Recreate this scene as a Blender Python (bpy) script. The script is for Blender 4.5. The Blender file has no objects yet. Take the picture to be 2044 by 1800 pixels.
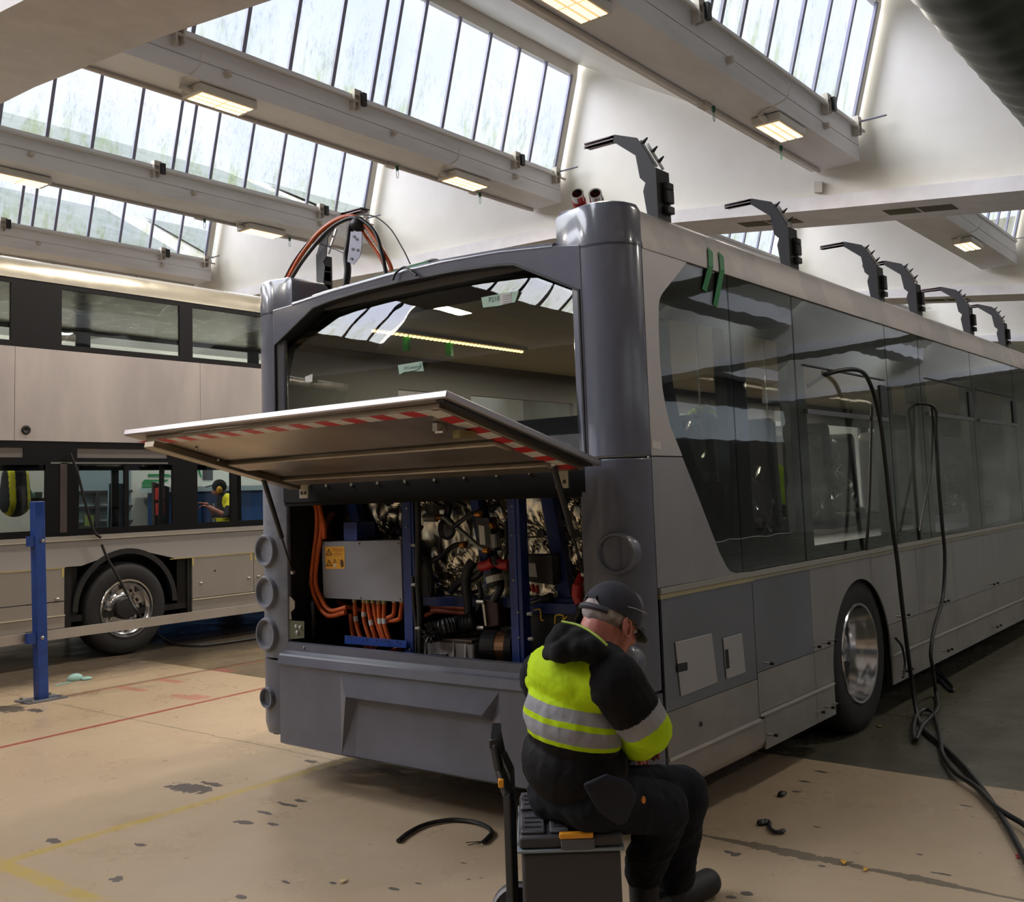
import bpy, bmesh, math, random
from mathutils import Vector, Matrix, Quaternion
random.seed(7)
sc = bpy.context.scene
COL = sc.collection
PI = math.pi

# ---------------------------------------------------------------- helpers
def lin(c):
    c = c / 255.0
    return c / 12.92 if c <= 0.04045 else ((c + 0.055) / 1.055) ** 2.4
def rgb(r, g, b): return (lin(r), lin(g), lin(b), 1.0)

def tag(o, label=None, cat=None, group=None, kind=None):
    if label: o['label'] = label
    if cat: o['category'] = cat
    if group: o['group'] = group
    if kind: o['kind'] = kind
    return o
def wloc(o):
    v = Vector((0, 0, 0))
    while o is not None:
        v += o.location; o = o.parent
    return v
def empty(name, loc, label=None, cat=None, group=None, kind=None):
    o = bpy.data.objects.new(name, None); o.location = loc; o.empty_display_size = 0.1
    COL.objects.link(o)
    return tag(o, label, cat, group, kind)
def copy_tree(o, parent=None):
    c = o.copy(); COL.objects.link(c)
    if parent is not None:
        c.parent = parent
    for ch in list(o.children): copy_tree(ch, c)
    return c

def frame_of(d, up=Vector((0, 0, 1))):
    d = d.normalized()
    if abs(d.dot(up)) > 0.98: up = Vector((1, 0, 0))
    a = d.cross(up).normalized(); b = a.cross(d).normalized()
    return a, b

class MB:
    """collects geometry, built as ONE mesh object"""
    def __init__(s): s.bm = bmesh.new(); s.mi = 0
    def _f(s, vs):
        try:
            f = s.bm.faces.new(vs); f.material_index = s.mi; return f
        except ValueError: return None
    def mat(s, i): s.mi = i; return s
    def box(s, x0, x1, y0, y1, z0, z1, M=None):
        P = [Vector(p) for p in ((x0,y0,z0),(x1,y0,z0),(x1,y1,z0),(x0,y1,z0),(x0,y0,z1),(x1,y0,z1),(x1,y1,z1),(x0,y1,z1))]
        if M is not None: P = [M @ p for p in P]
        v = [s.bm.verts.new(p) for p in P]
        for q in ((0,3,2,1),(4,5,6,7),(0,1,5,4),(1,2,6,5),(2,3,7,6),(3,0,4,7)): s._f([v[i] for i in q])
        return s
    def obox(s, p0, p1, w, h, up=Vector((0, 0, 1))):
        p0 = Vector(p0); p1 = Vector(p1); a, b = frame_of(p1 - p0, up)
        v = [s.bm.verts.new(p + a * (w / 2 * i) + b * (h / 2 * j)) for p in (p0, p1) for i, j in ((-1,-1),(1,-1),(1,1),(-1,1))]
        for q in ((3,2,1,0),(4,5,6,7),(0,1,5,4),(1,2,6,5),(2,3,7,6),(3,0,4,7)): s._f([v[i] for i in q])
        return s
    def face(s, pts): return s._f([s.bm.verts.new(Vector(p)) for p in pts])
    def prism(s, pts, d, holes=()):
        """extrude the planar polygon pts (3-D points) by the vector d, optional holes"""
        d = Vector(d)
        if not holes:
            a = [s.bm.verts.new(Vector(p)) for p in pts]; b = [s.bm.verts.new(Vector(p) + d) for p in pts]
            s._f(a); s._f(b[::-1]); n = len(pts)
            for i in range(n): s._f([a[i], b[i], b[(i + 1) % n], a[(i + 1) % n]])
            return s
        loops = [pts] + list(holes)
        for off in (Vector((0, 0, 0)), d):
            es = []
            for lp in loops:
                vs = [s.bm.verts.new(Vector(p) + off) for p in lp]
                es += [s.bm.edges.new((vs[i], vs[(i + 1) % len(vs)])) for i in range(len(vs))]
            r = bmesh.ops.triangle_fill(s.bm, use_beauty=True, use_dissolve=False, edges=es)
            for g in r['geom']:
                if isinstance(g, bmesh.types.BMFace): g.material_index = s.mi
        for lp in loops:
            a = [s.bm.verts.new(Vector(p)) for p in lp]; b = [s.bm.verts.new(Vector(p) + d) for p in lp]; n = len(lp)
            for i in range(n): s._f([a[i], b[i], b[(i + 1) % n], a[(i + 1) % n]])
        return s
    def cyl(s, p0, p1, r0, r1=None, n=16, cap=True):
        p0 = Vector(p0); p1 = Vector(p1); r1 = r0 if r1 is None else r1; a, b = frame_of(p1 - p0)
        A = [s.bm.verts.new(p0 + (a * math.cos(t) + b * math.sin(t)) * r0) for t in [2 * PI * i / n for i in range(n)]]
        B = [s.bm.verts.new(p1 + (a * math.cos(t) + b * math.sin(t)) * r1) for t in [2 * PI * i / n for i in range(n)]]
        for i in range(n): s._f([A[i], A[(i + 1) % n], B[(i + 1) % n], B[i]])
        if cap: s._f(A[::-1]); s._f(B)
        return s
    def lathe(s, c, axis, prof, n=32, closed=False):
        """prof = [(r, h)...] around axis through c"""
        c = Vector(c); ax = Vector(axis).normalized(); a, b = frame_of(ax); rings = []
        for r, h in prof:
            rings.append([s.bm.verts.new(c + ax * h + (a * math.cos(2*PI*i/n) + b * math.sin(2*PI*i/n)) * max(r, 1e-4)) for i in range(n)])
        for k in range(len(rings) - (0 if closed else 1)):
            P, Q = rings[k], rings[(k + 1) % len(rings)]
            for i in range(n): s._f([P[i], P[(i + 1) % n], Q[(i + 1) % n], Q[i]])
        return s
    def tube(s, pts, r, n=10, cap=True):
        pts = [Vector(p) for p in pts]; rs = r if isinstance(r, (list, tuple)) else [r] * len(pts)
        t0 = (pts[1] - pts[0]).normalized(); a, b = frame_of(t0); prev = t0; rings = []
        for i, p in enumerate(pts):
            t = (pts[min(i + 1, len(pts) - 1)] - pts[max(i - 1, 0)]).normalized()
            q = prev.rotation_difference(t); a = (q @ a).normalized(); b = t.cross(a).normalized(); prev = t
            rings.append([s.bm.verts.new(p + (a * math.cos(2*PI*k/n) + b * math.sin(2*PI*k/n)) * rs[i]) for k in range(n)])
        for i in range(len(rings) - 1):
            for k in range(n): s._f([rings[i][k], rings[i][(k+1)%n], rings[i+1][(k+1)%n], rings[i+1][k]])
        if cap: s._f(rings[0][::-1]); s._f(rings[-1])
        return s
    def ball(s, c, r, sx=1, sy=1, sz=1, n=14, M=None):
        M2 = Matrix.Translation(Vector(c)) @ (M or Matrix.Identity(4)) @ Matrix.Diagonal((r*sx, r*sy, r*sz, 1))
        g = bmesh.ops.create_uvsphere(s.bm, u_segments=n, v_segments=max(6, n * 2 // 3), radius=1, matrix=M2)
        for v in g['verts']:
            for f in v.link_faces: f.material_index = s.mi
        return s
    def build(s, name, mats, parent=None, smooth=False, bevel=0, seg=2, normals=True, kind=None, label=None):
        bm = s.bm
        bmesh.ops.remove_doubles(bm, verts=bm.verts, dist=1e-5)
        if normals: bmesh.ops.recalc_face_normals(bm, faces=bm.faces)
        off = wloc(parent) if parent is not None else None
        if off is not None: bmesh.ops.translate(bm, verts=bm.verts, vec=-off)
        me = bpy.data.meshes.new(name); 
        loc = Vector((0, 0, 0))
        if parent is None and len(bm.verts):
            xs = [v.co.x for v in bm.verts]; ys = [v.co.y for v in bm.verts]; zs = [v.co.z for v in bm.verts]
            loc = Vector(((min(xs)+max(xs))/2, (min(ys)+max(ys))/2, min(zs)))
            bmesh.ops.translate(bm, verts=bm.verts, vec=-loc)
        if smooth:
            for f in bm.faces: f.smooth = True
        bm.to_mesh(me); bm.free()
        for m in (mats if isinstance(mats, (list, tuple)) else [mats]): me.materials.append(m)
        o = bpy.data.objects.new(name, me); COL.objects.link(o); o.location = loc
        if parent is not None: o.parent = parent
        if smooth:
            try: me.set_sharp_from_angle(angle=math.radians(38))
            except Exception: pass
        if bevel:
            md = o.modifiers.new('bevel', 'BEVEL'); md.width = bevel; md.segments = seg; md.limit_method = 'ANGLE'; md.angle_limit = math.radians(35)
            md.harden_normals = False
            for p in me.polygons: p.use_smooth = True
            try: me.set_sharp_from_angle(angle=math.radians(38))
            except Exception: pass
        if kind: o['kind'] = kind
        if label: o['label'] = label
        return o

def spline(pts, n=8):
    """Catmull-Rom through pts"""
    P = [Vector(p) for p in pts]; P = [P[0] * 2 - P[1]] + P + [P[-1] * 2 - P[-2]]; out = []
    for i in range(1, len(P) - 2):
        for k in range(n):
            t = k / n; a, b, c, d = P[i-1], P[i], P[i+1], P[i+2]
            out.append(0.5 * ((2*b) + (c-a)*t + (2*a-5*b+4*c-d)*t*t + (3*b-a-3*c+d)*t**3))
    out.append(P[-2]); return out
def text_bm(mb, s, M, size=0.1, depth=0.0):
    cu = bpy.data.curves.new('t', 'FONT'); cu.body = s; cu.size = size; cu.extrude = depth; cu.align_x = 'CENTER'; cu.align_y = 'CENTER'
    ob = bpy.data.objects.new('t', cu); COL.objects.link(ob)
    bpy.context.view_layer.update()
    me = bpy.data.meshes.new_from_object(ob.evaluated_get(bpy.context.evaluated_depsgraph_get()))
    COL.objects.unlink(ob); bpy.data.objects.remove(ob)
    vs = [mb.bm.verts.new(M @ v.co) for v in me.vertices]
    for p in me.polygons: mb._f([vs[i] for i in p.vertices])
    bpy.data.meshes.remove(me)

# ---------------------------------------------------------------- materials
def nodes(name):
    m = bpy.data.materials.new(name); m.use_nodes = True; t = m.node_tree; t.nodes.clear()
    out = t.nodes.new('ShaderNodeOutputMaterial'); return m, t, out
def N(t, typ, **kw):
    n = t.nodes.new(typ)
    for k, v in kw.items():
        if k.startswith('i_'):
            key = k[2:]; key = int(key) if key.isdigit() else key.replace('_', ' ')
            n.inputs[key].default_value = v
        else: setattr(n, k, v)
    return n
def mathn(t, op, a, b=None, c=None, clamp=False):
    n = t.nodes.new('ShaderNodeMath'); n.operation = op; n.use_clamp = clamp
    for i, v in enumerate((a, b, c)):
        if v is None: continue
        if isinstance(v, (int, float)): n.inputs[i].default_value = v
        else: t.links.new(v, n.inputs[i])
    return n.outputs[0]
def mixc(t, fac, a, b):
    n = t.nodes.new('ShaderNodeMix'); n.data_type = 'RGBA'
    for k, v in ((0, fac), (6, a), (7, b)):
        if isinstance(v, (int, float, tuple)): n.inputs[k].default_value = v
        else: t.links.new(v, n.inputs[k])
    return n.outputs[2]
def noise(t, vec, scale, detail=3, rough=0.6, dist=0.0):
    n = N(t, 'ShaderNodeTexNoise'); n.inputs['Scale'].default_value = scale; n.inputs['Detail'].default_value = detail
    n.inputs['Roughness'].default_value = rough; n.inputs['Distortion'].default_value = dist
    if vec is not None: t.links.new(vec, n.inputs['Vector'])
    return n.outputs['Fac']
def ramp(t, v, lo, hi, a=0.0, b=1.0):
    n = N(t, 'ShaderNodeMapRange'); n.clamp = True
    n.inputs[1].default_value = lo; n.inputs[2].default_value = hi; n.inputs[3].default_value = a; n.inputs[4].default_value = b
    t.links.new(v, n.inputs[0]); return n.outputs[0]
def coords(t, scale=(1, 1, 1), kind='Object'):
    c = N(t, 'ShaderNodeTexCoord'); mp = N(t, 'ShaderNodeMapping'); mp.inputs['Scale'].default_value = scale
    t.links.new(c.outputs[kind], mp.inputs['Vector']); return mp.outputs[0]
def position(t): return N(t, 'ShaderNodeNewGeometry').outputs['Position']
def sep(t, v):
    s = N(t, 'ShaderNodeSeparateXYZ'); t.links.new(v, s.inputs[0]); return s.outputs
MATS = {}
def mat(name, col, rough=0.5, metal=0.0, col2=None, ns=6.0, nscale=(1,1,1), bump=0.0, bs=60.0, rvar=0.0, coat=0.0, emit=None, estr=0.0, lo=0.35, hi=0.65, spec=0.5, sheen=0.0):
    if name in MATS: return MATS[name]
    m, t, out = nodes(name); b = N(t, 'ShaderNodeBsdfPrincipled'); t.links.new(b.outputs[0], out.inputs[0])
    b.inputs['Base Color'].default_value = col; b.inputs['Roughness'].default_value = rough; b.inputs['Metallic'].default_value = metal
    b.inputs['Specular IOR Level'].default_value = spec
    if coat: b.inputs['Coat Weight'].default_value = coat; b.inputs['Coat Roughness'].default_value = 0.08
    if sheen: b.inputs['Sheen Weight'].default_value = sheen
    v = coords(t, nscale) if (col2 or bump or rvar) else None
    if col2:
        n = noise(t, v, ns, 4); t.links.new(mixc(t, ramp(t, n, lo, hi), col, col2), b.inputs['Base Color'])
    if rvar:
        n = noise(t, v, ns * 0.7, 4); t.links.new(ramp(t, n, 0.3, 0.7, max(0.02, rough - rvar), rough + rvar), b.inputs['Roughness'])
    if bump:
        n = noise(t, v, bs, 3); bp = N(t, 'ShaderNodeBump'); bp.inputs['Strength'].default_value = bump; bp.inputs['Distance'].default_value = 0.01
        t.links.new(n, bp.inputs['Height']); t.links.new(bp.outputs[0], b.inputs['Normal'])
    if emit: b.inputs['Emission Color'].default_value = emit; b.inputs['Emission Strength'].default_value = estr
    MATS[name] = m; return m
def glassmat(name, tint, refl=1.0, rough=0.0, wave=0.0, ior=1.6):
    m, t, out = nodes(name)
    tr = N(t, 'ShaderNodeBsdfTransparent'); tr.inputs[0].default_value = tint
    gl = N(t, 'ShaderNodeBsdfGlossy'); gl.inputs['Roughness'].default_value = rough; gl.inputs[0].default_value = (refl, refl, refl, 1)
    fr = N(t, 'ShaderNodeFresnel'); ge = N(t, 'ShaderNodeNewGeometry'); t.links.new(ramp(t, ge.outputs['Backfacing'], 0, 1, ior, 1.0 / ior), fr.inputs[0])
    mx = N(t, 'ShaderNodeMixShader'); t.links.new(fr.outputs[0], mx.inputs[0]); t.links.new(tr.outputs[0], mx.inputs[1]); t.links.new(gl.outputs[0], mx.inputs[2])
    if wave:
        n = noise(t, coords(t), 2.2, 2); bp = N(t, 'ShaderNodeBump'); bp.inputs['Strength'].default_value = wave; bp.inputs['Distance'].default_value = 0.05
        t.links.new(n, bp.inputs['Height']); t.links.new(bp.outputs[0], gl.inputs['Normal'])
    t.links.new(mx.outputs[0], out.inputs[0]); MATS[name] = m; return m

WHITE = mat('white_paint', rgb(214, 210, 201), 0.42, col2=rgb(205, 200, 189), ns=0.8, bump=0.05, bs=3)
BEAMM = mat('beam_paint', rgb(224, 223, 226), 0.5, col2=rgb(204, 201, 203), ns=1.4, nscale=(0.4, 1, 2.5), lo=0.45, hi=0.75)
LEDGE = mat('ledge_paint', rgb(218, 216, 220), 0.6, col2=rgb(206, 203, 206), ns=3)
BARM = mat('glazing_bar', rgb(128, 128, 150), 0.45)
ALU = mat('sheet_aluminium', rgb(182, 180, 182), 0.34, 0.75, col2=rgb(166, 164, 166), ns=1.3, nscale=(1, 1, 0.4), rvar=0.08, bump=0.012, bs=1.6)
ALUD = mat('sheet_aluminium_dull', rgb(166, 163, 160), 0.42, 0.7, col2=rgb(150, 147, 144), ns=2, rvar=0.1)
ALUP = mat('polished_aluminium', rgb(205, 205, 208), 0.16, 1.0)
RAIL = mat('primed_rail', rgb(178, 172, 168), 0.5, 0.3, col2=rgb(164, 159, 157), ns=1.6, lo=0.5, hi=0.56)
GREY = mat('grey_gelcoat', rgb(106, 109, 124), 0.2, 0.0, coat=0.7, col2=rgb(98, 101, 115), ns=3, bump=0.01, bs=5)
GREYM = mat('grey_bumper', rgb(96, 99, 114), 0.34, 0.0, col2=rgb(88, 91, 104), ns=5, coat=0.25)
GREYS = mat('grey_sanded', rgb(120, 123, 134), 0.6, 0.0, col2=rgb(104, 107, 118), ns=14)
BLACK = mat('black_plastic', rgb(22, 22, 25), 0.45)
BLACKG = mat('black_gloss_mask', rgb(10, 10, 13), 0.06, coat=0.0)
DARK = mat('dark_cavity', rgb(16, 15, 17), 0.8)
RUB = mat('tyre_rubber', rgb(24, 24, 26), 0.75, bump=0.1, bs=40)
BLUE = mat('blue_frame', rgb(22, 52, 122), 0.42, col2=rgb(16, 38, 96), ns=7)
BLUEP = mat('blue_post_paint', rgb(34, 74, 160), 0.38, col2=rgb(26, 58, 132), ns=9)
ORANGE = mat('orange_cable', rgb(206, 92, 30), 0.45, col2=rgb(182, 78, 24), ns=20)
ORANGED = mat('dull_orange_cable', rgb(150, 64, 34), 0.55)
REDM = mat('red_plastic', rgb(170, 34, 34), 0.45)
GREENT = mat('green_tape', rgb(14, 122, 62), 0.55)
STEEL = mat('zinc_steel', rgb(180, 178, 172), 0.3, 0.9)
BOXG = mat('light_grey_enclosure', rgb(142, 142, 148), 0.45, 0.0, col2=rgb(136, 136, 142), ns=4)
PAPER = mat('white_paper', rgb(205, 205, 200), 0.6)
INTER = mat('bus_interior_panel', rgb(150, 140, 124), 0.6)
INTD = mat('dark_interior_panel', rgb(62, 62, 66), 0.6)
# ================================================================ camera
cam = bpy.data.cameras.new('camera'); co = bpy.data.objects.new('camera', cam); COL.objects.link(co)
cam.sensor_width = 36.0; cam.sensor_fit = 'HORIZONTAL'; cam.lens = 36.0 * 2061.0 / 2044.0; cam.shift_y = -100.0 / 2044.0
cam.clip_start = 0.05; cam.clip_end = 300
_R = [[0.618537, 0.049469, 0.784197], [-0.784974, 0.083394, 0.61389], [-0.035029, -0.995288, 0.090415]]
_M = Matrix(((_R[0][0], -_R[0][1], -_R[0][2], 0), (_R[1][0], -_R[1][1], -_R[1][2], 0), (_R[2][0], -_R[2][1], -_R[2][2], 0), (0, 0, 0, 1)))
co.matrix_world = Matrix.Translation((0, 0, 1.52)) @ _M
sc.camera = co
sc.view_settings.view_transform = 'Standard'; sc.view_settings.look = 'None'; sc.view_settings.gamma = 1.0
sc.view_settings.use_curve_mapping = False
sc.view_settings.exposure = 0.46
sc.cycles.max_bounces = 9; sc.cycles.diffuse_bounces = 3; sc.cycles.glossy_bounces = 4; sc.cycles.transparent_max_bounces = 24; sc.cycles.transmission_bounces = 4
sc.cycles.caustics_reflective = False; sc.cycles.caustics_refractive = False; sc.cycles.sample_clamp_indirect = 6.0; sc.cycles.use_adaptive_sampling = True; sc.cycles.adaptive_threshold = 0.035

# ================================================================ world: overcast sky over a pale yard
w = bpy.data.worlds.new('world'); sc.world = w; w.use_nodes = True; t = w.node_tree; t.nodes.clear()
out = t.nodes.new('ShaderNodeOutputWorld'); bg = t.nodes.new('ShaderNodeBackground'); t.links.new(bg.outputs[0], out.inputs[0])
g = N(t, 'ShaderNodeTexCoord'); s = sep(t, g.outputs['Generated'])
n1 = noise(t, g.outputs['Generated'], 2.2, 3)
sky = mixc(t, ramp(t, n1, 0.35, 0.65), (0.88, 0.92, 1.0, 1), (0.95, 0.97, 1.0, 1))
cl = mixc(t, ramp(t, s[2], -0.02, 0.03), (0.22, 0.22, 0.2, 1), sky)
t.links.new(cl, bg.inputs[0]); bg.inputs[1].default_value = 1.15

li = bpy.data.lights.new('veiled_sun', 'SUN'); li.energy = 12.0; li.angle = math.radians(75); li.color = (1.0, 0.98, 0.95)
lo = bpy.data.objects.new('veiled_sun', li); COL.objects.link(lo); lo.rotation_euler = Vector((-0.5, 0.85, 0.62)).to_track_quat('Z', 'Y').to_euler()
# ================================================================ floor
def floor_material():
    m, t, out = nodes('painted_floor'); b = N(t, 'ShaderNodeBsdfPrincipled'); t.links.new(b.outputs[0], out.inputs[0])
    P = position(t); x, y, z = sep(t, P)
    big = noise(t, P, 0.5, 3); mid = noise(t, P, 2.5, 4); fine = noise(t, P, 30, 3)
    c = mixc(t, ramp(t, big, 0.3, 0.7), rgb(190, 170, 142), rgb(178, 157, 131))
    c = mixc(t, ramp(t, mid, 0.45, 0.8, 0, 0.35), c, rgb(160, 142, 116))
    # older grey-green coat past x = 5.65
    edge = mathn(t, 'ADD', 5.50, mathn(t, 'MULTIPLY', y, 0.048))
    far = ramp(t, mathn(t, 'SUBTRACT', x, edge), -0.006, 0.006)
    fc = mixc(t, ramp(t, mid, 0.3, 0.7), rgb(92, 90, 76), rgb(76, 75, 64))
    warm = ramp(t, y, 5.0, 9.0)
    fc = mixc(t, warm, fc, mixc(t, ramp(t, mid, 0.35, 0.65), rgb(128, 112, 86), rgb(108, 94, 74)))
    c = mixc(t, far, c, fc)
    c = mixc(t, mathn(t, 'MULTIPLY', ramp(t, mathn(t, 'ADD', y, mathn(t, 'MULTIPLY', mathn(t, 'SUBTRACT', mid, .5), .8)), 8.75, 9.35), ramp(t, y, 13.0, 14.0, .85, 0)), c, rgb(52, 46, 40))  # dark grime beside the left bus, carried on as painted shade under it
    def band(v, a, w2, soft=0.006):
        d = mathn(t, 'ABSOLUTE', mathn(t, 'SUBTRACT', v, a)); return ramp(t, d, w2 - soft, w2 + soft, 1, 0)
    def rng(v, a, b2, soft=0.02):
        return mathn(t, 'MULTIPLY', ramp(t, v, a - soft, a + soft), ramp(t, v, b2 - soft, b2 + soft, 1, 0))
    worn = ramp(t, fine, 0.28, 0.42)
    wob = mathn(t, 'MULTIPLY', mathn(t, 'SUBTRACT', noise(t, P, 3, 2), 0.5), 0.03)
    # red lines along x
    l1 = mathn(t, 'SUBTRACT', y, mathn(t, 'MULTIPLY', mathn(t, 'SUBTRACT', x, 3.3), 0.0573))
    red = mathn(t, 'MULTIPLY', band(l1, 6.923, 0.026), worn)
    red2 = mathn(t, 'MULTIPLY', mathn(t, 'MULTIPLY', band(y, 8.275, 0.016), rng(x, 4.45, 7.6)), mathn(t, 'MULTIPLY', worn, 0.8))
    c = mixc(t, mathn(t, 'MULTIPLY', mathn(t, 'ADD', red, red2, clamp=True), 0.85), c, rgb(150, 44, 44))
    for (x0, x1, y0, y1) in ((4.93, 5.02, 7.88, 8.28), (5.32, 5.42, 7.95, 8.28), (5.9, 6.0, 8.0, 8.26), (5.02, 5.10, 7.12, 7.36), (4.93, 5.03, 7.12, 7.5)):
        k = mathn(t, 'MULTIPLY', rng(x, x0, x1, 0.01), rng(y, y0, y1, 0.01)); c = mixc(t, mathn(t, 'MULTIPLY', k, 0.45), c, rgb(186, 84, 84))
    # yellow lines
    yw = mathn(t, 'MULTIPLY', worn, ramp(t, noise(t, P, 6, 3), 0.35, 0.6, 0.25, 0.85))
    dy = mathn(t, 'ADD', y, wob)
    ya = mathn(t, 'MULTIPLY', band(dy, 4.68, 0.035, 0.012), rng(x, 2.2, 4.35, 0.05))
    yb = mathn(t, 'MULTIPLY', band(mathn(t, 'ADD', x, wob), 2.25, 0.04, 0.012), rng(y, 1.0, 4.95, 0.05))
    c = mixc(t, mathn(t, 'MULTIPLY', mathn(t, 'ADD', ya, yb, clamp=True), yw), c, rgb(190, 164, 70))
    # joint / crack along y
    jw = mathn(t, 'MULTIPLY', mathn(t, 'SUBTRACT', noise(t, P, 5, 4), 0.5), 0.05)
    jx = mathn(t, 'ADD', mathn(t, 'ADD', x, jw), mathn(t, 'MULTIPLY', y, -0.021))
    wid = ramp(t, y, 2.35, 2.6, 0.010, 0.005)
    patch = mathn(t, 'ADD', mathn(t, 'MULTIPLY', rng(y, 1.62, 2.12, 0.14), 0.038), mathn(t, 'MULTIPLY', rng(y, 1.2, 1.48, 0.1), 0.030))
    wid = mathn(t, 'ADD', wid, mathn(t, 'MULTIPLY', patch, ramp(t, noise(t, P, 14, 3), 0.3, 0.55)))
    dj = mathn(t, 'ABSOLUTE', mathn(t, 'SUBTRACT', jx, 4.13)); jj = mathn(t, 'MULTIPLY', mathn(t, 'LESS_THAN', dj, wid), 0.75)
    c = mixc(t, jj, c, rgb(84, 78, 68))
    # blobs of old sealant and scuffs, some painting shade by the blue post: (x, y, rx, ry, ragged)
    blobs = [(3.398, 4.992, 0.075, 0.17), (3.524, 4.931, 0.03, 0.09), (3.442, 4.937, 0.05, 0.12), (3.194, 4.233, 0.03, 0.07), (3.345, 4.254, 0.02, 0.06), (3.494, 4.263, 0.02, 0.08), (3.574, 4.262, 0.02, 0.05), (2.728, 4.373, 0.02, 0.04), (3.247, 4.075, 0.02, 0.04), (4.907, 5.012, 0.03, 0.14), (4.384, 4.674, 0.05, 0.12), (4.569, 5.052, 0.04, 0.08), (4.218, 4.256, 0.05, 0.1), (4.132, 4.832, 0.03, 0.07), (3.995, 8.183, 0.12, 0.2), (4.067, 7.935, 0.05, 0.12), (2.428, 4.061, 0.03, 0.04), (2.592, 3.456, 0.02, 0.03), (2.793, 3.43, 0.012, 0.03), (2.891, 3.257, 0.012, 0.02), (2.98, 3.003, 0.012, 0.03), (3.074, 2.963, 0.008, 0.02), (3.215, 2.822, 0.008, 0.015), (3.345, 2.962, 0.008, 0.02), (3.254, 2.79, 0.006, 0.01), (5.745, 2.327, 0.03, 0.04), (5.41, 2.238, 0.02, 0.05), (5.192, 2.231, 0.015, 0.05), (5.0, 2.204, 0.015, 0.03), (4.035, 2.059, 0.03, 0.02), (4.046, 2.099, 0.02, 0.03), (4.541, 1.917, 0.01, 0.02), (4.428, 1.437, 0.01, 0.015), (4.257, 1.301, 0.012, 0.045), (5.189, 1.45, 0.015, 0.03), (4.095, 1.717, 0.012, 0.02), (4.201, 1.634, 0.006, 0.012), (3.614, 1.874, 0.02, 0.02), (3.675, 1.842, 0.02, 0.03), (2.538, 4.767, 0.03, 0.06)]
    ragv = N(t, 'ShaderNodeTexNoise'); ragv.inputs['Scale'].default_value = 22; ragv.inputs['Detail'].default_value = 4; t.links.new(P, ragv.inputs['Vector'])
    rag = mathn(t, 'MULTIPLY', mathn(t, 'SUBTRACT', ragv.outputs['Fac'], 0.5), 3.2)
    acc = None
    for bx, by, rx, ry in blobs:
        dx = mathn(t, 'MULTIPLY', mathn(t, 'SUBTRACT', x, bx), 1 / rx); dyy = mathn(t, 'MULTIPLY', mathn(t, 'SUBTRACT', y, by), 1 / ry)
        d = mathn(t, 'ADD', mathn(t, 'MULTIPLY', dx, dx), mathn(t, 'MULTIPLY', dyy, dyy))
        acc = d if acc is None else mathn(t, 'MINIMUM', acc, d)
    bl = mathn(t, 'LESS_THAN', mathn(t, 'ADD', acc, rag), 0.75)
    c = mixc(t, mathn(t, 'MULTIPLY', bl, 0.85), c, rgb(66, 64, 68))
    # scattered specks, denser round the work area
    sp = N(t, 'ShaderNodeTexVoronoi'); sp.inputs['Scale'].default_value = 7; t.links.new(P, sp.inputs['Vector'])
    nz = ramp(t, noise(t, P, 1.1, 2), 0.45, 0.6)
    spk = mathn(t, 'MULTIPLY', mathn(t, 'LESS_THAN', mathn(t, 'ADD', sp.outputs['Distance'], mathn(t, 'MULTIPLY', fine, 0.10)), 0.082), nz)
    c = mixc(t, mathn(t, 'MULTIPLY', spk, 0.7), c, rgb(78, 74, 68))
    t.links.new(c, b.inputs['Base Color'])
    b.inputs['Specular IOR Level'].default_value = 0.45
    t.links.new(ramp(t, mid, 0.3, 0.7, 0.22, 0.42), b.inputs['Roughness'])
    bp = N(t, 'ShaderNodeBump'); bp.inputs['Strength'].default_value = 0.12; bp.inputs['Distance'].default_value = 0.01
    t.links.new(mid, bp.inputs['Height']); t.links.new(bp.outputs[0], b.inputs['Normal'])
    return m
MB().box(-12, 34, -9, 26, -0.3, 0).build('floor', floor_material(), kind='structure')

# ================================================================ north-light roof
# (y of beam face, far edge, z bottom, z sill)
BEAMS = [(-9.2, -8.55, 4.75, 5.15), (-4.8, -4.15, 4.95, 5.35), (-0.35, 0.3, 5.25, 5.68), (4.29, 4.92, 5.54, 6.01), (8.89, 9.52, 5.95, 6.405), (13.10, 13.75, 6.07, 6.50), (17.75, 18.4, 6.13, 6.57), (22.2, 22.9, 6.2, 6.65)]
LZ = [(-9.5, 4.2), (0, 4.66), (2.4, 4.90), (4.65, 5.14), (7.05, 5.41), (9.1, 5.56), (12.2, 5.63), (16.6, 5.77), (26, 5.95)]
RIBS = [(-5.7, -4.6), (3.62, 4.62), (12.75, 13.78), (21.2, 22.2), (30.5, 31.5)]
BAYS = [(-4.6, 3.62), (4.62, 12.75), (13.78, 21.2), (22.2, 30.5)]

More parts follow.
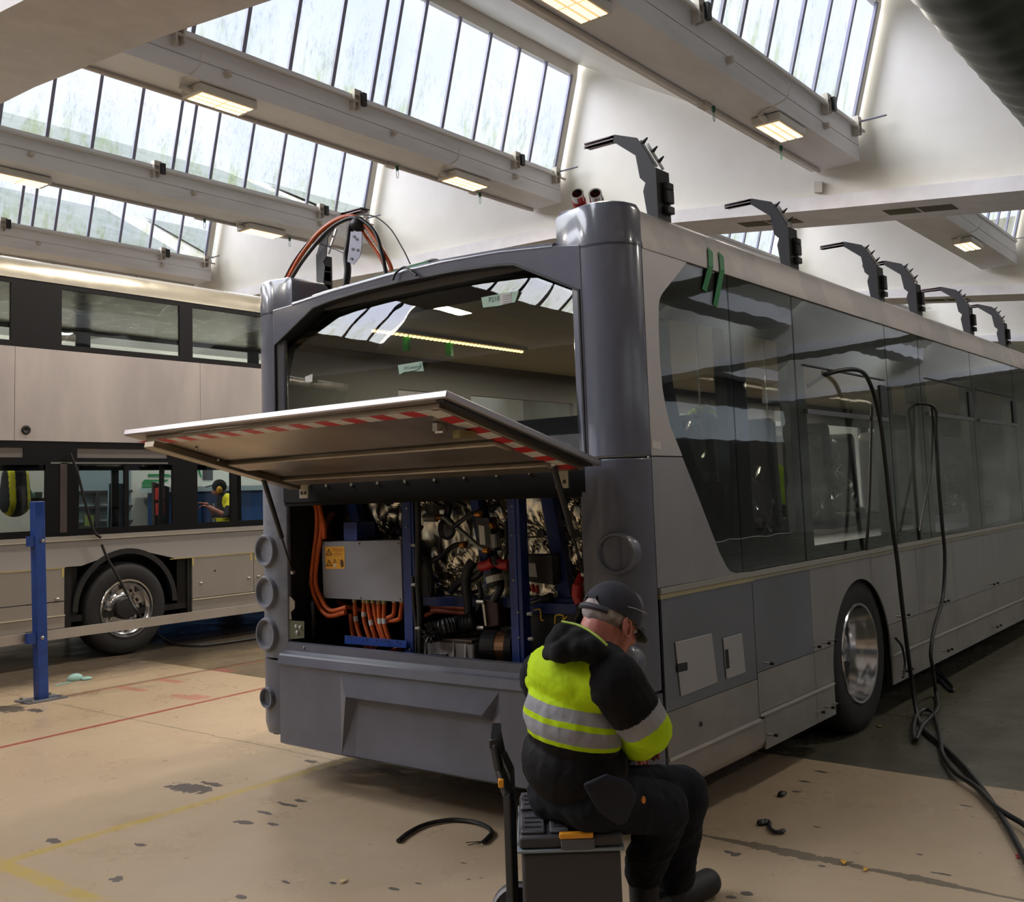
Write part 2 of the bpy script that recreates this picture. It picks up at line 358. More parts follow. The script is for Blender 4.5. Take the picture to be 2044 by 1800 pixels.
def polycarb():
    m, t, out = nodes('ribbed_polycarbonate')
    P = position(t); x, y, z = sep(t, P)
    mp = N(t, 'ShaderNodeMapping'); mp.inputs['Scale'].default_value = (1.2, 1.0, 0.6); t.links.new(P, mp.inputs[0])
    c = N(t, 'ShaderNodeCombineXYZ')
    t.links.new(x, c.inputs[0]); t.links.new(mathn(t, 'MULTIPLY', z, 0.35), c.inputs[2]); t.links.new(mathn(t, 'MULTIPLY', y, 0.05), c.inputs[1])
    streak = noise(t, c.outputs[0], 5.5, 5, 0.7)
    spot = noise(t, c.outputs[0], 28, 4, 0.8)
    col = mixc(t, ramp(t, noise(t, P, 0.6, 2), 0.35, 0.65), (0.62, 0.66, 0.82, 1), (0.74, 0.76, 0.84, 1))
    at = N(t, 'ShaderNodeAttribute'); at.attribute_name = 'h'; h = at.outputs['Fac']
    # algae growing from the sill, mottled dirt in the middle
    alg = mathn(t, 'MULTIPLY', ramp(t, h, 0.5, 0.0), ramp(t, streak, 0.48, 0.64))
    col = mixc(t, mathn(t, 'MULTIPLY', alg, 0.75), col, (0.36, 0.46, 0.14, 1))
    haze = mathn(t, 'MULTIPLY', ramp(t, h, 0.6, 0.0), 0.30)
    col = mixc(t, haze, col, (0.62, 0.66, 0.52, 1))
    dirt = mathn(t, 'MULTIPLY', ramp(t, spot, 0.5, 0.68), mathn(t, 'MULTIPLY', ramp(t, streak, 0.42, 0.6), ramp(t, h, 1.0, 0.55)))
    col = mixc(t, mathn(t, 'MULTIPLY', dirt, 0.6), col, (0.26, 0.26, 0.32, 1))
    rib = mathn(t, 'SINE', mathn(t, 'MULTIPLY', x, 300)); col = mixc(t, ramp(t, rib, -1, 1, 0, 0.10), col, (0.5, 0.55, 0.62, 1))
    tr = N(t, 'ShaderNodeBsdfTransparent'); t.links.new(col, tr.inputs[0]); t.links.new(tr.outputs[0], out.inputs[0])
    return m
PANE = polycarb(); FELT = mat('roof_felt', rgb(156, 160, 156), .9, col2=rgb(140, 148, 138), ns=2)
PORT = False; LEN = 0.395; DH = 1.43
def zl(y):
    for (a, b), (c, d) in zip(LZ, LZ[1:]):
        if a <= y <= c: return b + (d - b) * (y - a) / (c - a)
    return LZ[0][1] if y < LZ[0][0] else LZ[-1][1]

wn = 0; tn = 0
for bi, (yf, yb, zb, zs) in enumerate(BEAMS):
    for ki, (x0, x1) in enumerate(BAYS):
        if ki == 3 and bi > 5: continue
        # precast gutter beam with its grooved fascia
        tn += 1
        m = MB()
        pr = [(yf, zb), (yf, zb + 0.19), (yf + 0.012, zb + 0.19), (yf + 0.012, zb + 0.20), (yf, zb + 0.20), (yf, zs - 0.06), (yf - 0.03, zs - 0.05), (yf - 0.03, zs), (yf + 0.10, zs), (yb, zs - 0.05), (yb, zb)]
        m.prism([(x0, a, b) for a, b in pr], (x1 - x0, 0, 0)); m.build('trim_%d' % tn, BEAMM, kind='structure')
        # glazing strip: bars, head, end jamb as one window, panes as its part
        wn += 1; W = MB(); G = MB(); yt, zt = yf - LEN, zs + DH
        e1 = x1 - 0.12; bars = [e1 - 0.03]
        k = 0
        while bars[-1] > x0 + 0.7:
            k += 1; nb = 12.57 - x1 + x1 - 12.57 + bars[-1] - 0.64
            bars.append(nb)
            if k == 5: bars.append(nb - 0.42); bars.append(nb - 0.66)
        for bx in bars: W.obox((bx, yf + 0.005, zs), (bx, yt + 0.005, zt), 0.034, 0.05, Vector((1, 0, 0)))
        W.box(e1, e1 + 0.05, yt, yf, zs, zs + 0.01)
        W.build('window_%d' % wn, BARM, kind='structure')
        wo = bpy.data.objects['window_%d' % wn]
        lay = G.bm.verts.layers.float.new('h'); v = G.bm.verts; a = [v.new(p) for p in ((x0, yf + 0.02, zs), (e1, yf + 0.02, zs), (e1, yt + 0.02, zt), (x0, yt + 0.02, zt))]
        for q, hh in zip(a, (0, 0, 1, 1)): q[lay] = hh
        G.bm.faces.new(a); po = G.build('pane', PANE, wo, normals=False)
        # jamb, head board and sloping ceiling slab down to the next beam
        tn += 1; J = MB()
        J.prism([(e1, yf, zs), (x1, yf, zs), (x1, yt, zt), (e1, yt, zt)], (0, 0.06, 0))
        J.prism([(x0, yt, zt), (x1, yt, zt), (x1, yt - 0.03, zt + 0.19), (x0, yt - 0.03, zt + 0.19)], (0, 0.08, 0))
        J.build('trim_%d' % tn, WHITE, kind='structure')
        if bi > 0:
            ny, nz = BEAMS[bi - 1][1], BEAMS[bi - 1][3] - 0.08
            S = MB(); S.prism([(x0, yt - 0.03, zt + 0.19), (x1, yt - 0.03, zt + 0.19), (x1, ny, nz), (x0, ny, nz)], (0, 0.05, 0.14))
            cs = S.build('ceiling', WHITE, kind='structure')
            S = MB(); S.prism([(x0, yt - 0.03, zt + 0.36), (x1, yt - 0.03, zt + 0.36), (x1, ny, nz + .17), (x0, ny, nz + .17)], (0, 0.02, 0.02)); S.build('roof_felt', FELT, cs)
        if bi > 5 or ki > 1: continue
        if PORT: continue
        li = bpy.data.lights.new('sky_portal', 'AREA'); li.shape = 'RECTANGLE'; li.size = x1 - x0; li.size_y = math.hypot(LEN, DH); li.cycles.is_portal = True
        lo = bpy.data.objects.new('sky_portal', li); COL.objects.link(lo)
        nrm = Vector((0, -DH, -LEN)).normalized(); lo.location = ((x0 + e1) / 2, (yf + yt) / 2 + 0.06, (zs + zt) / 2)
        zx = -nrm; xx = Vector((1, 0, 0)); yy = zx.cross(xx)
        lo.matrix_world = Matrix.Translation(lo.location) @ Matrix((xx, yy, zx)).transposed().to_4x4()

# transverse ribs: wall above, ledge and soffit with louvres
VENT = mat('louvre_mesh', rgb(84, 76, 50), 0.7, col2=rgb(56, 52, 36), ns=60)
SAW = [(26, 6.4)]
for yf, yb, zb, zs in BEAMS[::-1]:
    SAW += [(yb, zs), (yf, zs + .05), (yf - LEN - .03, zs + DH + .34)]
SAW += [(-9.5, 6.9)]
for ri, (xa, xb) in enumerate(RIBS):
    ys = [p[0] for p in LZ]; zz = [p[1] for p in LZ]
    m = MB(); m.prism([(xa + 0.08, a, b) for a, b in LZ] + [(xa + 0.08, a, b) for a, b in SAW], (xb - xa - 0.16, 0, 0))
    m.build('wall_rib_%s' % 'abcde'[ri] if False else 'wall_cross', WHITE, kind='structure')
    tn += 1; m = MB()
    m.prism([(xa, a, b - 0.13) for a, b in LZ] + [(xa, a, b + 0.0) for a, b in LZ[::-1]], (xb - xa, 0, 0))
    m.prism([(xa - 0.0, a, b - 0.0) for a, b in LZ] + [(xa - 0.0, a, b + 0.05) for a, b in LZ[::-1]], (0.1, 0, 0))
    o = m.build('trim_%d' % tn, LEDGE, kind='structure')
    if 1 < ri < 4:
        for vy in (3.75, 5.75, 8.6, 11.0, 13.3):
            z0, z1 = zl(vy - .42) - 0.136, zl(vy + .42) - 0.136
            V = MB(); xm = xa + 0.36
            V.prism([(xm, vy - .42, z0), (xm + .3, vy - .42, z0), (xm + .3, vy + .42, z1), (xm, vy + .42, z1)], (0, 0, 0.01))
            V.mat(1); V.box(xm, xm + .3, vy - 0.01, vy + 0.01, (z0 + z1) / 2 - 0.004, (z0 + z1) / 2 + 0.012)
            V.build('louvre', [VENT, LEDGE], o)
# outer walls
def right_wall():  # unseen wall; dark paint and pale band made up for the bus reflections
    m, t, out = nodes('right_wall_reflection_bands'); b = N(t, 'ShaderNodeBsdfPrincipled'); t.links.new(b.outputs[0], out.inputs[0]); b.inputs['Roughness'].default_value = .6
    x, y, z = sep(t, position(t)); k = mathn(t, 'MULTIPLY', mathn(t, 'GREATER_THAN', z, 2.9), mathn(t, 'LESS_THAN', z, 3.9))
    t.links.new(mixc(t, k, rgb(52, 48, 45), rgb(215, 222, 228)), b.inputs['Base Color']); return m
MB().prism([(-12, 24.5, 0), (33, 24.5, 0), (33, 24.5, 9), (-12, 24.5, 9)], (0, 0.2, 0)).build('wall_left', WHITE, kind='structure')
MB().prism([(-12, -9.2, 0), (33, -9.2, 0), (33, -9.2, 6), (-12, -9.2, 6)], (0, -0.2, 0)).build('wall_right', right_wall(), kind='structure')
MB().box(32, 32.2, -9.3, 24.6, 0, 9).build('wall_front', mat('far_wall_paint', rgb(150, 150, 140), 0.6, col2=rgb(120, 118, 108), ns=0.6), kind='structure')
# end wall behind the viewer, with closed roller shutters
m = MB(); m.prism([(-11, -9.4, 0), (-11, 24.7, 0), (-11, 24.7, 9), (-11, -9.4, 9)], (-0.2, 0, 0)); m.build('wall_rear', WHITE, kind='structure')
for k, a in enumerate((-6, 3, 12)):
    m = MB()
    for r_ in range(30): m.box(-11.0, -10.94 + .02 * (r_ % 2), a, a + 5, .05 + r_ * .14, .05 + r_ * .14 + .13)
    m.build('door_%d' % (k + 1), mat('shutter', rgb(120, 130, 146), .45), kind='structure')
m = MB(); m.box(-11.2, -5.7, -9.4, 24.7, 6.4, 6.6); m.build('ceiling', WHITE, kind='structure')
# ================================================================ high-bay lamps and added fill lights
LAMPG = mat('lamp_diode_grid', rgb(255, 214, 150), 0.4, emit=(1.0, 0.84, 0.56, 1), estr=2.2)
LAMPH = mat('lamp_housing', rgb(205, 200, 192), 0.5)
LAMPW = mat('lamp_reflector', rgb(250, 205, 150), 0.4, emit=(1.0, 0.60, 0.30, 1), estr=.62)
def make_lamp():
    r = empty('ceiling_light', (0, 0, 0)); L, Wd = 0.33, 0.135
    m = MB(); m.prism([(-L - .05, -Wd - .03, .0), (L + .03, -Wd - .03, 0), (L + .05, -Wd, 0), (L + .05, Wd, 0), (L + .03, Wd + .03, 0), (-L - .05, Wd + .03, 0)], (0, 0, 0.09))
    m.build('housing', LAMPH, r, bevel=0.01)
    MB().box(-L, L, -Wd, Wd, -0.004, 0.0).build('reflector', LAMPW, r)
    m = MB()
    for i in range(26):
        for j in range(11):
            if j in (3, 7): continue
            cx = -L + 0.022 + i * (2 * L - .044) / 25 + (0.012 if i > 12 else -0.006); cy = -Wd + 0.014 + j * (2 * Wd - .028) / 10
            if abs(cx) > L - 0.008: continue
            m.prism([(cx - .0085, cy, -.005), (cx, cy - .0085, -.005), (cx + .0085, cy, -.005), (cx, cy + .0085, -.005)], (0, 0, -0.004))
    m.build('diode_grid', LAMPG, r, kind='stuff')
    m = MB(); m.cyl((-L - .02, .0, .03), (-L - .17, .0, .05), .035, .03, 12); m.tube(spline([(-L - .17, 0, .05), (-L - .21, -.08, .08), (-L - .17, -.3, .16), (-L - .15, -.34, .32)], 6), 0.008, 6); m.build('cable_gland', LAMPH, r)
    m = MB(); m.box(-.01, .01, -.01, .01, .09, .16); m.build('hanger', LAMPH, r)
    return r
LP = []
for bi, (yf, yb, zb, zs) in enumerate(BEAMS):
    ym = {3: 4.47, 4: 9.09, 5: 13.53}.get(bi, yf + 0.27)
    for x in (-6.5, -2.0, 2.0, 6.67, 10.72, 14.75, 18.4, 24.0, 28.0):
        LP.append((x, ym, zb - 0.10, bi))
proto = make_lamp(); first = True
nm = {2: 'the rightmost roof beam', 3: 'the roof beam above the grey bus', 4: 'the third roof beam from left', 5: 'the second roof beam from the left', 6: 'the leftmost roof beam'}
for x, y, z, bi in LP:
    vis = bi in nm and x > 5 and (x < 24)
    seen = [(6.67, 3), (10.72, 3), (6.67, 4), (10.72, 4), (6.67, 5), (10.72, 5), (14.75, 3), (18.4, 3), (14.75, 2), (18.4, 2)]
    on = bi >= 3 or (bi in (1, 2) and -3 < x < 13)  # right-hand beams carry unseen bare lights added to fill the bus side
    if not on and (x, bi) not in seen: continue
    real = (x, bi) in seen
    if bi <= 3 and x < 5: continue
    if not real and (x > 20 or bi > 6): continue
    if real:
        o = proto if first else copy_tree(proto); first = False
        o.location = (x, y, z)
        pos = 'nearer' if x in (6.67, 14.75) else 'farther'
        bay = '' if x < 13 else ' beyond the cross wall'
        tag(o, '%s high bay light on %s%s' % (pos, nm[bi], bay), 'ceiling light', 'high bay lights under the roof beams')
    li = bpy.data.lights.new('lamp_or_fill', 'AREA'); li.shape = 'RECTANGLE'; li.size = 0.6; li.size_y = 0.26; li.energy = (80 if bi > 3 else 62 if bi == 3 else 30) if on else 22; li.color = (1.0, 0.92, 0.82)
    lo = bpy.data.objects.new('lamp_or_fill_light', li); COL.objects.link(lo); lo.location = (x, y, z - 0.02); lo.visible_camera = False
# ================================================================ the single-deck bus shell
YR, YL, XR = 2.32, 4.87, 3.76
bus = empty('bus', (3.76, 3.595, 0), 'bare aluminium single deck bus under assembly with dark grey rear, tailgate raised', 'bus')
def mir(pts): return [(p[0], 7.19 - p[1]) + tuple(p[2:]) for p in pts]

GLD = glassmat('tinted_bus_glass', (0.80, 0.84, 0.83, 1), 1.0, 0.0, 0.02)
GLR = glassmat('rear_window_glass', (0.50, 0.55, 0.53, 1), 0.5, 0.0, 0.02, 1.95)
PLASTIC = glassmat('plastic_film', (0.80, 0.80, 0.78, 1), 0.9, 0.15, 1.0)

# ---- rear corner pillars, upper and lower, and tower tops
prof = [(3.785, 2.60), (3.765, 2.545), (3.76, 2.49), (3.765, 2.44), (3.782, 2.395), (3.81, 2.358), (3.85, 2.332), (3.90, 2.32), (3.938, 2.318)]
back = [(3.938, 2.36), (3.87, 2.375), (3.83, 2.41), (3.81, 2.47), (3.81, 2.60)]
tower = [(3.785, 2.672)] + prof + [(3.938, 2.40), (4.06, 2.50), (4.06, 2.672)]
RIDGE = mat('lamp_recess', rgb(70, 70, 77), 0.5)
for sgn, mf in ((0, lambda p: p), (1, mir)):
    pl = mf(prof + back)
    if sgn: pl = pl[::-1]
    MB().prism([(a, b, 1.668) for a, b in pl], (0, 0, 0.95)).build('corner_pillar', GREY, bus, bevel=0.006)
    tw = mf(tower); tw = tw[::-1] if sgn else tw
    m = MB(); n = len(tw)
    r0 = [m.bm.verts.new((a, b, 2.60)) for a, b in tw]; r1 = [m.bm.verts.new((a, b, 2.765)) for a, b in tw]
    cx = sum(a for a, b in tw) / n; cy = sum(b for a, b in tw) / n
    r2 = [m.bm.verts.new((a + (cx - a) * .10, b + (cy - b) * .10, 2.795)) for a, b in tw]
    r3 = [m.bm.verts.new((a + (cx - a) * .30, b + (cy - b) * .30, 2.805)) for a, b in tw]
    for A, B in ((r0, r1), (r1, r2), (r2, r3)):
        for i in range(n): m._f([A[i], A[(i+1)%n], B[(i+1)%n], B[i]])
    m._f(r3); m._f(r0[::-1]); m.build('pillar_tower', GREY, bus, smooth=True)
    MB().prism([(a, b, 0.66) for a, b in pl], (0, 0, 1.0)).build('lamp_pillar', GREYS if sgn else GREYM, bus, bevel=0.006)
    lowp = [(a - 0.0, b) for a, b in pl]
    m = MB(); m.prism([(a, b, 0.30) for a, b in lowp], (0, 0, 0.35))
    cx = sum(a for a, b in lowp) / len(lowp); cy = sum(b for a, b in lowp) / len(lowp)
    v = [m.bm.verts.new((a, b, 0.30)) for a, b in lowp]; v2 = [m.bm.verts.new((a + (cx - a) * .25, b + (cy - b) * .25, 0.245)) for a, b in lowp]
    for i in range(len(v)): m._f([v[i], v[(i+1)%len(v)], v2[(i+1)%len(v)], v2[i]])
    m._f(v2); m.build('lower_corner', GREYM, bus, smooth=True)
    ax = Vector((-1, -0.2 if not sgn else 0.06, 0)); yy = (lambda q: 7.19 - q) if sgn else (lambda q: q)
    for z, r in ((1.255, .085), (1.022, .085), (0.79, .085), (0.44, .055)):
        m = MB(); c = (3.80, 2.42, z) if not sgn else (3.79, 4.745, z)
        m.lathe(c, ax, [(r * 1.12, -0.02), (r * 1.08, 0.035), (r, 0.047), (r * .9, 0.046), (r * .84, 0.03), (r * .8, 0.022), (0.001, 0.02)], 36)
        m.build('lamp_housing_ring', GREYS if sgn else GREYM, bus, smooth=True)

# ---- rear gantry panel round the window
top = [(4.66, 2.62), (4.49, 2.629), (4.15, 2.655), (3.756, 2.672), (3.37, 2.681), (3.0, 2.668), (2.68, 2.64), (2.53, 2.62)]
hole = [(4.645, 1.67), (4.645, 2.415), (4.31, 2.585), (4.18, 2.603), (3.93, 2.618), (3.595, 2.626), (3.26, 2.62), (2.985, 2.602), (2.90, 2.59), (2.545, 2.415), (2.545, 1.67)]
def crv(y): return XR - 0.02 * max(0, 1 - ((y - 3.595) / 1.1) ** 2)
m = MB(); m.prism([(XR, a, b) for a, b in top + [(2.53, 1.665), (4.66, 1.665)]], (0.05, 0, 0), holes=[[(XR, a, b) for a, b in hole[1:-1]] + [(XR, 2.545, 1.67), (XR, 4.645, 1.67)]])
m.build('rear_gantry', GREY, bus, bevel=0.012, seg=3)
# rolled lip on top of the gantry
m = MB(); m.tube([(XR + .02, a, b - .004) for a, b in top[1:-1]], 0.022, 12); m.build('gantry_lip', GREY, bus, smooth=True)
def xg(z): return XR + .014 + .085 * max(0, (z - 1.67) / .95) ** 2
m = MB(); g = []
def ztop(y):
    hs = sorted((a, b) for a, b in hole[1:-1])
    for (a, b), (c, d) in zip(hs, hs[1:]):
        if a <= y <= c: return b + (d - b) * (y - a) / max(1e-6, c - a)
    return hs[0][1]
for i in range(41):
    y = 2.545 + 2.10 * i / 40; zt = ztop(y); g.append([m.bm.verts.new((xg(1.67 + (zt - 1.67) * j / 16), y, 1.67 + (zt - 1.67) * j / 16)) for j in range(17)])
for a, b in zip(g, g[1:]):
    for j in range(16): m._f([a[j], a[j+1], b[j+1], b[j]])
rw = m.build('rear_window', GLR, bus, smooth=True)
ins = [(3.595 + (a - 3.595) * 0.972, 2.1 + (b - 2.1) * 0.935) for a, b in hole]
m = MB(); m.prism([(XR + 0.02, a, b) for a, b in hole], (0.003, 0, 0), holes=[[(XR + 0.02, a, max(b, 1.86)) for a, b in ins]])
for v_ in m.bm.verts: v_.co.x = xg(v_.co.z) + .006 + (v_.co.x - XR - .02)
m.prism([(XR + .05, 2.58, 1.67), (XR + .05, 4.60, 1.67), (XR + .05, 4.60, 1.86), (XR + .05, 2.58, 1.86)], (.003, 0, 0))
m.build('window_mask', BLACKG, rw)
m = MB(); m.tube([(XR + .002, a, b) for a, b in hole], 0.009, 6)
for (a, b), (c, d) in zip(hole, hole[1:]):
    cc = lambda y, z, k: (3.595 + (y - 3.595) * k, z if z < 1.7 else z - (1 - k) * .5)
    m.face([(XR + .004, a, b), (XR + .004, c, d), (xg(d) + .004,) + cc(c, d, .992), (xg(b) + .004,) + cc(a, b, .992)])
m.build('window_seal', BLACK, rw)
# notes taped inside the rear window
TAPEM = mat('pale_green_masking_tape', rgb(176, 206, 184), 0.6); INK = mat('ink', rgb(60, 74, 80), 0.6)
P1 = [(3.822, 3.16, 2.48), (3.822, 3.048, 2.481), (3.822, 2.927, 2.479), (3.822, 2.953, 2.427), (3.822, 3.051, 2.424), (3.822, 3.151, 2.429), (3.822, 3.153, 2.444)]
m = MB(); m.prism(P1, (0.001, 0, 0)); nt = m.build('paper_note', TAPEM, bus, label='pale green tape note with a white printed label and pen writing')
q = [(3.8205, 3.044, 2.478), (3.8205, 2.974, 2.479), (3.8205, 2.971, 2.427), (3.8205, 3.045, 2.426)]
m = MB(); m.prism(q, (0.001, 0, 0)); m.build('printed_label', PAPER, nt)
def on_rear(x, y, z, tilt=0.0, mirror=False):
    # local +x runs to the viewer's right (world -y), local +y up
    X_ = Vector((0, -1, 0)) if not mirror else Vector((0, 1, 0)); Y_ = Vector((0, 0, 1)); Zn = Vector((-1, 0, 0))
    return Matrix.Translation((x, y, z)) @ Matrix.Rotation(-tilt, 4, 'X') @ Matrix((X_, Y_, Zn)).transposed().to_4x4()
a = [(3.078, 2.459)][0]
m = MB(); text_bm(m, 'P218', on_rear(3.8205, a[0], a[1], 0.0), 0.035); m.build('pen_writing', INK, nt)
m = MB(); c0 = [(3.8195, 3.031, 2.473), (3.8195, 2.976, 2.472), (3.8195, 3.027, 2.43), (3.8195, 2.978, 2.431), (3.8195, 3.028, 2.469), (3.8195, 2.975, 2.435)]
for k in range(5):
    z_ = c0[0][2] - 0.008 - k * 0.009; m.box(3.8192, 3.8198, c0[1][1], c0[0][1] - 0.006, z_, z_ + 0.002)
m.build('printed_lines', mat('grey_print', rgb(150, 140, 145), 0.6), nt)
P2 = [(3.783, 3.697, 2.202), (3.783, 3.528, 2.204), (3.783, 3.516, 2.153), (3.783, 3.652, 2.163), (3.783, 3.688, 2.152)]
m = MB(); m.prism(P2, (0.001, 0, 0)); nt = m.build('paper_note', TAPEM, bus, label='pale green tape note with mirrored writing underlined in pen')
a = [(3.598, 2.18)][0]
m = MB(); text_bm(m, 'Volume 21%', on_rear(3.7815, a[0], a[1], 0.0, True), 0.022)
m.tube(spline([(3.7815, a[0] + dy, a[1] + dz) for dy, dz in ((.02, -.018), (-.03, -.017), (-.062, 0), (-.055, .018))], 6), 0.0012, 5)
m.build('pen_writing', INK, nt)
P3 = [(3.779, 4.411, 2.212), (3.779, 4.348, 2.222), (3.779, 4.353, 2.178), (3.779, 4.411, 2.181)]
m = MB(); m.prism(P3, (0.001, 0, 0)); m.build('paper_note', PAPER, bus, label='small square white sticker in the lower left of the rear window')

# ---- silver side: rear quarter panels
c0 = [(4.872, 1.092), (4.703, 1.098), (4.64, 1.112), (4.601, 1.139), (4.539, 1.205), (4.344, 1.49), (4.117, 1.812), (4.085, 1.90), (4.068, 1.969), (4.056, 2.095), (4.058, 2.25), (4.069, 2.351), (4.082, 2.385), (4.106, 2.412), (4.362, 2.600)]
ci = [i for i, p in enumerate(c0) if p[1] > 1.667][0]
def yin(p, y=YR, t=0.012): return [(a, y, b) for a, b in p]
cut = (4.219, 1.667)
upper = [(3.942, 1.670)] + [(cut[0], 1.670)] + c0[ci:] + [(3.942, 2.600)]
lower = [(3.942, 1.095)] + c0[:ci][0:ci] + [(cut[0], 1.664), (3.942, 1.664)]
MB().prism(yin(upper), (0, 0.012, 0)).build('rear_quarter_panel', mat('mill_aluminium', rgb(192, 188, 188), .45, .35, col2=rgb(180, 176, 178), ns=1.5), bus)
MB().prism(yin(lower), (0, 0.012, 0)).build('rear_quarter_panel', ALU, bus)
m = MB(); m.prism([(3.951, 2.318, 1.736), (4.025, 2.318, 1.73), (4.022, 2.318, 1.695), (3.949, 2.318, 1.705)], (0, 0.001, 0)); m.build('paper_sticker', PAPER, bus)

# ---- waist rail, cant rail, roof
XE = 15.9
m = MB(); m.box(3.945, XE, 2.306, YR + .01, 1.068, 1.092); m.build('waist_rail', mat('rail_alu', rgb(168, 166, 160), .45, .6), bus)
PRIM = mat('primer_strip', rgb(150, 142, 112), 0.6)
m = MB(); m.box(3.945, 4.87, 2.310, YR + .01, 1.046, 1.066); m.mat(1).box(4.872, XE, 2.310, YR + .01, 1.05, 1.066); m.build('waist_trim_strip', [PRIM, mat('waist_trim_alu', rgb(150, 146, 128), .5, .4)], bus)
m = MB(); pr = [(2.316, 2.598), (2.318, 2.62), (2.345, 2.73), (2.362, 2.775), (2.385, 2.80), (2.43, 2.815), (2.43, 2.60)]
m.prism([(3.945, a, b) for a, b in pr], (XE - 3.945, 0, 0)); m.build('cant_rail', RAIL, bus, smooth=True)
m = MB(); m.prism([(3.945, 7.19 - a, b) for a, b in pr], (XE - 3.945, 0, 0)); m.build('cant_rail', RAIL, bus, smooth=True)
m = MB(); m.box(4.06, XE, 2.43, 4.76, 2.60, 2.66); m.box(3.83, 4.06, 2.68, 4.5, 2.58, 2.62); m.build('roof_deck', mat('roof_deck_panel', rgb(120, 118, 116), .5, .3), bus)
# green masking tape stripes
for q in ([(4.614, 2.305, 2.717), (4.655, 2.305, 2.696), (4.55, 2.305, 2.478), (4.505, 2.305, 2.489)], [(4.729, 2.305, 2.713), (4.771, 2.305, 2.692), (4.655, 2.305, 2.411), (4.614, 2.305, 2.426)]):
    yt_ = lambda b: 2.3225 if b < 2.60 else 2.311 if b < 2.62 else 2.311 + (b - 2.62) * .245
    kk = (2.612 - q[3][2]) / (q[0][2] - q[3][2]); L0 = Vector(q[3]).lerp(Vector(q[0]), kk); kk = (2.612 - q[2][2]) / (q[1][2] - q[2][2]); L1_ = Vector(q[2]).lerp(Vector(q[1]), kk)
    q = [(p[0], yt_(p[2]), p[2]) for p in (q[0], q[1], L1_, L0, q[2], q[3])]
    m = MB(); m.prism([q[0], q[1], q[2], q[3]], (0, 0.0015, 0)); m.prism([q[3], q[2], q[4], q[5]], (0, 0.0015, 0)); m.build('tape_strip', GREENT, bus, label='green masking tape strip over cant rail and glass')

# ---- side glazing with gloss black masks
SW = [(4.02, 4.785), (4.795, 5.585), (5.60, 7.165), (7.18, 7.91), (7.925, 9.34), (9.355, 10.85), (10.865, 12.3), (12.315, 13.9), (13.92, 15.85)]
HOLE = [None, (4.955, 5.50, 1.27, 2.31), (5.735, 7.01, 1.17, 2.20), (7.27, 7.83, 1.18, 2.19), (8.06, 9.22, 1.13, 2.28), (9.52, 10.78, 1.13, 2.28), (11.0, 12.15, 1.13, 2.25), (12.5, 13.7, 1.13, 2.25), (14.1, 15.6, 1.13, 2.25)]
shape0 = [(a, b) for a, b in c0[1:]] + [(4.785, 2.598), (4.785, 1.096)]
h0 = [(4.735, 1.30), (4.70, 1.245), (4.665, 1.24), (4.45, 1.52), (4.24, 1.84), (4.19, 1.99), (4.175, 2.1), (4.175, 2.30), (4.735, 2.31)]
for k, ((xa, xb), h) in enumerate(zip(SW, HOLE)):
    outl = shape0 if k == 0 else [(xa, 1.097), (xb, 1.097), (xb, 2.598), (xa, 2.598)]
    hh = h0 if k == 0 else [(h[0], h[2]), (h[1], h[2]), (h[1], h[3]), (h[0], h[3])]
    g = MB(); g.prism([(a, YR + .006, b) for a, b in outl], (0, 0.004, 0)); w_ = g.build('side_window', GLD, bus)
    g = MB(); g.prism([(a, YR + .0125, b) for a, b in outl], (0, 0.003, 0), holes=[[(a, YR + .0125, b) for a, b in hh]]); g.build('window_mask', BLACKG, w_)
    if k in (2, 4, 5):   # hopper vents: light upper rail, dark opening with a black end block
        zt, zb = h[3] - 0.05, h[3] - 0.24
        g = MB(); g.box(h[0] - .03, h[1] + .09, 2.312, 2.325, zb - .035, zb - .008); g.build('hopper_rail', mat('hopper_rail_alu', rgb(120, 120, 122), .35, .8), w_)
        g = MB(); g.box(h[1] - .02, h[1] + .10, 2.316, 2.323, zb, zt + .02); g.build('hopper_catch', BLACK, w_)
        g = MB(); g.box(h[0] - .03, h[1] + .1, 2.318, 2.322, zt + .055, zt + .063); g.build('hopper_seal', BLACK, w_)

# ---- lower side panels with wheel arch cut-out
WX, WZ, WR = 6.37, 0.43, 0.497
def arcx(z, s): return WX + s * math.sqrt(max(0, WR * WR - (z - WZ) ** 2))
def panel(x0, x1, z0, z1, mt=ALU, name='side_panel', y=YR):
    az = lambda z: math.asin(max(-1, min(1, (z - WZ) / WR)))
    if x1 < WX - WR or x0 > WX + WR or z0 > WZ + WR: pts = [(x0, z0), (x1, z0), (x1, z1), (x0, z1)]
    elif (x0 + x1) / 2 < WX:
        a0 = PI - az(z0); a1 = math.acos((x1 - WX) / WR) if z1 > WZ + WR else PI - az(z1)
        arc = [(WX + WR * math.cos(a0 + (a1 - a0) * i / 24), WZ + WR * math.sin(a0 + (a1 - a0) * i / 24)) for i in range(25)]
        pts = [(x0, z0)] + arc + ([(x1, z1)] if z1 > WZ + WR else []) + [(x0, z1)]
    else:
        a0 = math.acos((x0 - WX) / WR) if z1 > WZ + WR else az(z1); a1 = az(z0)
        arc = [(WX + WR * math.cos(a0 + (a1 - a0) * i / 24), WZ + WR * math.sin(a0 + (a1 - a0) * i / 24)) for i in range(25)]
        pts = ([(x0, z1)] if z1 > WZ + WR else []) + arc + [(x1, z0), (x1, z1)]
    m = MB(); m.prism([(a, y, b) for a, b in pts], (0, 0.01, 0)); return m.build(name, mt, bus)
ALUB = mat('sheet_aluminium_bluish', rgb(152, 154, 164), 0.38, 0.9, col2=rgb(140, 142, 150), ns=1.1, rvar=0.08)  # bluish reflection put into the panel colour
panel(3.965, 4.868, 0.563, 1.044, ALUB)
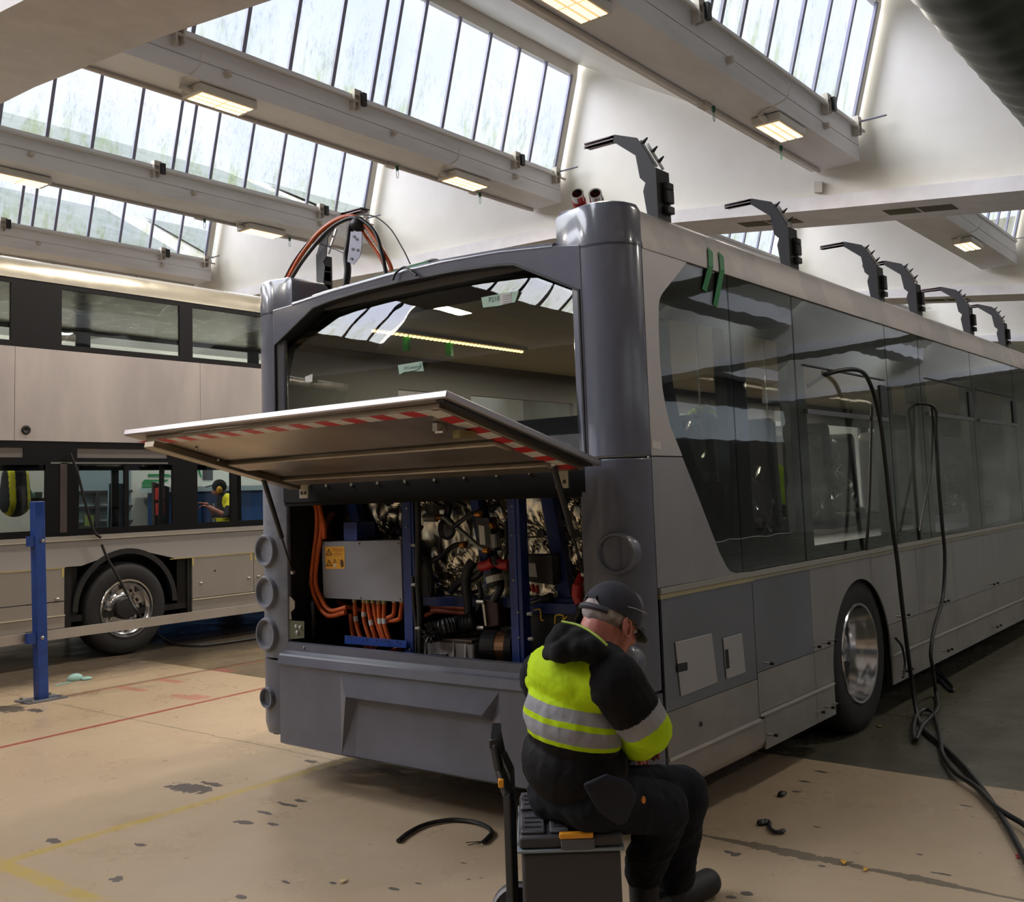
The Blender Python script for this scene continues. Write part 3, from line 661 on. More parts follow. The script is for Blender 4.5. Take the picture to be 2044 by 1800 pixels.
panel(4.874, 5.60, 0.592, 1.048, ALUB); panel(5.604, WX + .22, 0.592, 1.048, ALU)
for a, b in ((WX + .224, 7.5), (7.504, 8.4), (8.404, 9.6), (9.604, 10.9), (10.904, 12.4), (12.404, 14), (14.004, 15.85)): panel(a, b, 0.592, 1.048, ALU)
panel(3.965, 4.872, 0.372, 0.560, ALUD); panel(4.878, 5.60, 0.392, 0.588, ALUD); panel(5.604, WX - .45, 0.392, 0.588, ALUD)
for a, b in ((WX + .45, 7.5), (7.504, 9.6), (9.604, 12.4), (12.404, 15.85)): panel(a, b, 0.404, 0.588, ALUD)
LIPM = mat('skirt_edge_strip', rgb(190, 188, 186), 0.4, 0.5)  # flange edge paler than the panels, light on its top put into colour
for a, b, z in ((3.965, 4.874, .362), (4.878, 5.86, .380), (6.865, 15.85, .392)):
    m = MB(); m.box(a, b, 2.312, 2.33, z - .006, z + .008); m.build('skirt_edge_strip', LIPM, bus)
m = MB(); pr = [(2.322, .358), (2.322, .25), (2.338, .215), (2.37, .195), (2.372, .20), (2.345, .222), (2.332, .252), (2.332, .358)]
m.prism([(3.965, a, b) for a, b in pr], (4.93 - 3.965, 0, 0)); m.build('skirt_panel', ALUD, bus, smooth=True)
for a, b in ((4.934, 5.60), (5.604, 5.875), (6.875, 8.4), (8.404, 10.9), (10.904, 15.85)):
    m = MB(); m.box(a, b, 2.322, 2.332, .205, .388 if a > 6 else .374); m.build('skirt_panel', ALUD, bus)
# charge flaps
for q, sl in (([(4.062, 0.848), (4.406, 0.844), (4.44, 0.614), (4.091, 0.609)], [(4.069, 0.754), (4.159, 0.749), (4.156, 0.714), (4.07, 0.717)]), ([(4.519, 0.806), (4.717, 0.805), (4.737, 0.614), (4.532, 0.613)], [(4.527, 0.751), (4.559, 0.752), (4.564, 0.662), (4.532, 0.662)])):
    m = MB(); m.prism([(a, 2.314, b) for a, b in q], (0, 0.006, 0)); f = m.build('charge_flap', mat('sanded_flap', rgb(158, 158, 160), .55, .35), bus, bevel=0.012, seg=4)
    m = MB(); m.prism([(a, 2.3125, b) for a, b in sl], (0, 0.003, 0)); m.build('flap_slot', BLACK, f)
m = MB(); m.lathe([(4.263, 2.318, 0.458)][0], (0, 1, 0), [(.012, -.003), (.001, -.003)], 12); m.build('drain_hole', BLACK, bus)
# temporary fastener pins
for x in (4.958, 5.58, 5.72, 5.825, 7.02, 7.13, 7.97, 8.06, 9.40, 9.52, 10.8, 10.92):
    for z in (0.627, 0.274):
        m = MB(); m.cyl((x, 2.322, z), (x, 2.285, z), .0055, n=8); m.mat(1).cyl((x, 2.285, z), (x, 2.268, z), .0085, n=8); m.build('fastener_pin', [STEEL, BLACK], bus)
# dark chassis behind the skins
m = MB(); m.box(3.97, 5.9, 2.345, 2.40, .24, 1.09); m.box(6.86, 15.8, 2.345, 2.40, .24, 1.09); m.box(5.8, 6.95, 2.345, 2.40, .95, 1.09); m.build('body_frame', DARK, bus)
m = MB(); m.box(5.86, 6.88, 2.75, 2.80, .2, 1.05); m.box(5.84, 5.88, 2.36, 2.8, .2, 1.05); m.box(6.87, 6.91, 2.36, 2.8, .2, 1.05); m.build('wheel_arch', DARK, bus)
m = MB(); m.box(4.0, 15.8, 2.5, 4.75, .30, .38); m.box(4.9, 5.9, 2.8, 4.4, .2, .3); m.build('chassis_floor', DARK, bus)

def make_wheel(center, sgn, parent, deep=True):
    """wheel with deep dish rim; outer face towards -y"""
    x, y, z = center
    m = MB(); W2 = 0.14
    m.lathe(center, (0, -1, 0), [(.292, -W2), (.33, -W2 - .004), (.41, -W2), (.455, -W2 + .02), (.478, -W2 + .06), (.478, W2 - .06), (.466, W2 - .03), (.445, W2 - .008), (.40, W2), (.34, W2 + .002), (.31, W2 - .006), (.292, W2 - .012)], 64, closed=True)
    t_ = m.build('tyre', RUB, parent, smooth=True)
    m = MB()
    if deep:
        m.lathe(center, (0, -1, 0), [(.305, W2 - .004), (.300, W2 + .004), (.286, W2 + .002), (.280, W2 - .02), (.268, W2 - .05), (.262, W2 - .085), (.25, W2 - .10), (.245, W2 - .19), (.225, W2 - .205), (.21, W2 - .20), (.001, W2 - .20)], 56)
    else:
        m.lathe(center, (0, -1, 0), [(.305, W2 - .004), (.300, W2 + .004), (.286, W2 + .002), (.276, W2 - .02), (.26, W2 - .045), (.25, W2 - .05), (.235, W2 - .09), (.21, W2 - .13), (.195, W2 - .13), (.16, W2 - .095), (.13, W2 - .09), (.13, W2 - .06), (.001, W2 - .06)], 56)
    rim = m.build('rim', ALUP, parent, smooth=True)
    if deep:
        m = MB(); m.lathe((x - .03, y, z - .09), (0, -1, 0), [(.008, W2 - .198), (.001, W2 - .198)], 10); m.build('valve', BLACK, rim)
    else:
        m = MB(); m.lathe(center, (0, -1, 0), [(.118, W2 - .07), (.118, W2 - .03), (.10, W2 - .015), (.001, W2 - .012)], 32); m.build('hub_cap', BLACK, rim, smooth=True)
        for k in range(10):
            a = 2 * PI * k / 10; c = Vector((x + .172 * math.cos(a), y, z + .172 * math.sin(a)))
            m = MB(); m.lathe(c, (0, -1, 0), [(.017, W2 - .10), (.017, W2 - .075), (.001, W2 - .075)], 6); m.build('wheel_nut', STEEL, rim)
        for k in range(10):
            a = 2 * PI * (k + .5) / 10; c = Vector((x + .214 * math.cos(a), y, z + .214 * math.sin(a)))
            m = MB(); m.lathe(c, (0, -1, 0), [(.02, W2 - .122), (.001, W2 - .122)], 12); m.build('hand_hole', BLACK, rim)
make_wheel((6.385, 2.485, 0.478), -1, bus)
m = MB(); m.lathe((6.385, 2.80, .478), (0, -1, 0), [(.29, -.14), (.45, -.13), (.478, -.08), (.478, .08), (.45, .13), (.29, .14)], 48, closed=True); m.build('inner_tyre', RUB, bus, smooth=True)
m = MB(); m.lathe((6.385, 4.62, .478), (0, -1, 0), [(.001, -.16), (.45, -.15), (.478, -.1), (.478, .1), (.45, .15), (.001, .16)], 40); m.build('tyre', RUB, bus, smooth=True)
m = MB(); m.lathe((12.6, 2.5, .478), (0, -1, 0), [(.001, -.14), (.45, -.13), (.478, -.08), (.478, .08), (.45, .13), (.001, .14)], 40); m.build('tyre', RUB, bus, smooth=True)

# ---- interior: floor, ceiling, far wall with windows, seats
m = MB(); m.box(4.82, XE, 2.42, 4.80, .86, .90) ; m.build('saloon_floor', INTD, bus)
m = MB(); m.box(3.95, XE, 2.42, 4.80, 2.47, 2.50); m.build('ceiling_panel', mat('ceiling_lining', rgb(176, 158, 120), .6), bus)
m = MB(); holes = [[(a, 4.84, 1.2), (b, 4.84, 1.2), (b, 4.84, 2.25), (a, 4.84, 2.25)] for a, b in ((4.95, 5.5), (5.7, 7.0), (7.25, 7.85), (8.05, 9.25), (9.5, 10.8), (11, 12.2), (12.5, 13.7), (14, 15.6))]
m.prism([(3.9, 4.84, .2), (XE, 4.84, .2), (XE, 4.84, 2.62), (3.9, 4.84, 2.62)], (0, 0.04, 0), holes=holes); m.build('nearside_wall', INTD, bus)
m = MB(); m.box(XE - .05, XE, 2.34, 4.85, .2, 2.6); m.build('front_bulkhead', INTD, bus)
m = MB(); m.box(4.78, 4.82, 2.42, 4.8, .4, 1.55); m.build('engine_bulkhead', DARK, bus)
m = MB(); m.box(3.85, 4.8, 2.45, 4.78, 1.60, 1.66); m.build('rear_shelf', INTD, bus)
LEDM = mat('warm_led', rgb(255, 190, 90), .4, emit=(1.0, 0.62, 0.2, 1), estr=5.0)
m = MB(); p0 = [(3.739, 3.981, 2.46), (5.172, 3.949, 2.46)]
m.box(3.95, 5.32, 4.02, 4.10, 2.45, 2.47); ls = m.build('light_strip', INTER, bus)
for k in range(38):
    x = 3.97 + 1.33 * k / 37; q = MB(); q.box(x - .007, x + .007, 4.048, 4.066, 2.438, 2.45); q.build('diode', LEDM, ls)
for x, y in ((4.25, 4.08), (4.62, 4.08)):
    m = MB(); m.box(x - .012, x + .012, y - .02, y + .02, 2.36, 2.45); m.build('tape_tab', mat('bright_green_tape', rgb(30, 170, 40), .5), bus)
SEATC = mat('seat_moquette', rgb(50, 52, 60), .9); SEATS_ = mat('seat_shell', rgb(70, 70, 76), .6)
for k, (x, y) in enumerate(((5.0, 2.75), (5.0, 3.2), (5.75, 2.75), (5.75, 3.2), (6.6, 2.75), (6.6, 3.2), (8.3, 2.75), (8.3, 3.2), (9.1, 2.75), (10.2, 2.75))):
    m = MB(); m.prism([(x, y - .2, 1.28), (x + .1, y - .2, 1.26), (x + .06, y - .2, 1.9), (x + .01, y - .2, 1.93), (x - .05, y - .2, 1.88)], (0, .4, 0)); s_ = m.build('seat_back', SEATC if k % 2 else SEATS_, bus, bevel=.03)
    m = MB(); m.box(x + .05, x + .48, y - .2, y + .2, 1.22, 1.32); m.build('seat_cushion', SEATC, s_, bevel=.03)
def film(name, pts, parent, amp=.03, n=18):
    """crumpled clear sheet between 4 corners"""
    a, b, c, d = [Vector(p) for p in pts]; m = MB(); g = []
    nr = (b - a).cross(d - a).normalized()
    for i in range(n + 1):
        row = []
        for j in range(n + 1):
            u, v_ = i / n, j / n; p = a * (1-u) * (1-v_) + b * u * (1-v_) + c * u * v_ + d * (1-u) * v_
            row.append(m.bm.verts.new(p + nr * (random.uniform(-1, 1) * amp)))
        g.append(row)
    for i in range(n):
        for j in range(n): m._f([g[i][j], g[i+1][j], g[i+1][j+1], g[i][j+1]])
    return m.build(name, PLASTIC, parent)
film('dust_sheet', [(4.55, 2.55, 1.25), (5.15, 2.55, 1.25), (5.02, 2.6, 2.0), (4.8, 2.6, 1.9)], bus)
film('dust_sheet', [(5.2, 2.5, 1.15), (5.75, 2.5, 1.15), (5.72, 2.6, 1.7), (5.3, 2.6, 1.45)], bus)
film('dust_sheet', [(6.1, 2.5, 1.3), (7.0, 2.5, 1.3), (6.8, 2.6, 1.85), (6.3, 2.6, 1.85)], bus)
film('dust_sheet', [(8.9, 2.5, 1.2), (10.6, 2.5, 1.2), (10.4, 2.6, 1.6), (9.3, 2.6, 1.6)], bus)
m = MB(); m.box(5.42, 5.62, 3.3, 3.5, 1.98, 2.22, None); m.mat(1).box(5.49, 5.55, 3.29, 3.30, 2.08, 2.13); m.build('monitor', [BLACK, PAPER], bus)
for x in (4.86, 5.66, 7.22, 7.95, 9.42, 10.9):
    m = MB(); m.box(x - .045, x + .045, 2.36, 2.44, 1.0, 2.55); m.build('window_post', mat('post_grey', rgb(86, 92, 94), .5), bus)
m = MB(); m.box(9.3, 10.7, 2.95, 3.0, 1.55, 1.8); m.build('information_display', BLACK, bus)

# ---- roof brackets
BRK = mat('bracket_powder_coat', rgb(42, 42, 50), .5); BRL = mat('bracket_edge', rgb(150, 140, 146), .45, .3)
BLT = STEEL
bsh = [(2.617, 3.227), (2.494, 3.129), (2.476, 3.014), (2.447, 2.984), (2.461, 2.945), (2.438, 2.78), (2.392, 2.78), (2.392, 3.045), (2.426, 3.116), (2.482, 3.214), (2.61, 3.262)]
def bracket(x, s=1, y_off=0.0, sc_=1.0):
    f = (lambda p: (p[0], p[1])) if s > 0 else (lambda p: (7.19 - p[0], p[1]))
    pts = [(x,) + f(p) for p in bsh]
    if s < 0: pts = pts[::-1]
    m = MB(); m.prism(pts, (0.006, 0, 0)); b_ = m.build('roof_bracket', BRK, bus)
    y = f((2.392, 0))[0]; d = -0.006 * s
    m = MB(); m.box(x, x + .125, min(y, y + d), max(y, y + d), 2.78, 3.045); m.build('bracket_flange', mat('bracket_dark', rgb(36, 37, 38), .5), b_)
    a = f((2.617, 3.245)); c = f((2.79, 3.245))
    m = MB(); m.prism([(x + .003, a[0], 3.262), (x + .003, c[0], 3.262), (x + .06, c[0] + .02 * s, 3.255), (x + .075, a[0], 3.25), (x + .075, a[0], 3.246), (x + .003, a[0], 3.23), (x + .003, c[0], 3.235)], (0, 0, -.004)); 
    m.box(x + .0, x + .06, min(a[0], c[0]), max(a[0], c[0]), 3.24, 3.246); m.build('bracket_arm', BRL, b_)
    m = MB(); p, q = f((2.478, 3.205)), f((2.398, 3.06))
    m.obox((x + .03, p[0], p[1]), (x + .03, q[0], q[1]), .012, .012); m.obox((x + .09, p[0], p[1]), (x + .09, q[0], q[1]), .012, .012); m.build('bracket_track', BLT, b_)
    for t_ in (.1, .32, .72):
        py = p[0] + (q[0] - p[0]) * t_; pz = p[1] + (q[1] - p[1]) * t_
        m = MB(); m.cyl((x + .03 + .06 * (t_ > .2), py, pz), (x + .03 + .06 * (t_ > .2), py - .03 * s, pz + .022), .011, .004, 8); m.build('stud', BRK, b_)
    for z_ in (2.85, 2.915, 2.965):
        m = MB(); h_ = .032 if z_ == 2.915 else .018
        m.box(x + .05, x + .115, min(y, y - .035 * s) if s > 0 else y, max(y, y - .035 * s) if s < 0 else y, z_ - h_, z_ + h_); m.build('clamp_block', BLACK, b_, bevel=.004)
    return b_
for x in (4.22, 5.76, 7.30, 8.18, 9.70, 10.98): bracket(x)
bracket(4.22, -1)
# perforated plate, harness and high voltage cables over the left bracket
PL = mat('perforated_plate', rgb(120, 120, 134), .4, .4)
m = MB(); F_ = [(4.18, 4.447, 3.114), (4.18, 4.353, 3.096), (4.18, 4.356, 3.013), (4.18, 4.375, 2.95), (4.18, 4.427, 2.91), (4.18, 4.483, 2.938), (4.18, 4.463, 3.032)]; m.prism(F_, (0.004, 0, 0)); pp = m.build('perforated_plate', PL, bus)
for c in [(4.175, 4.39, 2.991), (4.175, 4.396, 3.058), (4.175, 4.432, 3.004), (4.175, 4.442, 2.948), (4.175, 4.417, 3.077)]:
    m = MB(); m.lathe(c, (-1, 0, 0), [(.009, 0), (.001, 0)], 10); m.build('plate_hole', BLACK, pp)
m = MB(); m.tube(spline([(4.2, 4.522, 2.786), (4.2, 4.501, 2.889), (4.2, 4.507, 2.982), (4.2, 4.483, 3.069), (4.2, 4.468, 3.143), (4.2, 4.441, 3.178)], 6), .022, 10); m.ball([(4.2, 4.398, 3.154)][0], .05, 1, 1.1, .9); m.build('harness_sleeve', BLACK, bus, smooth=True)
o = [(4.2, 4.723, 3.261), (4.2, 4.465, 3.237), (4.2, 4.744, 2.835)]
def cab(name, pts, r, mt, par=bus, n=10): 
    m = MB(); m.tube(spline(pts, 8), r, n); return m.build(name, mt, par, smooth=True)
cab('high_voltage_cable', [(4.22, 5.077, 2.922), (4.2, 4.925, 3.048), (4.2, 4.735, 3.172), (4.2, 4.553, 3.218), (4.2, 4.414, 3.197), (4.2, 4.278, 3.062), (4.2, 4.16, 2.892), (4.2, 4.123, 2.792)], .013, ORANGE)
cab('high_voltage_cable', [(4.24, 5.131, 2.927), (4.22, 4.967, 3.065), (4.22, 4.748, 3.19), (4.22, 4.557, 3.235), (4.22, 4.453, 3.19), (4.22, 4.362, 3.081), (4.22, 4.241, 2.924), (4.22, 4.179, 2.804)], .011, ORANGE)
cab('black_cable', [(4.2, 5.034, 2.906), (4.18, 4.874, 3.017), (4.18, 4.668, 3.146), (4.18, 4.506, 3.193), (4.18, 4.376, 3.179), (4.18, 4.245, 3.076), (4.18, 4.191, 2.939), (4.18, 4.159, 2.807)], .012, BLACK)
cab('thin_black_cable', [(4.2, 5.097, 2.922), (4.2, 4.973, 3.046), (4.2, 4.791, 3.157), (4.2, 4.571, 3.209), (4.2, 4.316, 3.193), (4.2, 4.153, 3.092), (4.2, 4.045, 2.946), (4.2, 3.986, 2.843)], .004, BLACK)
cab('thin_black_cable', [(4.2, 4.737, 3.094), (4.2, 4.581, 3.025), (4.2, 4.452, 2.957)], .003, BLACK)
m = MB(); F_ = [(3.79, 3.879, 2.693), (3.79, 3.774, 2.695), (3.79, 3.593, 2.708), (3.79, 3.488, 2.711), (3.79, 3.448, 2.691), (3.79, 3.594, 2.677), (3.79, 3.756, 2.682)]; m.prism(F_, (0.02, 0, 0)); m.build('tape_sheet', GREENT, bus)
cab('cable_tie', [(3.74, 3.675, 2.635), (3.74, 3.653, 2.668), (3.75, 3.598, 2.692), (3.74, 3.54, 2.655), (3.735, 3.505, 2.633)], .006, BLACK)
cab('black_cable', [(3.82, 3.516, 2.715), (3.8, 3.443, 2.71), (3.8, 3.382, 2.689)], .008, BLACK)
for q in [(4.25, 2.862, 3.026), (4.25, 2.754, 3.003)]:
    m = MB(); d = Vector((-.75, -.35, .35)).normalized(); q = Vector(q)
    m.cyl(q - d * .18 , q - d * .045, .036, n=18); m.mat(1).lathe(q, d, [(.03, -.06), (.034, -.05), (.034, 0), (.026, 0), (.026, -.06)], 24); m.mat(2).cyl(q - d * .05, q - d * .045, .026, n=18)
    m.mat(0).cyl(q - d * .18, q - d * .18 - Vector((0, 0, .25)), .036, n=14)
    m.build('coolant_pipe', [REDM, ALUP, BLACK], bus)
m = MB(); q = Vector([(3.95, 4.664, 2.767)][0]); m.box(q.x, q.x + .03, q.y - .03, q.y + .03, q.z - .03, q.z + .03); m.build('connector', BLACK, bus)

# ---- raised tailgate
TG = empty('tailgate', (0, 0, 0)); TG.parent = bus; TG.location = -Vector(bus.location)
def tg(u, v_, h=0.0):
    """u along y 0 (right, y 2.40) .. 1 (left, 4.51); v from hinge 0 to outer edge 1; h below the sheet"""
    A = Vector((3.73, 2.44, 1.655)); B = Vector((2.70, 2.40, 1.895)); A2 = Vector((3.73, 4.51, 1.655)); B2 = Vector((2.74, 4.51, 1.895))
    p = (A * (1-u) + A2 * u) * (1-v_) + (B * (1-u) + B2 * u) * v_
    nrm = Vector((-.225, 0, -.97)).normalized()
    return p + nrm * h
def tpl(us, h): return [tg(u, v_, h) for u, v_ in us]
m = MB(); m.prism(tpl([(0,0),(1,0),(1,1),(0,1)], 0.0), tg(0,0,.028) - tg(0,0,0)); m.build('tailgate_skin', mat('tailgate_aluminium', rgb(176, 170, 172), .3, .85), TG, bevel=.005)
# pressed inner frame standing below the skin
ALUI = mat('tailgate_inner', rgb(172, 160, 142), .36, .88, col2=rgb(140, 130, 118), ns=1.5, rvar=.1)
fr = MB(); d = tg(0,0,.05) - tg(0,0,.028)
fr.prism(tpl([(.035,.03),(.94,.03),(.94,.955),(.035,.955)], .028), d); fr.build('inner_frame', ALUI, TG, bevel=.004)
for v0, v1 in ((.10, .20), (.42, .54)):
    m = MB(); m.prism(tpl([(.07, v0), (.90, v0), (.90, v1), (.07, v1)], .05), tg(0,0,.072) - tg(0,0,.05)); m.build('stiffening_rib', ALUI, TG, bevel=.006)
    m = MB(); m.prism(tpl([(.07, v1 + .004), (.90, v1 + .004), (.90, v1 + .022), (.07, v1 + .022)], .0502), tg(0,0,.052) - tg(0,0,.05)); m.build('sealant_line', BLACK, TG)
m = MB(); m.prism(tpl([(.905, .06), (.945, .06), (.945, .95), (.905, .95)], .05), tg(0,0,.085) - tg(0,0,.05)); m.build('side_channel', ALUI, TG, bevel=.005)
m = MB(); m.prism(tpl([(.012, .03), (.03, .03), (.03, .985), (.012, .985)], .0285), tg(0,0,.034) - tg(0,0,.0285)); m.build('gate_seal', BLACK, TG)
RT = mat('red_reflective_tape', rgb(188, 30, 36), .5); WT = mat('white_reflective_tape', rgb(206, 202, 196), .5)
n = 24
for k in range(n):
    u0 = .045 + k * .915 / n; u1 = .045 + (k + 1) * .915 / n; sk = .010
    m = MB(); m.prism(tpl([(u0, .895), (u1, .895), (u1 + sk, .955), (u0 + sk, .955)], .0505), tg(0,0,.0515) - tg(0,0,.0505)); m.build('tape_block', RT if k % 2 else WT, TG)
n = 12
for k in range(n):
    v0 = .06 + k * .87 / n; v1 = .06 + (k + 1) * .87 / n
    m = MB(); m.prism(tpl([(.038, v0 + .012), (.038, v1 + .012), (.078, v1), (.078, v0)], .0505), tg(0,0,.0515) - tg(0,0,.0505)); m.build('tape_block', WT if k % 2 else RT, TG)
m = MB(); 
a = tg(.10, .80, .05); m.box(a.x - .03, a.x + .03, a.y - .012, a.y + .012, a.z - .03, a.z); m.cyl(a + Vector((.0, -.02, -.03)), a + Vector((0, .02, -.03)), .01, n=8); m.build('latch', STEEL, TG)
a = tg(.075, .70, .05); m = MB(); m.box(a.x - .07, a.x + .03, a.y - .02, a.y + .015, a.z - .035, a.z - .005); m.build('latch_plate', mat('zinc_yellow', rgb(150, 140, 96), .4, .7), TG)
for u, v_ in ((.12, .49), (.14, .49), (.16, .49), (.85, .8), (.9, .6)):
    a = tg(u, v_, .056); m = MB(); m.ball(a, .008, n=8); m.build('rivet', STEEL, TG)
for u in (.10, .93):
    a = tg(u, 0, .03); m = MB(); m.box(a.x - .03, a.x + .02, a.y - .05, a.y + .05, a.z - .01, a.z); m.box(3.715, 3.722, a.y - .035, a.y + .035, a.z - .085, a.z - .005)
    m.mat(1).box(3.712, 3.716, a.y - .022, a.y - .008, a.z - .065, a.z - .048); m.box(3.712, 3.716, a.y + .008, a.y + .022, a.z - .065, a.z - .048); m.build('hinge_plate', [mat('pale_zinc', rgb(176, 170, 150), .45, .5), BLACK], TG)
# gas struts
for (p, q, r_) in (([(3.42, 4.338, 1.662), (3.8, 4.568, 1.133)] + [.013]), ([(3.56, 2.58, 1.644), (3.86, 2.649, 1.155)] + [.014])):
    p = Vector(p); q = Vector(q); mid = p.lerp(q, .62)
    m = MB(); m.cyl(p, mid, r_, n=12); m.mat(1).cyl(mid, q, r_ * .45, n=10); m.mat(2).ball(p, .016, n=8); m.ball(q, .014, n=8); m.build('gas_strut', [BLACK, BLACK, STEEL], bus)

# ---- bumper
m = MB(); y0, y1 = 4.585, 2.55
def row(x, z, k=.02): return [(x - k * max(0, 1 - ((y - 3.6) / 1.05) ** 2), y, z) for y in [y0 + (y1 - y0) * i / 16 for i in range(17)]]
rows = [row(3.80, .755), row(3.768, .753), row(3.766, .712), row(3.722, .700), row(3.712, .692), row(3.700, .650), row(3.715, .638)]
g = [[m.bm.verts.new(p) for p in r] for r in rows]
for a, b in zip(g, g[1:]):
    for i in range(16): m._f([a[i], a[i+1], b[i+1], b[i]])
m.build('bumper_top', GREYM, bus)
def bx(y, d=0.0): return 3.715 - .02 * max(0, 1 - ((y - 3.6) / 1.05) ** 2) + d
OT = [(4.07, .632), (3.035, .632)]; IT = [(4.02, .525), (3.115, .525)]; IB = [(4.03, .232), (3.07, .232)]; OB = [(4.085, .228), (3.03, .228)]
m = MB()
def quad(*p): m.face([(bx(y, d), y, z) for y, z, d in p])
N_ = 8
def strip(ya, yb, za, zb, d=0.0):
    for i in range(N_):
        u, v_ = ya + (yb - ya) * i / N_, ya + (yb - ya) * (i + 1) / N_; quad((u, za, d), (v_, za, d), (v_, zb, d), (u, zb, d))
strip(y0, 4.085, .225, .645); strip(3.03, y1, .225, .645); strip(4.085, 3.03, .632, .645)
def blend(A, B, dA, dB):
    for i in range(N_):
        s0, s1 = i / N_, (i + 1) / N_
        L_ = lambda P, s: (P[0][0] + (P[1][0] - P[0][0]) * s, P[0][1] + (P[1][1] - P[0][1]) * s)
        a, b, c, d2 = L_(A, s0), L_(A, s1), L_(B, s1), L_(B, s0)
        quad((a[0], a[1], dA), (b[0], b[1], dA), (c[0], c[1], dB), (d2[0], d2[1], dB))
OTc = [(4.085, .632), (3.03, .632)]
blend(OTc, [(4.02, .525), (3.115, .525)], 0, -.024)           # top shelf leans outwards
blend([(4.02, .525), (3.115, .525)], [(3.985, .50), (3.10, .49)], -.024, .03)
blend([(3.985, .50), (3.10, .49)], [(3.995, .225), (3.06, .225)], .03, .012)
quad((4.085, .632, 0), (4.02, .525, -.024), (3.985, .50, .03), (4.085, .225, 0)); quad((4.085, .225, 0), (3.985, .50, .03), (3.995, .225, .012))
quad((3.03, .632, 0), (3.03, .225, 0), (3.10, .49, .03), (3.115, .525, -.024)); quad((3.03, .225, 0), (3.06, .225, .012), (3.10, .49, .03))
m.build('bumper', GREYM, bus)
m = MB(); g2 = [[m.bm.verts.new(p) for p in r] for r in (row(3.715, .226), row(3.76, .205), row(3.85, .20))]
for a, b in zip(g2, g2[1:]):
    for i in range(16): m._f([a[i], a[i+1], b[i+1], b[i]])
m.build('bumper_underside', GREYM, bus, smooth=True)
for c in [(3.762, 4.433, 0.716), (3.762, 3.86, 0.716), (3.762, 3.278, 0.714)]:
    m = MB(); m.ball((3.758, c[1], .735), .007, n=8); m.build('bumper_screw', STEEL, bus)
m = MB(); c = [(3.71, 3.098, 0.478)][0]; m.lathe((bx(c[1]) - .001 + .05, c[1], c[2]), (-1, 0, 0), [(.012, .004), (.001, .004)], 12); m.build('bumper_hole', BLACK, bus)
# hinge beam with bolts above the engine bay
m = MB(); m.box(3.77, 3.80, 2.52, 4.60, 1.52, 1.655); m.box(3.78, 3.86, 2.52, 4.62, 1.50, 1.535); m.build('hinge_beam', mat('hinge_beam_black', rgb(14, 13, 14), .7, spec=.2), bus)
for c in [(4.382, 1.609), (4.24, 1.604), (4.044, 1.603), (3.849, 1.604), (3.652, 1.605), (3.451, 1.605), (3.258, 1.61), (3.056, 1.612), (2.864, 1.616), (2.731, 1.617)]:
    m = MB(); m.ball((3.768, c[0], c[1]), .009, n=8); m.build('beam_bolt', STEEL, bus)
# ================================================================ engine bay
def foil_mat():
    m, t, out = nodes('crinkled_foil'); b = N(t, 'ShaderNodeBsdfPrincipled'); t.links.new(b.outputs[0], out.inputs[0])
    b.inputs['Metallic'].default_value = 1.0; b.inputs['Roughness'].default_value = 0.22; b.inputs['Base Color'].default_value = rgb(240, 234, 214)
    return m
FOIL = foil_mat()
from mathutils import noise as mn
def foil(name, y0, y1, z0, z1, x, pins):
    m = MB(); ny, nz = int((y1 - y0) / .009), int((z1 - z0) / .010); g = []
    for i in range(ny + 1):
        r = []
        for j in range(nz + 1):
            y = y0 + (y1 - y0) * i / ny; z = z0 + (z1 - z0) * j / nz; d = 0
            p = Vector((y * 5.5, z * 4.2, 0)); d += .006 * mn.ridged_multi_fractal(p, 1.0, 2.1, 3, .9, 2.0) + .010 * mn.noise(Vector((y * 14, z * 7, 3)))
            for (py, pz) in pins:
                dy, dz = y - py, z - pz; rr = math.hypot(dy, dz)
                a = math.atan2(dz, dy); k = max(0, 1 - rr / .17)
                d += k * (.011 * math.sin(a * 9 + 3 * mn.noise(Vector((a * 2, rr * 10, py)))) * min(1, rr / .03)) - .045 * k * k
            r.append(m.bm.verts.new((x - d, y, z)))
        g.append(r)
    for i in range(ny):
        for j in range(nz): m._f([g[i][j], g[i][j+1], g[i+1][j+1], g[i+1][j]])
    o = m.build(name, FOIL, bus)
    for py, pz in pins:
        q = MB(); q.lathe((x - .0, py, pz), (-1, 0, 0), [(.022, 0), (.022, .012), (.001, .014)], 14); q.build('foil_washer', BLACK, o)
    return o
pins = [(4.383, 1.32), (4.225, 1.319), (4.048, 1.548), (3.858, 1.542), (3.658, 1.563), (3.382, 1.555), (3.339, 1.324), (3.097, 1.323), (2.888, 1.319), (2.866, 1.514), (3.747, 1.1), (3.554, 1.104), (2.975, 1.116)]
foil('foil_insulation', *[2.5, 4.585, 1.0, 1.56], 4.16, pins)
m = MB(); m.box(4.72, 4.74, 2.5, 4.7, .45, 1.62); m.build('bay_back_panel', DARK, bus)
m = MB(); m.box(3.80, 4.74, 4.60, 4.62, .45, 1.55); m.build('bay_side_panel', DARK, bus)
m = MB(); m.box(3.84, 4.74, 2.44, 2.46, .45, 1.0); m.build('bay_side_panel', DARK, bus)
m = MB(); m.box(3.80, 4.75, 2.46, 4.6, .50, .52); m.build('bay_floor', DARK, bus)
def post(name, pts, w, d, mt=BLUE):
    m = MB()
    for a, b in zip(pts, pts[1:]): m.obox(a, b, w, d, Vector((1, 0, 0)))
    return m.build(name, mt, bus, bevel=.003)
p = [(3.92, 3.774, 1.571), (3.92, 3.777, 0.671), (3.92, 3.062, 1.573), (3.92, 3.062, 0.699)]
a = post('frame_post', p[:2], .062, .05); 
m = MB(); m.box(3.90, 3.905, p[0][1] - .045, p[0][1] - .031, .72, 1.55); m.build('post_flange', BLUE, a)
a = post('frame_post', p[2:], .075, .06)
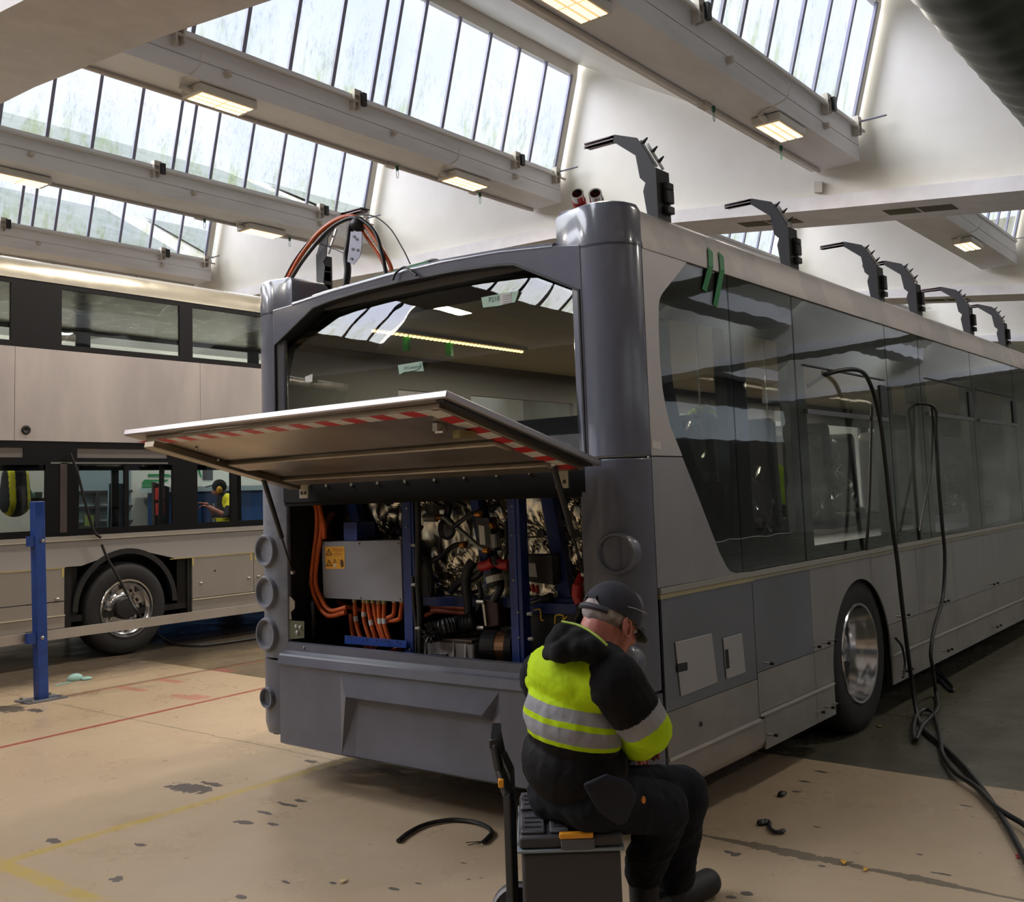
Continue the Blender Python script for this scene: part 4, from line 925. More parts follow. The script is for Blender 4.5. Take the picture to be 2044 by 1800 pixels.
m = MB(); m.box(3.885, 3.892, p[2][1] - .012, p[2][1] - .004, .72, 1.55); m.build('post_flange', mat('blue_light', rgb(30, 66, 140), .4), a)
for q in [(3.888, 3.066, 1.466), (3.888, 3.072, 1.328), (3.888, 3.07, 1.116), (3.888, 3.052, 0.967), (3.888, 3.051, 0.85), (3.888, 3.761, 1.47), (3.888, 3.764, 1.372), (3.888, 3.765, 0.749)]:
    m = MB(); m.ball(q, .006, n=8); m.build('post_bolt', STEEL, bus)
for q, w in (([(4.11, 4.406, 1.559), (4.11, 4.317, 1.245)], .07), ([(4.11, 3.482, 1.558), (4.11, 3.409, 1.135)], .055), ([(4.11, 3.017, 1.556), (4.11, 2.92, 1.012)], .075)): post('frame_brace', q, w, .05)
post('frame_crossmember', [(4.099, 3.823, 0.975), (4.099, 2.8, 0.996)], .05, .09)
post('frame_crossmember', [(4.044, 3.139, 0.97), (4.044, 2.769, 0.98)], .05, .08)
q = [(3.98, 4.32, 1.295), (3.98, 4.215, 1.308)]; m = MB(); m.box(3.96, 4.1, q[1][1], q[0][1], 1.30, 1.40); m.build('frame_bracket', BLUE, bus)
# blue perforated shelf
q = [(3.88, 4.242, 0.795), (3.88, 3.781, 0.793), (3.88, 3.782, 0.76), (3.88, 4.243, 0.755)]
m = MB(); m.prism(q, (.004, 0, 0)); m.prism([q[3], q[2], (q[2][0] + .10, q[2][1], q[2][2]), (q[3][0] + .10, q[3][1], q[3][2])], (0, 0, -.004)); sh = m.build('cable_shelf', BLUEP, bus)
for c in [(3.877, 4.215, 0.786), (3.877, 4.184, 0.785), (3.877, 4.157, 0.784), (3.877, 4.069, 0.784), (3.877, 3.993, 0.783), (3.877, 3.956, 0.783), (3.877, 3.93, 0.784), (3.877, 3.904, 0.783), (3.877, 3.846, 0.784), (3.877, 3.818, 0.781)]:
    q_ = MB(); q_.lathe(c, (-1, 0, 0), [(.005, 0), (.001, 0)], 8); q_.build('shelf_hole', BLACK, sh)
# high voltage junction enclosure
q = [(3.96, 4.5, 1.293), (3.96, 3.877, 1.301), (3.96, 3.873, 0.979), (3.96, 4.492, 0.979)]
m = MB(); m.prism(q, (.12, 0, 0)); jb = m.build('junction_enclosure', BOXG, bus, bevel=.006)
m = MB(); qq = [(3.955,) + p[1:] for p in q]; m.prism(qq, (.006, 0, 0)); m.build('enclosure_lid', mat('enclosure_lid', rgb(134, 134, 141), .5, col2=rgb(128, 128, 135), ns=3), jb, bevel=.002)
for c in [(3.952, 4.483, 1.282), (3.952, 4.19, 1.285), (3.952, 3.892, 1.286), (3.952, 4.475, 0.989), (3.952, 4.187, 0.99), (3.952, 3.887, 0.992)]:
    s_ = MB(); s_.lathe(c, (-1, 0, 0), [(.0045, 0), (.003, .003), (.001, .003)], 8); s_.build('lid_screw', BLACK, jb)
L4 = [(3.9535, 4.469, 1.265), (3.9535, 4.31, 1.267), (3.9535, 4.311, 1.145), (3.9535, 4.468, 1.141)]
YEL = mat('warning_yellow', rgb(226, 164, 52), .5); INKB = mat('warning_ink', rgb(70, 46, 20), .6)
m = MB(); m.prism(L4, (.001, 0, 0)); wl = m.build('warning_label', YEL, jb, label='yellow warning label with black triangles and small print')
y0_, y1_, z0_, z1_ = L4[0][1], L4[1][1], L4[2][2], L4[0][2]
def lp(u, v): return (3.9525, y0_ + (y1_ - y0_) * u, z1_ + (z0_ - z1_) * v)
def tri(u, v, s):
    m = MB(); s2 = s * .93; o = [(u, v - s2), (u + s * .55, v), (u - s * .55, v)]; k = .62; cu, cv = u, v - s2 * .36
    i_ = [(cu + (a - cu) * k, cv + (b - cv) * k) for a, b in o]
    m.prism([lp(*a) for a in o], (.0004, 0, 0), holes=[[lp(*a) for a in i_]])
    m.prism([lp(u + .012, v - s * .58), lp(u - .03, v - s * .30), lp(u + .0, v - s * .32), lp(u - .015, v - s * .12), lp(u + .035, v - s * .38), lp(u + .005, v - s * .36)], (.0004, 0, 0))
    return m.build('warning_triangle', INKB, wl)
tri(.2, .40, .33); tri(.2, .90, .33); tri(.5, .73, .2)
m = MB(); m.lathe(lp(.50, .86), (-1, 0, 0), [(.010, 0), (.001, 0)], 14); m.build('symbol_disc', PAPER, wl)
m = MB()
for k, (v, w_) in enumerate(((.085, .29), (.15, .28), (.19, .26), (.24, .12), (.30, .26), (.34, .24), (.39, .2))):
    p = [lp(.66 - w_, v), lp(.66 + w_, v), lp(.66 + w_, v + (.03 if k == 0 else .016)), lp(.66 - w_, v + (.03 if k == 0 else .016))]; m.prism(p, (.0004, 0, 0))
m.prism([lp(.04, .475), lp(.96, .475), lp(.96, .482), lp(.04, .482)], (.0004, 0, 0)); m.build('label_print', mat('label_print', rgb(150, 100, 36), .6), wl)
m = MB(); m.prism([lp(.80, .62), lp(.86, .56), lp(.92, .62), lp(.95, .74), lp(.94, .90), lp(.86, .95), lp(.80, .90), lp(.79, .74)], (.0004, 0, 0)); m.tube([lp(.68, .56), lp(.75, .62), lp(.72, .74), lp(.78, .80)], .0012, 5); m.build('glove_symbol', INKB, wl)
# orange high voltage cables under the enclosure
for k, (px_, bx_) in enumerate([(707, 722), (727, 742), (733, 758), (748, 776), (755, 784), (766, 790), (787, 798), (803, 800)]):
    pass
OC = [[(4.011, 4.298, 0.972), (4.004, 4.282, 0.853), (4.0, 4.237, 0.764), (4.0, 4.149, 0.704), (4.004, 4.088, 0.697)], [(4.011, 4.222, 0.97), (4.007, 4.221, 0.869), (4.004, 4.178, 0.772), (4.011, 4.133, 0.72)], [(4.009, 4.193, 0.968), (4.0, 4.16, 0.852), (4.0, 4.12, 0.754)], [(4.013, 4.154, 0.969), (4.011, 4.128, 0.86), (4.011, 4.078, 0.75)], [(4.007, 4.105, 0.969), (3.99, 4.08, 0.851), (3.99, 4.034, 0.75)], [(4.009, 4.064, 0.97), (4.0, 4.056, 0.851), (4.0, 4.01, 0.745)], [(4.013, 3.989, 0.972), (4.011, 3.997, 0.906), (4.011, 4.035, 0.885), (4.022, 4.108, 0.87)], [(4.013, 3.933, 0.974), (4.009, 3.942, 0.908), (4.011, 3.96, 0.878), (4.022, 4.051, 0.862)]]
for k, pts in enumerate(OC):
    o = cab('high_voltage_cable', pts, .0125, ORANGE)
    a, b = Vector(pts[0]), Vector(pts[1]); m = MB(); m.cyl(a + Vector((0, 0, .01)), a.lerp(b, .12), .017, n=12); m.build('cable_gland', mat('brass_gland', rgb(170, 160, 120), .35, .7), o)
    if k in (0, 1, 2, 4, 5):
        pp_ = spline(pts, 8); i0 = (7, 6, 8, 0, 7, 7)[k]
        m = MB(); m.tube(pp_[i0 - 1:i0 + 2], .0136, 10); m.build('cable_marker', PAPER, o)
for pts in [[(3.94, 4.544, 1.523), (3.94, 4.519, 1.466), (3.94, 4.523, 1.353), (3.94, 4.552, 1.212), (3.94, 4.573, 1.071), (3.94, 4.533, 0.96), (3.94, 4.439, 0.886), (3.94, 4.296, 0.909)], [(3.94, 4.509, 1.522), (3.94, 4.486, 1.46), (3.94, 4.484, 1.353), (3.94, 4.518, 1.213), (3.94, 4.539, 1.072), (3.94, 4.491, 0.973), (3.94, 4.418, 0.915), (3.94, 4.287, 0.936)], [(3.94, 4.518, 1.537), (3.94, 4.466, 1.409), (3.94, 4.456, 1.311)], [(4.077, 4.506, 0.947), (4.066, 4.391, 0.919), (4.062, 4.226, 0.899), (4.066, 4.038, 0.858)], [(4.044, 4.368, 0.886), (4.044, 4.362, 0.817), (4.044, 4.348, 0.757)], [(4.0, 4.214, 0.733), (4.0, 4.168, 0.698), (4.0, 4.084, 0.69), (4.0, 3.977, 0.721), (4.011, 3.943, 0.742)], [(4.077, 3.786, 0.952), (4.066, 3.634, 0.948), (4.066, 3.481, 0.944)], [(4.077, 3.779, 0.926), (4.07, 3.621, 0.923), (4.07, 3.475, 0.919)], [(4.088, 3.834, 0.896), (4.077, 3.715, 0.934), (4.073, 3.503, 0.958)]]:
    cab('high_voltage_cable', pts, .013, ORANGE if pts[0][0] < 4.055 else ORANGED)
for pts in [[(4.055, 4.578, 1.29), (4.044, 4.541, 1.406), (4.048, 4.497, 1.462)], [(4.066, 4.589, 1.347), (4.055, 4.526, 1.313), (4.055, 4.484, 1.305)]]: cab('red_hose', pts, .02, mat('maroon_hose', rgb(84, 24, 34), .6))
# hoses and looms at the left jamb
GH = mat('grey_hose', rgb(96, 92, 82), .5)
for pts, r_, mt in (([(3.95, 4.667, 1.397), (3.93, 4.653, 1.354), (3.93, 4.634, 1.241), (3.94, 4.622, 1.155), (3.95, 4.602, 1.056), (3.97, 4.533, 0.971)], .011, GH), ([(4.0, 4.679, 1.51), (4.0, 4.659, 1.409), (4.0, 4.64, 1.308)], .012, GH), ([(3.95, 4.68, 1.382), (3.95, 4.657, 1.425), (3.98, 4.653, 1.444)], .006, BLACK),
    ([(3.9, 4.521, 0.965), (3.9, 4.515, 0.855), (3.92, 4.54, 0.768)], .011, mat('dark_conduit', rgb(50, 46, 48), .5)), ([(3.86, 3.659, 1.568), (3.86, 3.656, 1.377), (3.87, 3.678, 1.124), (3.88, 3.68, 0.946), (3.88, 3.681, 0.721)], .016, BLACK), ([(3.9, 3.738, 1.12), (3.9, 3.739, 0.992), (3.9, 3.723, 0.866), (3.9, 3.729, 0.695)], .012, BLACK),
    ([(3.95, 3.716, 1.374), (3.95, 3.75, 1.322), (3.96, 3.755, 1.244), (4.0, 3.741, 1.189), (4.022, 3.723, 1.084), (4.044, 3.753, 1.003)], .012, BLACK), ([(4.022, 3.486, 1.115), (4.011, 3.473, 1.041), (4.011, 3.467, 0.941), (4.018, 3.492, 0.889)], .022, BLACK),
    ([(4.044, 3.452, 1.19), (4.026, 3.471, 1.153), (4.022, 3.487, 1.09), (4.026, 3.487, 1.014)], .028, BLACK), ([(4.044, 3.306, 1.142), (4.022, 3.259, 1.071), (4.0, 3.292, 0.998)], .02, BLACK)):
    cab('hose', pts, r_, mt)
for pts in [[(3.86, 4.658, 1.477), (3.9, 4.61, 1.463)], [(3.86, 4.663, 1.245), (3.9, 4.616, 1.243)], [(3.86, 4.634, 1.021), (3.9, 4.621, 1.034)], [(3.84, 3.686, 1.282), (3.84, 3.658, 1.282)], [(3.84, 3.693, 1.083), (3.84, 3.665, 1.084)], [(3.84, 3.673, 0.866), (3.84, 3.645, 0.868)], [(3.85, 2.967, 0.967), (3.85, 2.94, 0.969)], [(3.85, 2.966, 0.853), (3.85, 2.94, 0.855)]]:
    m = MB(); m.cyl(pts[0], pts[1], .008, n=8); m.build('pipe_clip', mat('clip_grey', rgb(150, 150, 148), .5), bus)
# aluminium pipes and fittings in the middle
PIPE = mat('aluminium_pipe', rgb(150, 150, 146), .35, .6); CU = mat('brass_fitting', rgb(170, 112, 48), .35, .8)
cab('refrigerant_pipe', [(4.022, 3.771, 1.421), (4.022, 3.71, 1.415), (4.022, 3.629, 1.416), (4.022, 3.578, 1.385), (4.022, 3.478, 1.323), (4.022, 3.397, 1.267), (4.022, 3.342, 1.247)], .013, PIPE)
for pts in [[(4.02, 3.673, 1.417), (4.02, 3.637, 1.417)], [(4.02, 3.359, 1.247), (4.02, 3.327, 1.247)], [(4.02, 3.405, 1.428), (4.02, 3.371, 1.43)], [(4.02, 3.512, 1.272), (4.02, 3.485, 1.272)], [(4.02, 3.305, 1.379), (4.02, 3.293, 1.357)]]:
    m = MB(); m.cyl(pts[0], pts[1], .016, n=10); m.build('pipe_fitting', CU, bus)
m = MB(); p = [(4.022, 3.76, 1.416), (4.022, 3.675, 1.414)]; m.cyl(p[0], p[1], .022, n=12); m.build('pipe_coupling', PIPE, bus)
cab('black_hose', [(4.011, 3.552, 1.364), (4.004, 3.493, 1.395), (4.011, 3.448, 1.419), (4.022, 3.389, 1.438)], .012, BLACK)
m = MB(); p = [(4.044, 3.626, 1.356)][0]; m.ball(p, .06, .5, 1, 1); m.build('expansion_vessel', mat('dark_vessel', rgb(40, 40, 50), .25), bus, smooth=True)
p = [(4.018, 3.417, 1.413), (4.018, 3.318, 1.412), (4.018, 3.287, 1.243), (4.018, 3.393, 1.262)]; m = MB(); m.prism(p, (.06, 0, 0)); cb = m.build('control_unit', BLACK, bus, bevel=.004)
p = [(4.016, 3.387, 1.373), (4.016, 3.351, 1.368), (4.016, 3.345, 1.273), (4.016, 3.381, 1.277)]; m = MB(); m.prism(p, (.003, 0, 0)); m.build('printed_label', PAPER, cb)
p = [(4.022, 3.306, 1.327), (4.022, 3.273, 1.327), (4.022, 3.27, 1.26), (4.022, 3.299, 1.26)]; m = MB(); m.cyl(Vector(p[0]).lerp(Vector(p[1]), .5), Vector(p[2]).lerp(Vector(p[3]), .5), .022, n=12); m.build('receiver_bottle', PIPE, bus)
cab('red_coolant_hose', [(4.004, 3.369, 1.169), (4.0, 3.317, 1.177), (3.99, 3.275, 1.196)], .026, REDM); cab('red_coolant_hose', [(3.99, 3.253, 1.198), (4.0, 3.236, 1.181), (4.004, 3.189, 1.179)], .026, REDM)
m = MB(); p = [(3.98, 3.257, 1.221), (3.98, 3.252, 1.177)]; m.cyl(p[0], p[1], .02, n=10); m.build('hose_valve', BLACK, bus)
m = MB(); p = [(4.022, 3.304, 1.143), (4.022, 3.287, 1.075)]; m.cyl(p[0], p[1], .045, n=16); m.mat(1).cyl(Vector(p[0]).lerp(Vector(p[1]), .3), Vector(p[0]).lerp(Vector(p[1]), .75), .0465, n=16); m.build('filter_canister', [BLACK, PAPER], bus)
m = MB(); p = [(4.033, 3.345, 1.154), (4.033, 3.339, 1.067)]; m.obox(p[0], p[1], .05, .02); m.build('frame_tab', BLUE, bus)
p = [(4.011, 3.099, 1.23), (4.011, 2.93, 1.231), (4.011, 2.931, 1.085), (4.011, 3.099, 1.1)]; m = MB(); m.prism(p, (.06, 0, 0)); cb = m.build('control_unit', mat('control_box', rgb(40, 38, 40), .5), bus, bevel=.006)
p = [(4.01, 3.094, 1.189), (4.01, 3.033, 1.187), (4.01, 3.024, 1.121), (4.01, 3.094, 1.124)]; m = MB(); m.prism(p, (.003, 0, 0)); m.build('printed_label', PAPER, cb)
cab('red_sleeve', [(3.95, 2.72, 1.141), (3.92, 2.72, 1.105), (3.92, 2.729, 1.049), (3.92, 2.716, 1.018)], [.02] * 9 + [.028] * 8 + [.024] * 8, REDM)
for pts in [[(4.066, 3.123, 1.08), (4.066, 3.113, 1.046)], [(4.066, 3.096, 1.081), (4.066, 3.088, 1.042)], [(4.066, 3.068, 1.076), (4.066, 3.067, 1.038)]]: cab('red_lead', pts + [] if len(pts) > 2 else pts, .01, REDM)
cab('yellow_clip', [(3.95, 3.004, 0.974), (3.95, 2.968, 0.975), (3.95, 2.964, 0.931), (3.95, 2.947, 0.927)], .004, mat('yellow_wire', rgb(196, 160, 40), .5)); cab('yellow_clip', [(3.95, 2.884, 0.914), (3.95, 2.876, 0.953), (3.95, 2.836, 0.955), (3.95, 2.834, 0.937), (3.95, 2.813, 0.951)], .004, MATS['yellow_wire'])
m = MB(); p = [(4.022, 3.102, 0.95), (4.022, 2.769, 0.964), (4.022, 2.781, 0.739), (4.022, 3.113, 0.715)]; m.prism(p, (.3, 0, 0)); m.build('battery_housing', mat('battery_black', rgb(20, 20, 22), .5), bus, bevel=.01)
# compressor block, drive housing
p = [(4.011, 3.389, 0.999), (4.011, 3.278, 1.015), (4.011, 3.271, 0.876), (4.011, 3.368, 0.859)]; m = MB(); m.prism(p, (.08, 0, 0)); pu = m.build('pump_block', mat('oxide_pump', rgb(62, 40, 38), .6), bus, bevel=.008)
for c in [(4.0, 3.396, 0.994), (4.0, 3.401, 0.866)]:
    m = MB(); m.cyl(c, (c[0], c[1] - .045, c[2]), .012, n=10); m.build('pump_stud', STEEL, pu)
m = MB(); p = [(4.007, 3.359, 1.0), (4.007, 3.345, 0.877)]; m.obox(p[0], p[1], .012, .02); m.build('pump_plate', STEEL, pu)
GH2 = mat('cast_aluminium', rgb(176, 172, 172), .4, .25, col2=rgb(140, 136, 134), ns=6, bump=.05, bs=40)
q = [(3.93, 3.722, 0.81), (3.93, 3.373, 0.817), (3.93, 3.372, 0.691), (3.93, 3.726, 0.686)]
y_a, y_b = q[0][1], q[1][1]
m = MB(); m.prism([(3.93, y_a, .80), (3.93, y_b, .80), (3.93, y_b, .60), (3.93, y_a, .60)], (.42, 0, 0)); dh = m.build('drive_unit_housing', GH2, bus, bevel=.01)
m = MB(); m.box(3.915, 4.36, y_b - .005, y_a + .005, .80, .815); m.build('housing_rim', mat('housing_lid', rgb(96, 84, 78), .45, .5), dh, bevel=.003)
for c in [(3.693, 0.738), (3.501, 0.743), (3.422, 0.748)]:
    m = MB(); m.prism([(3.93, c[0] - .006, .80), (3.93, c[0] + .006, .80), (3.905, c[0] + .008, .64), (3.905, c[0] - .008, .64)], (.03, 0, 0)); m.build('housing_web', GH2, dh)
q = [(3.645, 0.735), (3.54, 0.737), (3.541, 0.702), (3.647, 0.7)]
m = MB(); m.prism([(3.918, a, b) for a, b in q], (.012, 0, 0)); pl_ = m.build('name_plate', mat('name_plate', rgb(120, 120, 128), .4, .4), dh, bevel=.002)
m = MB(); m.box(3.9165, 3.918, q[1][0] + .005, q[0][0] - .005, q[2][1] + .004, q[2][1] + .016); m.build('plate_band', mat('navy', rgb(24, 26, 70), .5), pl_)
m = MB(); text_bm(m, 'VOITH', on_rear(3.917, q[0][0] + (q[1][0] - q[0][0]) * .66, (q[0][1] + q[2][1]) / 2 + .006), .024); m.build('plate_lettering', MATS['navy'], pl_)
m = MB(); c = [(3.95, 3.315, 0.779), (3.95, 3.177, 0.764)]; ax_ = Vector((0.35, -1, 0)).normalized(); c0_ = Vector(c[0])
m.cyl(c0_, c0_ + ax_ * .075, .085, n=28); m.mat(1).cyl(c0_ + ax_ * .075, c0_ + ax_ * .125, .082, n=28); m.mat(0).cyl(c0_ + ax_ * .125, c0_ + ax_ * .16, .088, n=28); m.build('drive_shaft_coupling', [BLACK, mat('copper_band', rgb(190, 150, 120), .25, .9)], bus)
m = MB(); p = [(4.022, 3.3, 0.853), (4.022, 3.207, 0.824)]; m.box(4.05, 4.2, p[1][1], p[0][1], p[1][2] - .01, p[0][2] + .02); m.build('grey_bracket', mat('bracket_grey', rgb(80, 80, 82), .5), bus, bevel=.01)
# black corrugated sleeves over the drive unit
m = MB()
pts = spline([(3.9, 3.62, 0.842), (3.92, 3.559, 0.86), (3.98, 3.51, 0.872), (4.011, 3.419, 0.893)], 10)
m.tube(pts, [.045 + .006 * (i % 2) for i in range(len(pts))], 12); m.build('corrugated_sleeve', BLACK, bus)
m = MB(); c = Vector([(3.88, 3.601, 0.845)][0])
for k in range(46):
    d = Vector((random.gauss(-.4, .5), random.gauss(.1, 1), random.gauss(-.1, 1))).normalized(); m.cyl(c, c + d * .055, .005, n=5)
m.build('wire_ends', BLACK, bus, kind='stuff')
m = MB(); p = [(4.066, 3.848, 1.157), (4.066, 3.802, 1.21), (4.066, 3.781, 1.0), (4.066, 3.804, 0.96), (4.066, 3.846, 0.998)]; m.prism(p, (.05, 0, 0)); m.build('duct_panel', mat('grey_duct_panel', rgb(78, 78, 78), .6), bus, bevel=.01)
for k in range(9):   # hose and loom tangle in the lower bay
    a = X3k = None
for pts in [[(4.088, 3.81, 1.542), (4.077, 3.694, 1.473), (4.066, 3.595, 1.497), (4.066, 3.51, 1.47)], [(4.088, 3.794, 1.182), (4.077, 3.704, 1.21), (4.066, 3.604, 1.264), (4.055, 3.508, 1.278)], [(4.077, 3.656, 1.525), (4.07, 3.631, 1.472), (4.066, 3.652, 1.394)], [(4.066, 3.631, 1.031), (4.044, 3.54, 1.087), (4.044, 3.438, 1.114), (4.044, 3.352, 1.191)], [(4.055, 3.239, 1.39), (4.044, 3.23, 1.266), (4.044, 3.247, 1.167)], [(4.066, 3.772, 1.053), (4.066, 3.631, 1.036), (4.066, 3.528, 1.024), (4.066, 3.426, 1.042)], [(4.044, 3.516, 0.86), (4.033, 3.437, 0.927), (4.022, 3.391, 1.017), (4.022, 3.404, 1.092)], [(4.022, 2.954, 1.031), (4.022, 3.014, 1.006), (4.022, 3.076, 0.984), (4.022, 3.109, 0.93)], [(4.0, 2.792, 1.062), (4.0, 2.773, 0.982), (4.0, 2.799, 0.924)]]:
    cab('loom', pts, random.choice((.01, .014, .02)), BLACK)
# latch plates on the left jamb
q = [(3.79, 4.602, 0.995), (3.79, 4.576, 0.999), (3.79, 4.543, 0.975), (3.79, 4.544, 0.937), (3.79, 4.578, 0.914), (3.79, 4.571, 0.876), (3.79, 4.605, 0.871)]; m = MB(); m.prism(q, (.003, 0, 0)); m.build('striker_bracket', STEEL, bus)
q = [(3.79, 4.605, 0.869), (3.79, 4.466, 0.87), (3.79, 4.468, 0.78), (3.79, 4.603, 0.765)]; m = MB(); m.prism(q, (.003, 0, 0)); sp_ = m.build('latch_plate', mat('galvanised', rgb(104, 108, 90), .45, .5), bus)
m = MB(); q = [(3.788, 4.527, 0.84), (3.788, 4.494, 0.836), (3.788, 4.519, 0.808)]; [m.ball(c, .012, n=6) for c in q]; m.build('grease', mat('grease_white', rgb(180, 180, 176), .4), sp_)
# ================================================================ the double decker to the left (its near side lies at y = 10)
YB = 10.0
dd = empty('double_decker_bus', (6.0, 11.25, 0), 'unpainted silver double decker bus body parked on the left', 'bus')
X0, X1 = -1.5, 11.6
SKIN = mat('pale_bare_aluminium', rgb(216, 206, 200), .42, .3, col2=rgb(182, 172, 170), ns=1.0, nscale=(1, 1, .3), rvar=.08)
SKINR = mat('roof_cove_aluminium', rgb(206, 198, 180), .3, .75, rvar=.06)
FR = mat('window_frame_charcoal', rgb(22, 19, 22), .5, spec=.3)
GL2 = glassmat('clear_bus_glass', (0.86, 0.92, 0.92, 1), 1.0, 0.0, 0.02)
def plate(name, mt, x0, x1, z0, z1, y=YB, t_=.02, par=dd):
    m = MB(); m.box(x0, x1, y, y + t_, z0, z1); return m.build(name, mt, par)
m = MB(); pr = [(YB, 3.825), (YB + .005, 3.90), (YB + .05, 3.99), (YB + .13, 4.05), (YB + .26, 4.085), (YB + .5, 4.10), (YB + 2.0, 4.10), (YB + 2.37, 4.05), (YB + 2.45, 3.95), (YB + 2.5, 3.82)]
m.prism([(X0, a, b) for a, b in pr], (X1 - X0, 0, 0)); m.build('roof', SKINR, dd, smooth=True)
# upper deck windows: openings in one dark frame, panes behind
UW = [(-1.4, 1.0), (1.15, 3.2), (3.3, 4.86), (5.38, 6.76), (6.93, 8.3), (8.45, 9.8), (9.95, 11.4)]
m = MB(); m.prism([(X0, YB + .005, 3.145), (X1, YB + .005, 3.145), (X1, YB + .005, 3.83), (X0, YB + .005, 3.83)], (0, .03, 0), holes=[[(a, YB + .005, 3.2), (b, YB + .005, 3.2), (b, YB + .005, 3.775), (a, YB + .005, 3.775)] for a, b in [(q[0], q[1]) for q in UW if q[1] != 4.86] + [(3.3, 4.86)]])
m.build('upper_window_frame', FR, dd)
for a, b in UW:
    m = MB(); m.box(a - .02, b + .02, YB + .03, YB + .035, 3.18, 3.79); m.build('upper_window', GL2, dd)
m = MB(); m.box(3.3, 4.75, YB - .002, YB + .004, 3.56, 3.63); m.build('hopper_rail', FR, dd)
# between decks
for a, b in ((X0, 1.4), (1.405, 4.90), (4.905, 7.02), (7.025, X1)): plate('side_skin', SKIN, a, b, 2.215, 3.14)
m = MB(); c = [(5.014, 9.995, 2.32)][0]; m.lathe((c[0], 10.0, c[2]), (0, -1, 0), [(.045, 0), (.045, .012), (.03, .015), (.001, .004)], 20); m.build('camera_grommet', BLACK, dd)
# lower deck
LW = [(-1.3, .4), (.6, 2.2), (2.4, 4.2), (4.45, 5.18), (5.6, 6.62), (6.95, 8.1), (8.3, 9.4), (9.6, 11.3)]
LW = [(-1.3, 1.6), (1.8, 3.6), (3.8, 5.22), (5.57, 6.08), (6.13, 6.66), (6.98, 7.43), (7.52, 8.25), (8.4, 9.7), (9.9, 11.4)]
m = MB(); m.prism([(X0, YB + .005, 1.262), (X1, YB + .005, 1.262), (X1, YB + .005, 2.21), (X0, YB + .005, 2.21)], (0, .03, 0), holes=[[(a, YB + .005, 1.33), (b, YB + .005, 1.33), (b, YB + .005, 1.98), (a, YB + .005, 1.98)] for a, b in LW] + [[(a, YB + .005, 2.05), (b, YB + .005, 2.05), (b, YB + .005, 2.15), (a, YB + .005, 2.15)] for a, b in ((-1.3, 3.5), (3.8, 5.0), (5.55, 6.6))])
m.build('lower_window_frame', mat('frame_near_black', rgb(12, 11, 13), .5, spec=.25), dd)
for a, b in LW:
    m = MB(); m.box(a - .02, b + .02, YB + .03, YB + .035, 1.31, 2.0); m.build('lower_window', GL2, dd)
for a, b in ((-1.3, 3.5), (3.8, 5.0), (5.55, 6.6)): plate('hopper_pane', mat('hopper_dull', rgb(120, 114, 110), .4), a - .01, b + .01, 2.05, 2.15, YB + .02, .004)
for a, b in ((5.27, 6.6),): plate('hopper_rail', STEEL, a, b, 1.99, 2.005, YB - .0, .01)
m = MB(); m.box(5.37, 5.44, YB + .0, YB + .02, 1.30, 2.0); m.build('door_jamb', mat('jamb_brown', rgb(74, 64, 62), .5), dd)
# waist: bright ledge, painted band, doors and skirt
WST = mat('waist_band', rgb(160, 156, 154), .5, .2)
plate('waist_rail', mat('waist_rail_pale', rgb(176, 170, 160), .45, .4), X0, X1, 1.225, 1.26, YB - .012, .03)
BR = mat('bright_edge', rgb(214, 206, 186), .4, .5)
plate('waist_edge', BR, X0, X1, 1.212, 1.224, YB - .014, .03)
cx, cz, cr = 6.10, .50, .60
def below(x0, x1, z0, z1, mt, name):
    pts = []
    xs = [x0 + (x1 - x0) * i / 24 for i in range(25)]
    low = [(x, max(z0, cz + math.sqrt(cr * cr - (x - cx) ** 2)) if abs(x - cx) < cr else z0) for x in xs]
    m = MB(); m.prism([(a, YB, b) for a, b in low] + [(x1, YB, z1), (x0, YB, z1)], (0, .02, 0)); m.build(name, mt, dd)
below(X0, X1, .955, 1.21, WST, 'waist_band')
LWR = mat('lower_panel', rgb(156, 150, 144), .42, .25, col2=rgb(146, 140, 134), ns=1.2)
for a, b in ((X0, 1.9), (1.91, 5.415)): plate('lower_panel', LWR, a, b, .625, .945); plate('lower_panel', LWR, a, b, .49, .615)
plate('skirt_panel', LWR, X0, 5.42, .36, .475); plate('skirt_edge', BR, X0, 5.42, .476, .488, YB - .012)
for a, b in ((6.903, 7.735), (7.742, X1)): plate('lower_panel', LWR, a, b, .50, .945)
plate('skirt_panel', LWR, 6.9, X1, .255, .475); plate('skirt_edge', BR, 6.9, X1, .478, .492, YB - .012)
MASK = mat('masking_tape_edge', rgb(186, 168, 110), .6)
for a, b in ((X0, 5.42), (6.62, X1)): plate('masking_edge', MASK, a, b, .946, .954, YB - .004, .01)
for a in (5.40, 6.91, 7.70, 7.765): plate('masking_edge', MASK, a - .012, a + .012, .86, .95, YB - .004, .004)
for c in [(5.341, 9.99, 0.65), (7.011, 9.99, 0.661), (7.662, 9.99, 0.662), (7.799, 9.99, 0.668)]:
    m = MB(); m.ball(c, .016, 1.6, .6, .8, 8); m.build('panel_catch', STEEL, dd)
m = MB(); m.lathe([(7.195, 9.995, 0.78)][0], (0, -1, 0), [(.012, 0), (.001, 0)], 10); m.build('panel_hole', BLACK, dd)
m = MB(); m.box(5.3, 7.0, YB + .5, YB + .55, .2, 1.2); m.box(5.42, 5.5, YB + .02, YB + .5, .25, 1.0); m.box(6.85, 6.9, YB + .02, YB + .5, .25, 1.0); m.build('wheel_housing', DARK, dd)
m = MB()
N2 = 28; m.prism([(cx + math.cos(PI * i / N2) * .60, YB - .01, cz + math.sin(PI * i / N2) * .60) for i in range(N2 + 1)] + [(cx + math.cos(PI * i / N2) * .545, YB - .01, cz + math.sin(PI * i / N2) * .545) for i in range(N2, -1, -1)], (0, .12, 0)); m.build('arch_trim', BLACK, dd)
